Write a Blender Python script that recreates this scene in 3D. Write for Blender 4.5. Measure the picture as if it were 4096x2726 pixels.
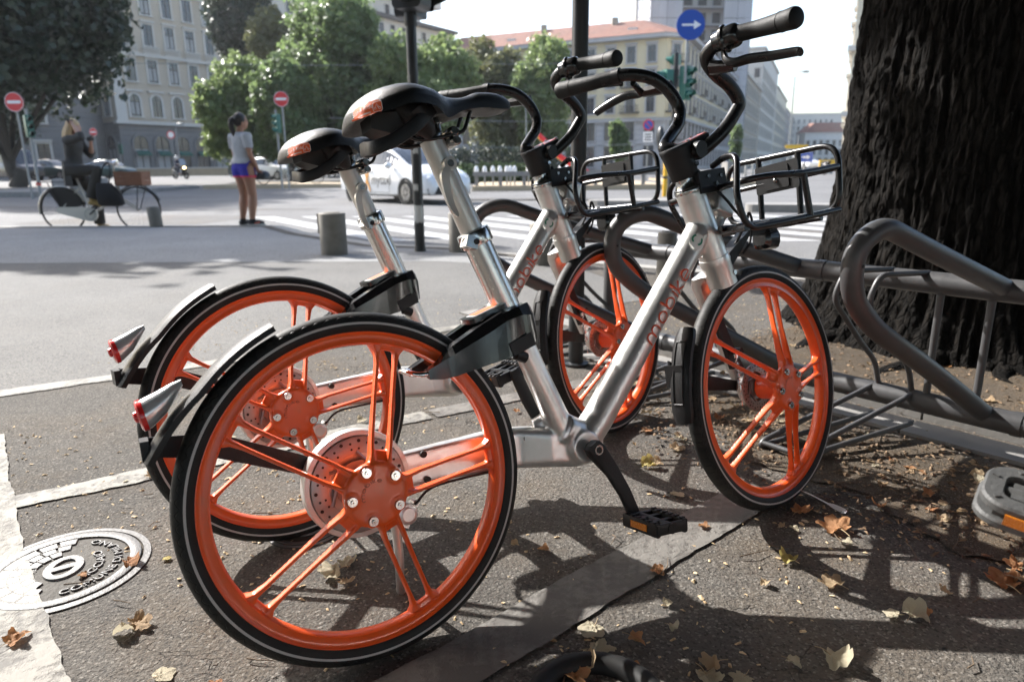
import bpy, bmesh, math, random
import numpy as np
from mathutils import Vector, Matrix, noise as mnoise

PI = math.pi
R = math.radians
for o in list(bpy.data.objects):
    bpy.data.objects.remove(o)
SC = bpy.context.scene
COL = SC.collection
rng = random.Random(7)
nrg = np.random.default_rng(11)

# ------------------------------------------------------------------ camera
cam_data = bpy.data.cameras.new('camera')
cam = bpy.data.objects.new('camera', cam_data)
COL.objects.link(cam)
cam_data.sensor_width = 36.0
cam_data.lens = 24.0
cam_data.clip_start = 0.02
cam_data.clip_end = 3000
cam_data.dof.use_dof = True
cam_data.dof.focus_distance = 1.35
cam_data.dof.aperture_fstop = 4.5
_p, _r = R(14.248), R(-0.5705)
_fw = Vector((0, math.cos(_p), -math.sin(_p)))
_up = Vector((0, math.sin(_p), math.cos(_p)))
_rt = Vector((1, 0, 0))
_rt2 = math.cos(_r) * _rt + math.sin(_r) * _up
_up2 = -math.sin(_r) * _rt + math.cos(_r) * _up
cam.matrix_world = Matrix((
    (_rt2.x, _up2.x, -_fw.x, 0), (_rt2.y, _up2.y, -_fw.y, 0), (_rt2.z, _up2.z, -_fw.z, 0.8359), (0, 0, 0, 1)))
SC.camera = cam

# ------------------------------------------------------------------ light
SUN_AZ, SUN_EL = R(141.0), R(38.0)          # azimuth counter-clockwise from +X
world = bpy.data.worlds.new('World')
SC.world = world
world.use_nodes = True
wn = world.node_tree.nodes
wl = world.node_tree.links
bg = wn['Background']
sky = wn.new('ShaderNodeTexSky')
sky.sky_type = 'NISHITA'
sky.sun_disc = False
sky.sun_elevation = SUN_EL
sky.sun_rotation = PI / 2 - SUN_AZ
sky.altitude = 100
sky.air_density = 1.1
sky.dust_density = 2.5
sky.ozone_density = 1.0
bg.inputs['Strength'].default_value = 0.15
wl.new(sky.outputs['Color'], bg.inputs['Color'])
sd = bpy.data.lights.new('sun', 'SUN')
sd.energy = 5.0
sd.angle = R(0.55)
sd.color = (1.0, 0.97, 0.935)
sun = bpy.data.objects.new('sun', sd)
COL.objects.link(sun)
_s = Vector((math.cos(SUN_AZ) * math.cos(SUN_EL), math.sin(SUN_AZ) * math.cos(SUN_EL), math.sin(SUN_EL)))
sun.rotation_euler = _s.to_track_quat('Z', 'Y').to_euler()
sun.location = (-8, 10, 20)
SC.view_settings.view_transform = 'Standard'
SC.view_settings.look = 'None'
SC.view_settings.exposure = 1.25
SC.view_settings.gamma = 1.0
SC.view_settings.use_curve_mapping = False
SC.render.engine = 'CYCLES'
try:
    SC.cycles.use_denoising = True
    SC.cycles.max_bounces = 8
    SC.cycles.transparent_max_bounces = 12
except Exception:
    pass

# ------------------------------------------------------------------ mesh helpers
class MB:
    """collects shapes and links them as ONE mesh object"""
    def __init__(s):
        s.v = []; s.f = []; s.mi = []; s.m = 0
    def add(s, vs, fs):
        o = len(s.v)
        s.v.extend([tuple(p) for p in vs])
        for f in fs:
            s.f.append([i + o for i in f]); s.mi.append(s.m)
        return s
    def box(s, c, d, M=None):
        x, y, z = d[0] / 2, d[1] / 2, d[2] / 2
        vs = [Vector((sx * x, sy * y, sz * z)) for sz in (-1, 1) for sy in (-1, 1) for sx in (-1, 1)]
        c = Vector(c)
        vs = [((M @ p) if M else p) + c for p in vs]
        return s.add(vs, [(0, 2, 3, 1), (4, 5, 7, 6), (0, 1, 5, 4), (2, 6, 7, 3), (0, 4, 6, 2), (1, 3, 7, 5)])
    def span(s, a, b):
        return s.box([(a[i] + b[i]) / 2 for i in range(3)], [abs(b[i] - a[i]) for i in range(3)])
    def loft(s, secs, closed=True, cap=True, ring=False):
        n = len(secs[0]); k = len(secs)
        vs = [p for q in secs for p in q]
        fs = []
        for i in range(k if ring else k - 1):
            j = (i + 1) % k
            for a in range(n if closed else n - 1):
                b = (a + 1) % n
                fs.append((i * n + a, i * n + b, j * n + b, j * n + a))
        if cap and not ring and closed:
            fs.append(tuple(range(n - 1, -1, -1))); fs.append(tuple(range((k - 1) * n, k * n)))
        return s.add(vs, fs)
    def tube(s, pts, r, n=10, closed=False, cap=True, flat=1.0):
        P = [Vector(p) for p in pts]; k = len(P)
        rr = r if isinstance(r, (list, tuple)) else [r] * k
        T = []
        for i in range(k):
            a = P[i - 1] if (i > 0 or closed) else P[i]
            b = P[(i + 1) % k] if (i < k - 1 or closed) else P[i]
            t = (b - a)
            T.append(t.normalized() if t.length > 1e-9 else Vector((0, 0, 1)))
        ref = Vector((0, 0, 1)) if abs(T[0].z) < 0.9 else Vector((1, 0, 0))
        u = T[0].cross(ref).normalized()
        secs = []
        for i in range(k):
            u = (u - T[i] * u.dot(T[i])).normalized()
            w = T[i].cross(u)
            secs.append([P[i] + rr[i] * (math.cos(2 * PI * a / n) * u + flat * math.sin(2 * PI * a / n) * w) for a in range(n)])
        return s.loft(secs, True, cap, closed)
    def cyl(s, a, b, r, n=16, r2=None):
        return s.tube([a, b], [r, r if r2 is None else r2], n)
    def lathe(s, prof, n=32, M=None, closed=False):
        """prof: (radius, height) pairs turned about local z"""
        secs = []
        for i in range(n):
            a = 2 * PI * i / n
            q = [Vector((p[0] * math.cos(a), p[0] * math.sin(a), p[1])) for p in prof]
            secs.append([M @ p for p in q] if M else q)
        k = len(prof); vs = [p for q in secs for p in q]; fs = []
        for i in range(n):
            j = (i + 1) % n
            for a in range(k if closed else k - 1):
                b = (a + 1) % k
                fs.append((i * k + a, j * k + a, j * k + b, i * k + b))
        return s.add(vs, fs)
    def prism(s, poly, h0, h1, M=None):
        n = len(poly)
        vs = [Vector((p[0], p[1], h0)) for p in poly] + [Vector((p[0], p[1], h1)) for p in poly]
        if M: vs = [M @ p for p in vs]
        fs = [tuple(range(n - 1, -1, -1)), tuple(range(n, 2 * n))]
        fs += [(i, (i + 1) % n, n + (i + 1) % n, n + i) for i in range(n)]
        return s.add(vs, fs)
    def ball(s, c, r, n=12, m=8, M=None):
        c = Vector(c); rx, ry, rz = (r, r, r) if not isinstance(r, (tuple, list)) else r
        secs = []
        for i in range(m + 1):
            t = PI * (0.02 + 0.96 * i / m)
            secs.append([c + (M or Matrix.Identity(3)) @ Vector((rx * math.sin(t) * math.cos(2 * PI * a / n), ry * math.sin(t) * math.sin(2 * PI * a / n), -rz * math.cos(t))) for a in range(n)])
        return s.loft(secs)
    def quad(s, *p):
        return s.add(p, [tuple(range(len(p)))])
    def mesh(s, name, mats, smooth=True, ang=38, fix=True):
        me = bpy.data.meshes.new(name)
        me.from_pydata(s.v, [], s.f)
        mats = mats if isinstance(mats, (list, tuple)) else [mats]
        for m in mats: me.materials.append(m)
        if len(mats) > 1: me.polygons.foreach_set('material_index', s.mi)
        if fix:
            bm = bmesh.new(); bm.from_mesh(me)
            bmesh.ops.recalc_face_normals(bm, faces=bm.faces[:])
            bm.to_mesh(me); bm.free()
        if smooth:
            me.polygons.foreach_set('use_smooth', [True] * len(me.polygons))
            me.set_sharp_from_angle(angle=R(ang))
        me.update()
        return me
    def build(s, name, mats, parent=None, smooth=True, ang=38, M=None, fix=True):
        return obj(name, s.mesh(name, mats, smooth, ang, fix), parent, M)

def obj(name, me, parent=None, M=None):
    o = bpy.data.objects.new(name, me)
    COL.objects.link(o)
    if parent is not None: o.parent = parent
    if M is not None: o.matrix_local = M
    return o

def tag(o, label=None, cat=None, group=None, kind=None):
    if label: o['label'] = label
    if cat: o['category'] = cat
    if group: o['group'] = group
    if kind: o['kind'] = kind
    return o

def thing(name, label, cat, loc=(0, 0, 0), rz=0, group=None, M=None):
    o = bpy.data.objects.new(name, None)
    COL.objects.link(o)
    o.empty_display_size = 0.2
    if M is not None: o.matrix_world = M
    else:
        o.location = loc; o.rotation_euler = (0, 0, rz)
    return tag(o, label, cat, group)

def copy_tree(o, parent=None, M=None):
    c = o.copy(); COL.objects.link(c)
    if parent is not None:
        c.parent = parent
    for ch in list(o.children):
        copy_tree(ch, c)
    if M is not None: c.matrix_world = M
    return c

def catmull(pts, k=6, closed=False):
    P = [Vector(p) for p in pts]; n = len(P); out = []
    for i in range(n if closed else n - 1):
        p0 = P[i - 1] if (i > 0 or closed) else 2 * P[0] - P[1]
        p1 = P[i]; p2 = P[(i + 1) % n]
        p3 = P[(i + 2) % n] if (i < n - 2 or closed) else 2 * P[-1] - P[-2]
        for j in range(k):
            t = j / k
            out.append(0.5 * ((2 * p1) + (p2 - p0) * t + (2 * p0 - 5 * p1 + 4 * p2 - p3) * t * t + (3 * p1 - p0 - 3 * p2 + p3) * t ** 3))
    if not closed: out.append(P[-1])
    return out

def fillet(pts, r, k=6):
    P = [Vector(p) for p in pts]; out = [P[0]]
    for i in range(1, len(P) - 1):
        a = P[i - 1] - P[i]; b = P[i + 1] - P[i]
        d = min(r, a.length * .49, b.length * .49)
        A = P[i] + a.normalized() * d; B = P[i] + b.normalized() * d
        for j in range(k + 1):
            t = j / k
            out.append((1 - t) ** 2 * A + 2 * t * (1 - t) * P[i] + t * t * B)
    out.append(P[-1])
    return out

def basis(origin, x, y, z):
    x, y, z = Vector(x), Vector(y), Vector(z)
    return Matrix(((x.x, y.x, z.x, origin[0]), (x.y, y.y, z.y, origin[1]), (x.z, y.z, z.z, origin[2]), (0, 0, 0, 1)))

def rrect(w, h, r, k=4):
    out = []
    for cx, cy, a0 in ((w / 2 - r, h / 2 - r, 0), (-w / 2 + r, h / 2 - r, 90), (-w / 2 + r, -h / 2 + r, 180), (w / 2 - r, -h / 2 + r, 270)):
        for i in range(k + 1):
            a = R(a0 + 90 * i / k)
            out.append((cx + r * math.cos(a), cy + r * math.sin(a)))
    return out

def frame_z(origin, d, xref=(1, 0, 0)):
    """matrix whose local z runs along d"""
    z = Vector(d).normalized(); x = Vector(xref)
    if abs(x.dot(z)) > .95: x = Vector((0, 1, 0))
    y = z.cross(x).normalized(); x = y.cross(z)
    return basis(origin, x, y, z)

_txt = {}
def text_geo(s, size=1.0, align='CENTER'):
    """flat text as (verts, faces) in the xy plane"""
    key = (s, align)
    if key not in _txt:
        cu = bpy.data.curves.new('t', 'FONT'); cu.body = s; cu.align_x = align; cu.align_y = 'CENTER'; cu.resolution_u = 4
        o = bpy.data.objects.new('t', cu); COL.objects.link(o)
        bpy.context.view_layer.update()
        me = bpy.data.meshes.new_from_object(o.evaluated_get(bpy.context.evaluated_depsgraph_get()))
        _txt[key] = ([v.co.copy() for v in me.vertices], [list(p.vertices) for p in me.polygons])
        bpy.data.objects.remove(o); bpy.data.curves.remove(cu); bpy.data.meshes.remove(me)
    v, f = _txt[key]
    return [p * size for p in v], f

def stroke(pts, w):
    """flat ribbon along a 2D polyline -> verts, faces"""
    P = [Vector((p[0], p[1], 0)) for p in pts]; L = []; Rr = []
    Q = [P[0]]
    for a, b in zip(P[:-1], P[1:]):          # resample so that ribbons can bend round a tube
        k = max(1, int((b - a).length / .16)) if (b - a).length > .2 else 1
        Q += [a.lerp(b, (i + 1) / k) for i in range(k)]
    P = Q
    for i, p in enumerate(P):
        a = P[max(i - 1, 0)]; b = P[min(i + 1, len(P) - 1)]
        t = (b - a).normalized(); nn = Vector((-t.y, t.x, 0))
        L.append(p + nn * w / 2); Rr.append(p - nn * w / 2)
    n = len(P)
    return L + Rr, [(i, n + i, n + i + 1, i + 1) for i in range(n - 1)]

def arc(cx, cy, r, a0, a1, n=14, ry=None):
    ry = r if ry is None else ry
    return [(cx + r * math.cos(R(a0 + (a1 - a0) * i / n)), cy + ry * math.sin(R(a0 + (a1 - a0) * i / n))) for i in range(n + 1)]

def wordmark():
    """rounded thin lower-case lettering m-o-b-i-k-e made of strokes, x-height 1; returns list of polylines and total width"""
    S = []; x = 0
    S += [[(x, 0), (x, .55)] + arc(x + .42, .58, .42, 180, 0) + [(x + .84, 0)]]
    S += [arc(x + 1.26, .58, .42, 180, 0) + [(x + 1.68, 0)]]
    x += 2.2
    S += [arc(x + .5, .5, .5, 0, 360, 26)]; x += 1.5
    S += [[(x, 1.5), (x, .5)], arc(x + .5, .5, .5, 180, 540, 26)]; x += 1.5
    S += [[(x, 0), (x, 1.0)]]; x += .42
    S += [[(x, 0), (x, 1.5)], [(x + .72, 1.0), (x + .02, .48), (x + .78, 0)]]; x += 1.2
    S += [[(x, .5), (x + 1.0, .5)] + arc(x + .5, .5, .5, 0, 318, 24)]; x += 1.0
    return S, x

# ------------------------------------------------------------------ material helpers
def rgb(c): return (c[0], c[1], c[2], 1.0)

class NT:
    def __init__(s, name):
        s.mat = bpy.data.materials.new(name); s.mat.use_nodes = True
        s.t = s.mat.node_tree; s.n = s.t.nodes; s.b = s.n['Principled BSDF']; s.out = s.n['Material Output']
        s.co = None
    def N(s, typ, **kw):
        n = s.n.new(typ)
        for k, v in kw.items():
            if k in n.inputs and not hasattr(n, k): n.inputs[k].default_value = v
            else: setattr(n, k, v)
        return n
    def L(s, a, b): s.t.links.new(a, b)
    def coord(s, kind='Object'):
        if s.co is None: s.co = s.N('ShaderNodeTexCoord')
        return s.co.outputs[kind]
    def mapped(s, scale=(1, 1, 1), kind='Object', rot=(0, 0, 0)):
        m = s.N('ShaderNodeMapping'); m.inputs['Scale'].default_value = scale; m.inputs['Rotation'].default_value = rot
        s.L(s.coord(kind), m.inputs['Vector']); return m.outputs['Vector']
    def noise(s, scale, detail=4, rough=.55, vec=None):
        n = s.N('ShaderNodeTexNoise'); n.inputs['Scale'].default_value = scale; n.inputs['Detail'].default_value = detail; n.inputs['Roughness'].default_value = rough
        s.L(vec if vec is not None else s.coord(), n.inputs['Vector']); return n.outputs['Fac']
    def voro(s, scale, feature='F1', out='Distance', vec=None, rand=1.0):
        n = s.N('ShaderNodeTexVoronoi'); n.feature = feature; n.inputs['Scale'].default_value = scale; n.inputs['Randomness'].default_value = rand
        s.L(vec if vec is not None else s.coord(), n.inputs['Vector']); return n.outputs[out]
    def ramp(s, fac, stops, interp='LINEAR'):
        n = s.N('ShaderNodeValToRGB'); n.color_ramp.interpolation = interp
        e = n.color_ramp.elements
        while len(e) < len(stops): e.new(0.5)
        for i, (p, c) in enumerate(stops):
            e[i].position = p; e[i].color = rgb(c) if not isinstance(c, (int, float)) else (c, c, c, 1)
        s.L(fac, n.inputs['Fac']); return n.outputs['Color']
    def mix(s, fac, a, b, mode='MIX'):
        n = s.N('ShaderNodeMix'); n.data_type = 'RGBA'; n.blend_type = mode
        for inp, v in ((n.inputs[0], fac), (n.inputs[6], a), (n.inputs[7], b)):
            if isinstance(v, (int, float)): inp.default_value = v
            elif isinstance(v, (tuple, list)): inp.default_value = rgb(v)
            else: s.L(v, inp)
        return n.outputs[2]
    def math(s, op, a, b=0.0, clamp=False):
        n = s.N('ShaderNodeMath'); n.operation = op; n.use_clamp = clamp
        for i, v in enumerate((a, b)):
            if isinstance(v, (int, float)): n.inputs[i].default_value = v
            else: s.L(v, n.inputs[i])
        return n.outputs[0]
    def bump(s, h, strength=.3, dist=.01, chain=None):
        n = s.N('ShaderNodeBump'); n.inputs['Strength'].default_value = strength; n.inputs['Distance'].default_value = dist
        s.L(h, n.inputs['Height'])
        if chain is not None: s.L(chain, n.inputs['Normal'])
        return n.outputs['Normal']
    def set(s, **kw):
        for k, v in kw.items():
            i = s.b.inputs[k.replace('_', ' ')]
            if isinstance(v, (int, float)): i.default_value = v
            elif isinstance(v, (tuple, list)): i.default_value = rgb(v) if len(v) == 3 else v
            else: s.L(v, i)
        return s.mat

_mc = {}
def mat(name, col, rough=.5, metal=0.0, var=.12, vs=6.0, bump=0.0, bs=40.0, coat=0.0, spec=.5, rvar=.12):
    """principled colour with a little grain, wear and relief"""
    if name in _mc: return _mc[name]
    k = NT(name)
    nz = k.noise(vs, 5, .6)
    c = k.mix(nz, tuple(min(1, x * (1 - var)) for x in col), tuple(min(1, x * (1 + var)) for x in col))
    k.set(Base_Color=c, Metallic=metal, Specular_IOR_Level=spec, Coat_Weight=coat, Coat_Roughness=.1)
    rr = k.math('ADD', k.math('MULTIPLY', k.noise(vs * 5, 3), rvar * 2), rough - rvar, True)
    k.set(Roughness=rr)
    if bump: k.set(Normal=k.bump(k.noise(bs, 3), bump, .003))
    _mc[name] = k.mat
    return k.mat
# ------------------------------------------------------------------ shared materials
def m_brushed(name, col, rough, sc):
    k = NT(name)
    v = k.mapped(sc)
    n1 = k.noise(60, 4, .6, v)
    c = k.mix(n1, tuple(x * .86 for x in col), tuple(min(1, x * 1.06) for x in col))
    sp = k.noise(7, 5, .65)
    c = k.mix(k.ramp(sp, [(.56, 0.0), (.72, .5)]), c, tuple(x * .62 for x in col))
    k.set(Base_Color=c, Metallic=.78, Roughness=k.math('ADD', k.math('MULTIPLY', n1, .22), rough - .08), Normal=k.bump(n1, .08, .002))
    return k.mat
M_ALU = m_brushed('brushed_aluminium', (.72, .715, .70), .32, (1, 1, 1))
M_POST = m_brushed('polished_aluminium', (.70, .69, .67), .2, (6, 6, .5))
M_GREYPOST = mat('anodised_grey', (.60, .585, .55), .36, .5, .08, 20)
M_STEEL = mat('bright_steel', (.52, .51, .50), .2, 1.0, .08, 20)
def _orange():
    k = NT('orange_paint')
    nz = k.noise(9, 5, .6); sp = k.voro(160, 'F1', 'Distance')
    c = k.mix(nz, (.74, .080, .009), (.86, .115, .014))
    dust = k.math('MULTIPLY', k.ramp(k.noise(28, 6, .7), [(.50, 0.0), (.75, 1.0)]), .42)
    c = k.mix(dust, c, (.50, .16, .07))
    k.set(Base_Color=c, Roughness=k.math('ADD', k.math('MULTIPLY', nz, .2), .24), Coat_Weight=.25, Coat_Roughness=.18, Normal=k.bump(k.noise(260, 2), .05, .001))
    return k.mat
M_ORANGE = _orange()
def _tyre():
    k = NT('tyre_rubber')
    # scalloped tread cuts round the shoulder
    s = k.N('ShaderNodeSeparateXYZ'); k.L(k.coord(), s.inputs[0])
    ang = k.math('ARCTAN2', s.outputs['Z'], s.outputs['X'])
    rad = k.math('SQRT', k.math('ADD', k.math('MULTIPLY', s.outputs['X'], s.outputs['X']), k.math('MULTIPLY', s.outputs['Z'], s.outputs['Z'])))
    w = k.math('ABSOLUTE', k.math('SINE', k.math('MULTIPLY', ang, 46)))
    edge = k.math('SUBTRACT', rad, k.math('ADD', k.math('MULTIPLY', w, .0065), .2915))
    line = k.math('SUBTRACT', 1.0, k.math('MULTIPLY', k.math('ABSOLUTE', edge), 900), True)
    blk = k.math('GREATER_THAN', k.math('SINE', k.math('MULTIPLY', ang, 92)), .82)
    crown = k.math('GREATER_THAN', rad, .2995)
    groove = k.math('MAXIMUM', line, k.math('MULTIPLY', blk, crown))
    nz = k.noise(30, 5, .6)
    dust = k.math('MULTIPLY', k.ramp(k.noise(14, 6, .7), [(.45, 0.0), (.7, 1.0)]), .35)
    dust = k.math('MULTIPLY', dust, k.ramp(rad, [(.285, 0.25), (.300, 1.0)]))
    c = k.mix(nz, (.006, .006, .006), (.012, .012, .0118))
    c = k.mix(dust, c, (.085, .078, .066))
    c = k.mix(k.math('MULTIPLY', groove, .7), c, (.004, .004, .004))
    k.set(Base_Color=c, Specular_IOR_Level=.3, Roughness=k.math('ADD', k.math('MULTIPLY', nz, .25), .46), Normal=k.bump(k.math('SUBTRACT', 1.0, groove), .9, .0016, k.bump(nz, .12, .001)))
    return k.mat
M_TYRE = _tyre()
M_BAND = mat('reflective_grey_band', (.42, .40, .39), .45, .1, .12, 30)
M_BLACK = mat('black_painted_metal', (.008, .008, .009), .3, 0, .3, 12, .04, 220, .1, .4)
M_BLACKP = mat('black_plastic', (.008, .008, .009), .45, 0, .3, 14, .25, 420, 0, .35)
M_GLOSSBLK = mat('glossy_black_plastic', (.011, .011, .012), .2, 0, .3, 12, .03, 90, .3)
M_VINYL = mat('black_saddle_vinyl', (.006, .006, .0065), .40, 0, .2, 20, .35, 900, 0, .4)
M_GRIP = mat('grip_rubber', (.007, .0073, .008), .6, 0, .25, 20, .25, 500, 0, .3)
M_CHROME = mat('chrome', (.82, .82, .83), .07, 1.0, .04, 10)
M_REDLENS = mat('red_lens', (.62, .02, .02), .12, 0, .1, 60, .3, 160, .5)
M_OLABEL = mat('orange_label', (.83, .14, .035), .4, 0, .04)
M_WLABEL = mat('white_print', (.82, .82, .80), .5, 0, .03)
M_LOGO = mat('orange_frame_print', (.60, .085, .03), .4, 0, .06)
M_DISC = mat('brake_disc_steel', (.33, .32, .31), .38, .6, .1, 40)
M_DARK = mat('dark_recess', (.008, .008, .008), .6, 0, .2)
M_AMBER = mat('amber_reflector', (.62, .20, .015), .25, 0, .12, 80, .6, 260, .3)
M_GREYPEDAL = mat('worn_grey_plastic', (.060, .060, .058), .62, 0, .35, 60, .4, 180)
M_SILVERPLATE = mat('silver_plastic', (.48, .47, .46), .35, .5, .08)
M_GREENPRINT = mat('green_print', (.04, .25, .16), .5)

MY = basis((0, 0, 0), (1, 0, 0), (0, 0, 1), (0, -1, 0))     # lathe axis (local z) -> bike right (-y); local y -> z up

def solid(mb, voxel, smooth, name, m):
    """fuses overlapping shapes into one skin with soft welds, done once"""
    o = mb.build(name, m)
    a = o.modifiers.new('r', 'REMESH'); a.mode = 'VOXEL'; a.voxel_size = voxel; a.use_smooth_shade = True
    if smooth:
        b = o.modifiers.new('s', 'SMOOTH'); b.factor = .5; b.iterations = smooth
    bpy.context.view_layer.update()
    me = bpy.data.meshes.new_from_object(o.evaluated_get(bpy.context.evaluated_depsgraph_get()))
    me.name = name
    bpy.data.objects.remove(o)
    if not me.materials: me.materials.append(m)
    me.polygons.foreach_set('use_smooth', [True] * len(me.polygons))
    return me

# ================================================================== ground
def asphalt(name, c0, c1, scale, bump_s, cracks=True, warm=(.115, .085, .055), warm_amt=.6):
    k = NT(name)
    big = k.noise(.9 * scale, 5, .6); mid = k.noise(7 * scale, 6, .65); fine = k.noise(120 * scale, 3, .6)
    grain = k.voro(230 * scale, 'F1', 'Color')
    g = k.N('ShaderNodeSeparateColor'); k.L(grain, g.inputs[0])
    c = k.mix(mid, c0, c1)
    c = k.mix(k.ramp(big, [(.35, 0.0), (.70, 1.0)]), c, tuple(x * 1.22 for x in c1))
    c = k.mix(k.math('MULTIPLY', k.ramp(k.noise(2.3 * scale, 6, .7), [(.45, 0.0), (.68, 1.0)]), warm_amt), c, warm)
    c = k.mix(k.ramp(g.outputs[0], [(.80, 0.0), (.97, .55)]), c, (.27, .25, .22))
    c = k.mix(k.ramp(g.outputs[1], [(.70, 0.0), (.98, .6)]), c, (.02, .02, .02))
    h = k.math('ADD', k.math('MULTIPLY', mid, .9), k.math('MULTIPLY', fine, .55))
    h = k.math('ADD', h, k.math('MULTIPLY', g.outputs[2], .16))
    nrm = k.bump(h, bump_s, .012)
    if cracks:
        wv = k.N('ShaderNodeVectorMath'); wv.operation = 'ADD'
        nv = k.N('ShaderNodeTexNoise'); nv.inputs['Scale'].default_value = 9 * scale; nv.inputs['Detail'].default_value = 4
        k.L(k.coord(), nv.inputs['Vector'])
        sc = k.N('ShaderNodeVectorMath'); sc.operation = 'SCALE'; sc.inputs['Scale'].default_value = .16 / scale
        k.L(nv.outputs['Color'], sc.inputs[0]); k.L(sc.outputs[0], wv.inputs[0]); k.L(k.mapped((1, 1.9, 1)), wv.inputs[1])
        e = k.voro(11 * scale, 'DISTANCE_TO_EDGE', 'Distance', wv.outputs[0])
        msk = k.ramp(k.noise(3.1 * scale, 4, .6), [(.52, 0.0), (.66, 1.0)])
        line = k.math('MULTIPLY', k.ramp(e, [(.0, .8), (.018, 0.0)]), msk)
        pits = k.math('MULTIPLY', k.ramp(k.voro(26 * scale, 'F1', 'Distance', wv.outputs[0]), [(.10, 1.0), (.22, 0.0)]), k.ramp(k.noise(4 * scale, 4, .65), [(.55, 0.0), (.66, 1.0)]))
        d = k.math('MAXIMUM', line, pits)
        c = k.mix(k.math('MULTIPLY', d, .78), c, (.018, .016, .014))
        nrm = k.bump(k.math('SUBTRACT', 1.0, d), 1.0, .006, nrm)
    k.set(Base_Color=c, Roughness=.88, Specular_IOR_Level=.3, Normal=nrm)
    return k.mat

M_ASPH = asphalt('weathered_asphalt', (.056, .051, .045), (.100, .091, .080), 1.0, 1.0)
M_ROAD = asphalt('road_asphalt', (.098, .098, .099), (.152, .151, .150), .35, .3, False, (.14, .13, .12), .1)

def paint(name, col, thr, under, sc=1.0):
    k = NT(name)
    wear = k.math('ADD', k.math('MULTIPLY', k.noise(7 * sc, 6, .7), .7), k.math('MULTIPLY', k.noise(55 * sc, 4, .6), .3))
    m = k.ramp(wear, [(thr - .05, 0.0), (thr + .05, 1.0)])
    cr = k.math('MULTIPLY', k.ramp(k.noise(16 * sc, 8, .75), [(.60, 0.0), (.66, 1.0)]), .75)
    dirt = k.noise(2.2 * sc, 6, .65)
    c = k.mix(dirt, tuple(x * .72 for x in col), col)
    c = k.mix(m, c, under); c = k.mix(cr, c, (.10, .09, .08))
    k.set(Base_Color=c, Roughness=.75, Normal=k.bump(k.noise(45 * sc, 5, .65), .6, .004, k.bump(k.math('SUBTRACT', 1.0, k.math('MAXIMUM', m, cr)), .7, .003)))
    return k.mat
M_PAINT = paint('worn_white_road_paint', (.30, .285, .25), .535, (.12, .112, .10))
M_PAINTFAR = paint('white_crossing_paint', (.46, .46, .455), .62, (.15, .15, .148), .3)
M_STRIP = paint('grey_worn_line', (.180, .168, .150), .505, (.105, .096, .085))
M_SOIL = asphalt('tree_pit_soil', (.045, .034, .024), (.10, .076, .052), 2.2, 1.0, False, (.17, .12, .07), .5)
M_KERB = mat('granite_kerb', (.30, .285, .26), .8, 0, .25, 9, .5, 120)
M_CONC = mat('grey_concrete', (.23, .22, .205), .85, 0, .3, 6, .5, 60)

def sheet(name, pts, z, m, rag=0.0, step=.05, seed=0, th=None):
    """flat sheet with an optionally ragged outline"""
    P = []
    n = len(pts)
    for i in range(n):
        a = Vector((*pts[i], 0)); b = Vector((*pts[(i + 1) % n], 0))
        if rag:
            k = max(1, int((b - a).length / step)); nn = Vector((-(b - a).y, (b - a).x, 0)).normalized()
            for j in range(k):
                p = a.lerp(b, j / k)
                d = (mnoise.noise(Vector((p.x * 6, p.y * 6, seed))) + .6 * mnoise.noise(Vector((p.x * 24, p.y * 24, seed))) + .22 * mnoise.noise(Vector((p.x * 70, p.y * 70, seed)))) * rag
                p = p + nn * d; P.append((p.x, p.y))
        else: P.append((a.x, a.y))
    mb = MB()
    if th: mb.prism(P, z - th, z)
    else: mb.add([(p[0], p[1], z) for p in P], [tuple(range(len(P)))])
    return mb.build(name, m, None, False, fix=bool(th))

ROAD_Z = -.12
def road_z(y):
    return ROAD_Z if y < 20 else ROAD_Z + .42 * min(1, (y - 20) / 40)
rd = MB()
for y0, y1 in ((-300, 20), (20, 60), (60, 2500)):
    rd.add([(-1500, y0, road_z(y0)), (1500, y0, road_z(y0)), (1500, y1, road_z(y1)), (-1500, y1, road_z(y1))], [(0, 1, 2, 3)])
road = rd.build('road', M_ROAD, None, False, fix=False)
tag(road, kind='structure')
KERB_LINE = [(-40, 11.3), (-12, 11.0), (-8.0, 10.85), (-3.7, 10.6), (-2.9, 9.3), (-1.6, 7.75), (-.6, 7.35), (.6, 6.15), (1.75, 5.25), (3.4, 4.5), (8, 3.2), (40, -4)]
pav = sheet('pavement', KERB_LINE[::-1] + [(-40, -12), (40, -12)], 0.0, M_ASPH, th=.25)
tag(pav, kind='structure')
M_SMOOTH = asphalt('smooth_grey_asphalt', (.100, .098, .095), (.145, .143, .138), .8, .5, False, (.13, .115, .095), .15)
tag(sheet('smooth_pavement', [(-9, -1.83), (-2.6, 2.155), (.20, 3.90), (1.0, 4.42), (.45, 6.1), (-.65, 7.2), (-1.64, 7.62), (-2.98, 9.18), (-3.76, 10.44), (-8.0, 10.68), (-12, 10.8), (-20, 10.9)], .0022, M_SMOOTH), kind='structure')
M_SLABS = asphalt('pale_kerbside_paving', (.20, .20, .20), (.27, .27, .268), .5, .25, False, (.2, .19, .17), .1)
tag(sheet('kerbside_paving', [(-9, 6.6), (-3.2, 6.4), (-.7, 6.3), (.2, 5.9), (.42, 6.08), (-.66, 7.17), (-1.66, 7.58), (-3.0, 9.15), (-3.78, 10.40), (-8.0, 10.66), (-12, 10.7), (-14, 8)], .0044, M_SLABS), kind='structure')
M_PATCH = asphalt('dark_repair_asphalt', (.070, .070, .070), (.105, .104, .103), .6, .4, False)
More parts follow.
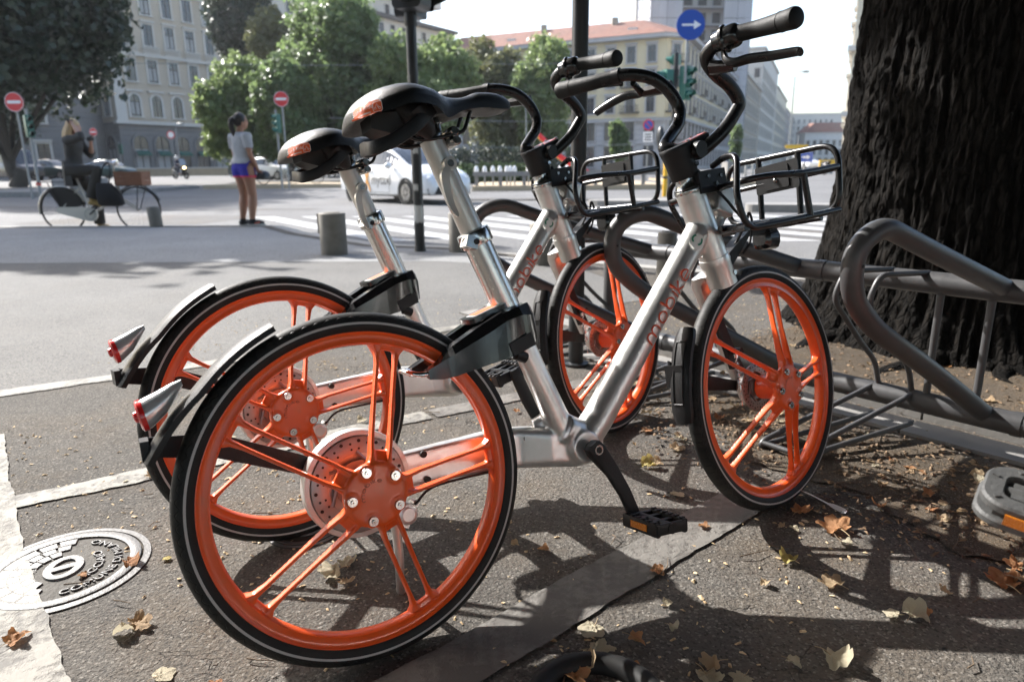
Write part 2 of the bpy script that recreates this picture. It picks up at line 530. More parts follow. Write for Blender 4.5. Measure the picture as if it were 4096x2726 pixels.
for i_, q_ in enumerate(([(-9.5, 13.2), (-5.8, 12.7), (-5.2, 15.0), (-9.2, 15.6)], [(-3.2, 21.0), (2.5, 20.2), (2.8, 21.1), (-3.0, 22.0)], [(3.4, 9.0), (5.2, 8.6), (5.6, 10.4), (3.8, 10.9)], [(-16, 19.6), (-9.5, 18.7), (-9.4, 19.1), (-16, 20.1)], [(-7.4, 17.2), (-4.9, 16.9), (-4.8, 17.5), (-7.3, 17.9)])):
    tag(sheet('road_patch', q_, ROAD_Z + .0035 if q_[2][1] < 20 else road_z(22) + .012, M_PATCH, .05, .2, i_), kind='structure')
kerb = bpy.data.objects.new('kerb', None); COL.objects.link(kerb); tag(kerb, kind='structure')
def kerb_run(line, w, h, m, parent, seg=1.0):
    for a, b in zip(line[:-1], line[1:]):
        a = Vector((*a, 0)); b = Vector((*b, 0)); L = (b - a).length; d = (b - a) / L; nn = Vector((-d.y, d.x, 0))
        k = max(1, round(L / seg))
        if L > 15: continue
        for i in range(k):
            p = a + d * (L * i / k + .004); q = a + d * (L * (i + 1) / k - .004); mb = MB()
            mb.add([p, q, q + nn * w, p + nn * w] + [v + Vector((0, 0, h)) for v in (p, q, q + nn * w, p + nn * w)],
                   [(0, 1, 2, 3), (4, 5, 6, 7), (0, 1, 5, 4), (1, 2, 6, 5), (2, 3, 7, 6), (3, 0, 4, 7)])
            mb.build('kerb_stone', m, parent, False, M=Matrix.Translation((0, 0, ROAD_Z)))
kerb_run(KERB_LINE[1:-1], .16, .126, M_KERB, kerb)

def marking(name, pts, m, rag, z=.004, seed=0):
    return tag(sheet(name, pts, z - .0004 + .0003 * seed, m, rag, .012, seed), kind='structure')
def band(a, b, w0, w1=None):
    a = Vector(a); b = Vector(b); d = (b - a).normalized(); nn = Vector((-d.y, d.x)); w1 = w1 or w0
    return [tuple(a - nn * w0 / 2), tuple(b - nn * w1 / 2), tuple(b + nn * w1 / 2), tuple(a + nn * w0 / 2)]
marking('bay_line', band((-2.6, 2.155), (.20, 3.90), .095), M_PAINT, .012, seed=1)
marking('bay_line', band((-1.345, 1.600), (-.30, 2.245), .085), M_PAINT, .010, seed=2)
marking('bay_line', band((-.28, 2.257), (.30, 2.60), .085), M_STRIP, .006, seed=3)
marking('bay_line', band((-.42, .735), (.66, 1.655), .115, .12), M_STRIP, .006, seed=4)
marking('bay_edge_line', [(-1.675, 2.10), (-1.30, 1.630), (-1.135, 1.415), (-.92, 1.17), (-.755, .985), (-.60, .80), (-.78, .66), (-1.02, .88), (-1.5, 1.4), (-1.95, 1.90)], M_PAINT, .009, seed=5)
cross = bpy.data.objects.new('zebra_crossing', None); COL.objects.link(cross); tag(cross, kind='structure')
for k in range(11):
    x = -2.65 + 1.07 * k; y = 9.45 - .10 * k
    y = max(y, 8.8)
    w = .5
    Lk = 3.4 if k == 0 else 6.4
    pts = [(x - w / 2, y), (x + w / 2, y - .05), (x + w / 2 - .57 * Lk, y + .82 * Lk), (x - w / 2 - .57 * Lk, y + .82 * Lk)]
    o = sheet('painted_stripe', pts, ROAD_Z + .004, M_PAINTFAR, .03, .15, k); o.parent = cross
# rack kerb, soil of the tree pit
RDIR = Vector((math.cos(R(129)), math.sin(R(129)), 0)); RNRM = Vector((RDIR.y, -RDIR.x, 0)); R0 = Vector((1.244, 2.0, 0))
pitk = bpy.data.objects.new('tree_pit_kerb', None); COL.objects.link(pitk); tag(pitk, kind='structure')
for off, w, h in ((.02, .13, .012), (.20, .11, .030)):
    a = R0 + RNRM * off - RDIR * 1.6
    for i in range(5):
        p = a + RDIR * (i * .82 + .004); q = a + RDIR * ((i + 1) * .82 - .004); nn = RNRM * w
        MB().add([p, q, q + nn, p + nn] + [v + Vector((0, 0, h)) for v in (p, q, q + nn, p + nn)], [(0, 1, 2, 3), (4, 5, 6, 7), (0, 1, 5, 4), (1, 2, 6, 5), (2, 3, 7, 6), (3, 0, 4, 7)]).build('kerb_stone', M_CONC, pitk, False)
pit = R0 + RNRM * .31
soil = sheet('tree_pit_soil', [tuple((pit + RDIR * a + RNRM * b)[:2]) for a, b in ((-2.2, 0), (-1, 0), (.2, .02), (1.0, 0), (1.05, 1.4), (.6, 2.3), (-2.2, 2.3))], .008, M_SOIL, .02, .05, 9)
tag(soil, kind='structure')
soil2 = sheet('soil_patch', [tuple((R0 + RDIR * a + RNRM * b)[:2]) for a, b in ((-.75, -.03), (-.2, -.02), (.55, -.02), (.75, -.12), (.55, -.36), (.25, -.52), (-.1, -.50), (-.35, -.62), (-.62, -.50))], .005, M_SOIL, .05, .03, 4)
tag(soil2, kind='structure')

# ------------------------------------------------------------------ manhole covers
M_IRON = mat('worn_cast_iron', (.135, .132, .128), .55, .1, .3, 14, .5, 160)
M_IRONDARK = mat('dirty_iron_recess', (.060, .054, .045), .8, .1, .35, 20, .8, 140)
def cover(label, c, r, rot, letters=True, paint=False):
    t = thing('manhole_cover', label, 'manhole cover', (c[0], c[1], .0), rot)
    b = MB()
    b.lathe([(r * 1.06, -.01), (r * 1.06, .003), (r * .965, .004), (r * .955, -.004), (r * .945, -.004), (r * .935, .0055), (r * .80, .0055), (r * .79, .0015), (.001, .0015)], 72)
    bo = b.build('cover_plate', M_IRONDARK, t)
    fr = MB()
    fr.lathe([(r * 1.055, .0032), (r * .97, .0042)], 72)
    fr.lathe([(r * .935, .0057), (r * .93, .0062), (r * .81, .0062), (r * .80, .0057)], 72)
    fr.build('raised_rim', M_IRON, t)
    if not letters: 
        q = MB(); q.lathe([(r * .45, .0017), (r * .42, .005), (r * .30, .005), (r * .28, .0017)], 40); q.build('raised_ring', M_IRON, t)
        return t
    # centre boss with slot bar
    q = MB()
    e = [(r * .30 * math.cos(a), r * .24 * math.sin(a)) for a in [2 * PI * i / 40 for i in range(40)]]
    i_ = [(r * .20 * math.cos(a), r * .13 * math.sin(a)) for a in [2 * PI * i / 40 for i in range(40)]]
    q.loft([[(p[0], p[1], .0015) for p in e], [(p[0] * .97, p[1] * .97, .0062) for p in e], [(p[0] * 1.03, p[1] * 1.03, .0062) for p in i_], [(p[0], p[1], .0015) for p in i_]], True, False)
    q.build('centre_boss', M_IRON, t)
    MB().box((0, 0, .004), (r * .10, r * .42, .004), Matrix.Rotation(R(20), 3, 'Z')).build('lifting_bar', M_IRON, t)
    # lettering: two bowed lines on one half
    lt = MB()
    for s, rad, size in (('COMUNE DI MILANO', .655, .150), ('ACCIAIO', .44, .155)):
        v, f = text_geo(s, size * r)
        wd = max(p.x for p in v) - min(p.x for p in v)
        out = []
        for p in v:
            a = PI / 2 + p.x / (rad * r) * (1.22 if s[0] == 'C' else 1.2); rr = rad * r - p.y
            out.append((rr * math.cos(a), rr * math.sin(a), .0055))
        o2 = [(p[0], p[1], .0016) for p in out]
        lt.add(out, f)
        ed = {}
        for ff in f:
            for i in range(len(ff)):
                k2 = (ff[i], ff[(i + 1) % len(ff)]); kk = tuple(sorted(k2)); ed[kk] = ed.get(kk, []) + [k2]
        lt.add(out + o2, [(a_[0][1], a_[0][0], a_[0][0] + len(out), a_[0][1] + len(out)) for a_ in ed.values() if len(a_) == 1])
    lt.build('cast_lettering', M_IRON, t, False, fix=False)
    v, f = text_geo('UNI EN 124', .10 * r)
    MB().add([(p.x, -r * .38 + p.y, .0045) for p in v], f).build('small_lettering', M_IRON, t, False, fix=False)
    # radiating blocks on the other half
    for rad0, rad1, a0, a1, n in ((.36, .48, 200, 340, 7), (.50, .62, 188, 352, 9), (.64, .78, 184, 356, 9)):
        for i in range(n):
            b0 = a0 + (a1 - a0) * i / n + 1.5; b1 = a0 + (a1 - a0) * (i + 1) / n - 1.5
            if 255 < (b0 + b1) / 2 < 285 and rad0 < .5: continue
            o = arc(0, 0, rad1 * r, b0, b1, 4) + arc(0, 0, rad0 * r, b1, b0, 4)
            MB().prism(o, .0012, .0052).build('raised_block', M_IRON, t, False)
    if paint:
        sh = sheet('paint_smear', [(-r * .98, r * .3), (-r * .30, r * .80), (-r * .05, r * .2), (-r * .2, -r * .3), (-r * .35, -r * .8), (-r * .9, -r * .45)], .0075, M_PAINT, .012, .02, 3)
    return t
MAN = (-.978, 1.318)
cover('round cast iron manhole cover with raised Milan lettering beside the white line', MAN, .160, R(-76))
cover('small round iron cover under the rear wheel of the farther share bicycle', (-.50, 1.48), .085, R(20), False)
# ================================================================== buildings
def wallmat(name, c, vs=.25, course=None, var=.16):
    k = NT(name)
    n1 = k.noise(vs, 6, .65); n2 = k.noise(vs * 8, 5, .6)
    a = k.mix(n1, tuple(x * (1 - var) for x in c), tuple(min(1, x * (1 + var)) for x in c))
    a = k.mix(k.math('MULTIPLY', k.ramp(n2, [(.5, 0.0), (.8, 1.0)]), .25), a, tuple(x * .6 for x in c))
    # rain streaks
    st = k.noise(1.0, 5, .6, k.mapped((1.6, 1.6, .12)))
    a = k.mix(k.math('MULTIPLY', k.ramp(st, [(.55, 0.0), (.75, 1.0)]), .22), a, tuple(x * .5 for x in c))
    k.set(Base_Color=a, Roughness=.85, Specular_IOR_Level=.3)
    if course:
        s = k.N('ShaderNodeSeparateXYZ'); k.L(k.coord(), s.inputs[0])
        z = k.math('FRACT', k.math('DIVIDE', s.outputs['Z'], course))
        k.set(Normal=k.bump(k.ramp(z, [(0, 0.0), (.08, 1.0), (.92, 1.0), (1, 0.0)]), .9, .08))
    return k.mat
M_BEIGE = wallmat('beige_brick_wall', (.52, .445, .35), .3, .35)
M_STONE = wallmat('pale_stone', (.58, .55, .50), .4)
M_GREYST = wallmat('grey_rusticated_stone', (.20, .195, .19), .4, .62)
M_YELLOW = wallmat('yellow_plaster', (.58, .515, .355), .2)
M_LGREY = wallmat('light_grey_plaster', (.42, .42, .43), .3, .7)
M_BROWNW = wallmat('brown_grey_wall', (.36, .31, .245), .2)
M_CREAM = wallmat('cream_plaster', (.62, .56, .44), .2)
M_WHITEW = wallmat('white_plaster', (.62, .60, .565), .2)
M_DKROOF = wallmat('dark_roof', (.11, .105, .10), .5)
M_CONCB = wallmat('raw_concrete', (.30, .29, .275), .3)
def _glass():
    k = NT('window_glass')
    n = k.noise(.35, 2)
    k.set(Base_Color=k.mix(n, (.018, .022, .028), (.06, .07, .085)), Roughness=.06, Specular_IOR_Level=.8, Normal=k.bump(k.noise(.8, 2), .05, .05))
    return k.mat
M_GLASS = _glass()
M_CURT = mat('pale_curtain', (.34, .34, .33), .7, 0, .3, 1)
M_SASH = mat('dark_window_frame', (.055, .05, .045), .5, 0, .2)
M_GREENAWN = mat('green_awning', (.02, .10, .075), .7, 0, .25, 2)
def _tiles():
    k = NT('terracotta_tiles')
    v = k.voro(2.2, 'F1', 'Color', k.mapped((1, 1, 1)))
    g = k.N('ShaderNodeSeparateColor'); k.L(v, g.inputs[0])
    c = k.mix(g.outputs[0], (.16, .068, .045), (.26, .118, .078)); c = k.mix(k.ramp(k.noise(.4, 5, .6), [(.4, 0.0), (.7, .5)]), c, (.15, .10, .08))
    k.set(Base_Color=c, Roughness=.85)
    return k.mat
M_TILES = _tiles()

def win_mesh(w, h, arched=False, surround=.22, cornice=True, sm=None):
    """window in the xz plane, outward +y (local): surround, sash, pane meshes"""
    s = MB(); d = .16
    def outline(ww, hh):
        if arched: return [(-ww / 2, 0)] + [(-x, y) for x, y in []] + [(-ww / 2, hh - ww / 2)] + [(ww / 2 * math.cos(a), hh - ww / 2 + ww / 2 * math.sin(a)) for a in [PI - PI * i / 12 for i in range(1, 12)]] + [(ww / 2, hh - ww / 2), (ww / 2, 0)]
        return [(-ww / 2, 0), (-ww / 2, hh), (ww / 2, hh), (ww / 2, 0)]
    o = outline(w + surround * 2, h + surround); i_ = outline(w, h)
    n = len(o)
    s.loft([[(p[0], 0, p[1]) for p in o], [(p[0], d, p[1]) for p in o], [(p[0], d, p[1]) for p in i_], [(p[0], .02, p[1]) for p in i_]], False, False)
    s.span((-w / 2 - surround * 1.2, 0, -.16), (w / 2 + surround * 1.2, d + .14, .0))
    if cornice: s.span((-w / 2 - surround * 1.5, 0, h + surround + .02), (w / 2 + surround * 1.5, d + .22, h + surround + .24))
    S = s.mesh('window_surround', sm or M_STONE, False)
    p = MB(); p.add([(q[0], .03, q[1]) for q in i_], [tuple(range(n))]); Pn = p.mesh('pane', M_GLASS, False)
    f = MB()
    f.span((-.05, .035, 0), (.05, .09, h)); f.span((-w / 2, .035, h * .66), (w / 2, .085, h * .66 + .09))
    for x in (-w / 2 + .05, w / 2 - .05): f.span((x - .05, .036, 0), (x + .05, .088, h - (w / 2 if arched else 0)))
    Fm = f.mesh('sash', M_SASH, False)
    c = MB(); c.span((-w / 2 + .1, .031, h * .1), (-.06, .034, h * .64)); c.span((.06, .031, h * .1), (w / 2 - .1, .034, h * .64)); Cm = c.mesh('curtain', M_CURT, False)
    return S, Pn, Fm, Cm
def put_window(parent, W, x, y, z, flip=PI, name='window'):
    o = obj(name, W[0], parent, Matrix.Translation((x, y, z)) @ Matrix.Rotation(flip, 4, 'Z'))
    obj('pane', W[1], o); obj('sash', W[2], o)
    if rng.random() < .35: obj('curtain', W[3], o)
    return o

# facades are built in a local frame: x along the facade, -y towards the street, z up
def bframe(origin, ang): return Matrix.Translation((origin[0], origin[1], road_z(origin[1]))) @ Matrix.Rotation(ang, 4, 'Z')

# ---- the large palazzo on the left: right-hand facade runs away from the camera
def palazzo():
    ang = PI / 2 - R(33)
    t = thing('palazzo', 'large beige palazzo of six storeys with arched grey stone ground floor behind the trees', 'building', M=bframe((-49.2, 90), ang))
    L, D = 70.0, 26.0
    def part(name, m, *spans):
        b = MB()
        for a_, c_ in spans: b.span(a_, c_)
        return b.build(name, m, t, False)
    part('ground_floor_wall', M_GREYST, ((0, 0, 0), (L, D, 6.6)))
    part('upper_wall', M_BEIGE, ((.12, .12, 6.62), (L - .1, D, 23.0)))
    part('attic_wall', M_STONE, ((.10, .10, 23.02), (L - .12, D, 26.4)))
    part('corner_strip', M_STONE, ((.0, .02, 6.63), (1.35, .12, 22.98))); part('corner_strip', M_STONE, ((24.0, .02, 6.63), (25.0, .12, 22.98)))
    part('cornice', M_STONE, ((-.5, -.55, 6.35), (L, .2, 6.75)), ((-.35, -.35, 14.7), (L, .2, 15.05)), ((-.25, -.25, 22.7), (L, .2, 23.0)))
    part('roof_cornice', M_DKROOF, ((-1.0, -1.1, 26.42), (L, D, 27.0)))
    part('set_back_storey', M_STONE, ((6, 4.5, 27.02), (L - 5, D, 31.5)))
    part('roof_block', M_STONE, ((40, 3.0, 31.52), (L, D - 2, 40.5)))
    part('terrace_rail', M_STONE, ((6, 1.0, 27.95), (40, 1.1, 28.05)))
    rp = MB()
    for i in range(60): rp.span((6 + i * .57, 1.02, 27.02), (6.06 + i * .57, 1.08, 27.95))
    rp.build('rail_post', M_SASH, t, False)
    W1 = win_mesh(1.25, 2.75); WA = win_mesh(1.3, 2.7, True, .28, True); W5 = win_mesh(1.15, 1.9, False, .12, False)
    WG = win_mesh(1.9, 4.6, True, .3, False, M_GREYST)
    aw = MB(); aw.add([(-.93, .17, 2.75), (.93, .17, 2.75), (.93, .75, 2.35), (-.93, .75, 2.35)], [(0, 1, 2, 3)]); aw.span((-.93, .74, 2.1), (.93, .77, 2.35))
    AW = aw.mesh('awning', M_GREENAWN, False)
    bl = MB()
    bl.span((-1.1, 0, -.12), (1.1, .55, .0)); bl.span((-1.1, .48, .78), (1.1, .56, .86))
    for i in range(11): bl.span((-1.05 + i * .205, .49, 0), (-.98 + i * .205, .55, .78))
    BL = bl.mesh('balcony', M_STONE, False)
    nb = 23
    for i in range(nb):
        x = 2.5 + i * 2.9
        if i == 8: continue
        w = put_window(t, WG, x, 0, .35, name='arched_window'); obj('awning', AW, w)
        w = put_window(t, WA, x, .12, 7.35, name='window'); 
        put_window(t, W1, x, .12, 11.6)
        w = put_window(t, W1, x, .12, 15.9); obj('balcony', BL, w, Matrix.Translation((0, 0, -.75)))
        put_window(t, W1, x, .12, 19.75)
        put_window(t, W5, x, .10, 23.7)
    for i in range(9):
        for z in (28.3, 33, 36.8):
            if z > 32 and i < 4: continue
            put_window(t, W5, 12 + i * 6.2, 4.5 if z < 32 else 3.0, z)
    # left wing, seen foreshortened: windows on the x = 0 side
    for i in range(8):
        for z, W in ((.35, WG), (7.35, WA), (11.6, W1), (15.9, W1), (19.75, W1)):
            put_window(t, W, 0 if z < 6 else .12, 2.2 + i * 2.9, z, PI / 2)
palazzo()

# ---- low dark block that closes the view under the left tree
def left_block():
    t = thing('town_house', 'dark grey building in deep shade far left under the big tree crown', 'building', M=bframe((-76.6, 79), R(8)))
    MB().span((0, 0, 0), (26, 14, 17)).build('wall', M_GREYST, t, False)
    MB().span((-.4, -.4, 17.02), (26.4, 14, 17.6)).build('roof', M_DKROOF, t, False)
    W = win_mesh(1.4, 2.5)
    for i in range(7):
        for z in (1.2, 6, 10.5): put_window(t, W, 2.5 + i * 3.4, 0, z)
left_block()

# ---- yellow corner building
def yellow():
    t = thing('corner_house', 'yellow corner building with grey stone base, balconies and red tiled roof', 'building', M=bframe((23.7, 100), 0))
    aF = PI - math.atan2(.42, .908)           # front facade runs to the left and slightly away
    aS = math.atan2(.913, .408)
    LF, LS, H1, H2 = 38.0, 66.0, 7.0, 17.6
    dF = Vector((math.cos(aF), math.sin(aF))); dS = Vector((math.cos(aS), math.sin(aS)))
    c0 = Vector((0, 0)); A = c0 + dF * LF; B = c0 + dS * LS
    cA = c0 + dF * 2.2; cB = c0 + dS * 2.2
    poly = [cA, cB, B, B + dF * 14, Vector((dF * 14 + dS * 14)), A + dS * 14, A]
    P = [tuple(p) for p in poly]
    MB().prism(P, 0, H1).build('stone_base', M_LGREY, t, False)
    MB().prism(P, H1 + .01, H2).build('upper_wall', M_YELLOW, t, False)
    def grow(k, z0, z1, name, m):
        q = [cA + (-dS * k - dF * -0), cB + (-dF * k), B - dF * k, B + dF * 14, dF * 14 + dS * 14, A + dS * 14, A - dS * k]
        MB().prism([tuple(p) for p in q], z0, z1).build(name, m, t, False)
    grow(.45, H1 - .25, H1 + .12, 'string_course', M_LGREY); grow(.2, 3.6, 3.8, 'string_course', M_LGREY); grow(1.0, H2 + .01, H2 + .55, 'eaves_cornice', M_LGREY)
    r = MB()
    k = 1.1; z = H2 + .56; q = [cA - dS * k, cB - dF * k, B - dF * k, B + dF * 14, dF * 14 + dS * 14, A + dS * 14, A - dS * k]
    rid = [dF * 7 + dS * 7 + dF * .6, dF * 7 + dS * 7 + dS * .6, B + dF * 7, B + dF * 7.1, dF * 7.2 + dS * 7.2, A + dS * 7.1, A + dS * 7]
    r.loft([[(p.x, p.y, z) for p in q], [(p.x, p.y, z + 3.3) for p in rid]])
    ro = r.build('roof', M_TILES, t, False)
    for f in (.2, .42, .7, .85):
        c = dF * (LF * f) + dS * 2.2
        MB().box((c.x, c.y, z + 1.30), (1.3, .9, .30), Matrix.Rotation(aF, 3, 'Z')).build('skylight', M_WHITEW, ro, False)
    for f in (.3, .6):
        c = dF * (LF * f) + dS * 6; MB().box((c.x, c.y, z + 3.0), (.9, .9, 1.5)).build('chimney', M_BROWNW, ro, False)
    W1 = win_mesh(1.15, 2.2, False, .2, True, M_LGREY); WG = win_mesh(1.5, 2.9, False, .2, False, M_LGREY)
    bl = MB(); bl.span((-1.4, 0, -.15), (1.4, .8, .0)); bl.span((-1.4, .72, .85), (1.4, .8, .92))
    for i in range(15): bl.span((-1.36 + i * .19, .74, 0), (-1.32 + i * .19, .78, .85))
    BL = bl.mesh('balcony', M_SASH, False)
    def run(d, L, first, pitch, n, side):
        nrm = -dS if side == 'F' else -dF
        ang = math.atan2(nrm.y, nrm.x) - PI / 2
        for i in range(n):
            c = c0 + d * (first + i * pitch)
            for z, W in ((.5, WG), (4.15, WG), (8.0, W1), (11.4, W1), (14.6, W1)):
                o = obj('window', W[0], t, Matrix.Translation((c.x, c.y, z)) @ Matrix.Rotation(ang, 4, 'Z'))
                obj('pane', W[1], o); obj('sash', W[2], o)
                if z in (8.0, 11.4) and i % 3 == 1: obj('balcony', BL, o)
    run(dF, LF, 4.2, 2.95, 11, 'F'); run(dS, LS, 4.0, 3.3, 18, 'S')
    # chamfer balconies
    m = (cA + cB) / 2; nn = (-dS - dF).normalized(); ang = math.atan2(nn.y, nn.x) - PI / 2
    for z, W in ((4.15, WG), (8.0, W1), (11.4, W1), (14.6, W1)):
        o = obj('window', W[0], t, Matrix.Translation((m.x, m.y, z)) @ Matrix.Rotation(ang, 4, 'Z')); obj('pane', W[1], o); obj('sash', W[2], o); obj('balcony', BL, o)
yellow()

# ---- tower wrapped in white sheeting with scaffolding
M_SHEET = None
def _sheet():
    k = NT('white_scaffold_sheeting')
    s = k.N('ShaderNodeSeparateXYZ'); k.L(k.coord(), s.inputs[0])
    n = k.noise(.22, 5, .6)
    c = k.mix(n, (.66, .66, .70), (.84, .84, .86))
    k.set(Base_Color=c, Roughness=.6, Normal=k.bump(k.noise(.5, 4), .5, .3))
    tr = k.N('ShaderNodeBsdfTranslucent'); k.L(c, tr.inputs['Color']); mx = k.N('ShaderNodeMixShader'); mx.inputs[0].default_value = .55
    k.L(k.b.outputs[0], mx.inputs[1]); k.L(tr.outputs[0], mx.inputs[2]); k.L(mx.outputs[0], k.out.inputs['Surface'])
    return k.mat
M_SHEET = _sheet()
def tower():
    t = thing('scaffolded_tower', 'tall tower block wrapped in white sheeting with bare concrete floors showing', 'building', M=bframe((26.3, 152), R(4)))
    b = MB(); b.span((0, .5, 0), (23, 16, 48)); b.build('core', M_CONCB, t, False)
    for i in range(14):
        z = 2 + i * 3.3
        MB().span((9.0, -1.4, z), (18.2, .49, z + .35)).build('floor_slab', M_CONCB, t, False)
        for j in range(3): MB().span((9.8 + j * 3.0, .40, z + .5), (11.6 + j * 3.0, .49, z + 2.7)).build('window_opening', M_DARK, t, False)
    for x0, x1, zt in ((-.4, 2.6, 34), (2.62, 9.0, 48.5), (17.6, 23.4, 45)):
        k = MB(); n = max(1, round((x1 - x0) / 3)); rows = int(zt // 3.3)
        for i in range(n):
            for j in range(rows):
                xa = x0 + (x1 - x0) * i / n; xb = x0 + (x1 - x0) * (i + 1) / n
                o = MB()
                bow = rng.uniform(.05, .3); za, zb = j * 3.3 + .05, j * 3.3 + 3.24
                o.loft([[(xa + .04, -1.6, z) , ((xa + xb) / 2, -1.6 - bow, z), (xb - .04, -1.6, z)] for z in (za, (za + zb) / 2, zb)], False, False)
                o.build('sheet_panel', M_SHEET, t, False)
    sc = MB()
    for x in (-.5, 2.6, 5.8, 9.05, 12.1, 15.2, 17.6, 20.5, 23.5):
        sc.span((x - .06, -1.50, 0), (x + .06, -1.38, 49))
    for j in range(15): sc.span((-.5, -1.48, 2 + j * 3.3), (23.5, -1.40, 2.1 + j * 3.3))
    sc.build('scaffold_pole', mat('scaffold_steel', (.22, .22, .23), .5, .6), t, False)
    MB().span((23.42, -1.3, 0), (23.5, 15, 46)).build('side_sheeting', M_SHEET, t, False)
    MB().span((9.0, -1.4, 48.6), (23, -1.3, 50)).build('top_rail', M_SASH, t, False)
tower()

def street_block(label, X, Y, ang, w, d, h, m, roof, W, pitch=3.3, storey=3.6, first=1.0, side=True, name='town_house', hip=0, rows=None):
    t = thing(name, label, 'building', M=bframe((X, Y), ang))
    MB().span((0, 0, 0), (w, d, h)).build('wall', m, t, False)
    MB().span((-.45, -.45, h + .01), (w + .3, d, h + .5)).build('cornice', M_STONE, t, False)
    r = MB(); r.loft([[(-.5, -.5, h + .52), (w + .3, -.5, h + .52), (w + .3, d, h + .52), (-.5, d, h + .52)], [(w * .2, d * .25, h + .6 + hip), (w * .8, d * .25, h + .6 + hip), (w * .8, d * .8, h + .6 + hip), (w * .2, d * .8, h + .6 + hip)]]); r.build('roof', roof, t, False)
    n = int((w - 1.5) / pitch); rows = rows or int((h - 1) / storey)
    for i in range(n):
        for j in range(rows): put_window(t, W, 1.6 + i * pitch, 0, first + j * storey)
    if side:
        for i in range(min(4, int((d - 1.5) / pitch))):
            for j in range(rows): put_window(t, W, 0, 1.6 + i * pitch, first + j * storey, PI / 2)
    return t
W2 = win_mesh(1.2, 2.1, False, .15, True)
W2n = win_mesh(1.3, 2.2, False, .10, False)
# the row that runs down the street on its left side: faces the camera with bare side walls
aR = math.atan2(.913, .408)
def on_row(t): return (23.7 + .408 * t, 100 + .913 * t)
WR = win_mesh(1.5, 2.5, False, .2, True)
for (t0, t1, h, m, lab, rf) in ((68, 124, 21.5, M_BROWNW, 'brown grey street house running back beside the sheeted tower', M_DKROOF), (125, 190, 33.5, M_STONE, 'tallest pale stone house of the row along the far street', M_DKROOF), (191, 262, 29, M_CREAM, 'cream house in the row farther down the far street', M_TILES), (263, 345, 26, M_LGREY, 'grey house in the row near the end of the far street', M_DKROOF), (346, 450, 25, M_STONE, 'last pale house of the row at the end of the far street', M_DKROOF)):
    x_, y_ = on_row(t0)
    street_block(lab, x_, y_, aR, t1 - t0, 16, h, m, rf, WR, 4.3, 4.1, side=True, hip=1.5)
street_block('distant white house with red tiled roof closing the street', 139, 335, R(-3), 24, 12, 14.5, M_WHITEW, M_TILES, win_mesh(1.5, 2.4, False, .2, True), 3.0, 4.0, side=False, hip=4.5)
street_block('far pale block seen over the red roof at the end of the street', 165, 420, 0, 30, 12, 29, M_STONE, M_DKROOF, W2, 3.2, 3.8, side=False)
# slice of a tall cream building left of the trunk
t = street_block('tall cream building of which a narrow slice shows left of the tree trunk', 28.2, 60, R(-27), 14, 20, 26, M_CREAM, M_DKROOF, win_mesh(1.2, 2.4), 3.2, 4.0, side=True)
b = MB()
for z in (4.4, 9.5, 17.2): b.span((-.4, -.4, z), (14.2, 20, z + .4))
b.build('string_course', M_STONE, t, False)

# ------------------------------------------------------------------ summer haze over the square
k = NT('haze_air')
k.n.remove(k.b)
pv = k.N('ShaderNodeVolumePrincipled'); pv.inputs['Color'].default_value = (.93, .95, 1, 1); pv.inputs['Density'].default_value = .00028; pv.inputs['Anisotropy'].default_value = .35
k.L(pv.outputs[0], k.out.inputs['Volume'])
hz = MB().span((-150, -30, -1.3), (260, 460, 56)).build('haze', k.mat, None, False)
tag(hz, kind='stuff')
# ================================================================== bicycle rack
def _rack():
    k = NT('rack_grey_paint')
    nz = k.noise(22, 5, .6); w = k.ramp(k.noise(60, 6, .7), [(.62, 0.0), (.72, 1.0)])
    c = k.mix(nz, (.060, .060, .062), (.10, .10, .102)); c = k.mix(w, c, (.12, .10, .085))
    k.set(Base_Color=c, Metallic=.25, Roughness=k.math('ADD', k.math('MULTIPLY', nz, .25), .30), Normal=k.bump(k.noise(300, 3), .10, .001))
    return k.mat
M_RACK = _rack()
rack = thing('bicycle_rack', 'dark grey tubular bicycle rack with bent hoops in front of the big tree', 'bicycle rack', tuple(R0))
ZU, ZL = .494, .126
def rk(t, n, z): return RDIR * t + RNRM * n + Vector((0, 0, z))
MB().tube([rk(-1.7, 0, ZU), rk(1.30, 0, ZU)], .033, 20).build('upper_rail', M_RACK, rack)
MB().tube([rk(-1.7, 0, ZL), rk(1.30, 0, ZL)], .033, 20).build('lower_rail', M_RACK, rack)
hdirs = (R(27), R(18), R(10))
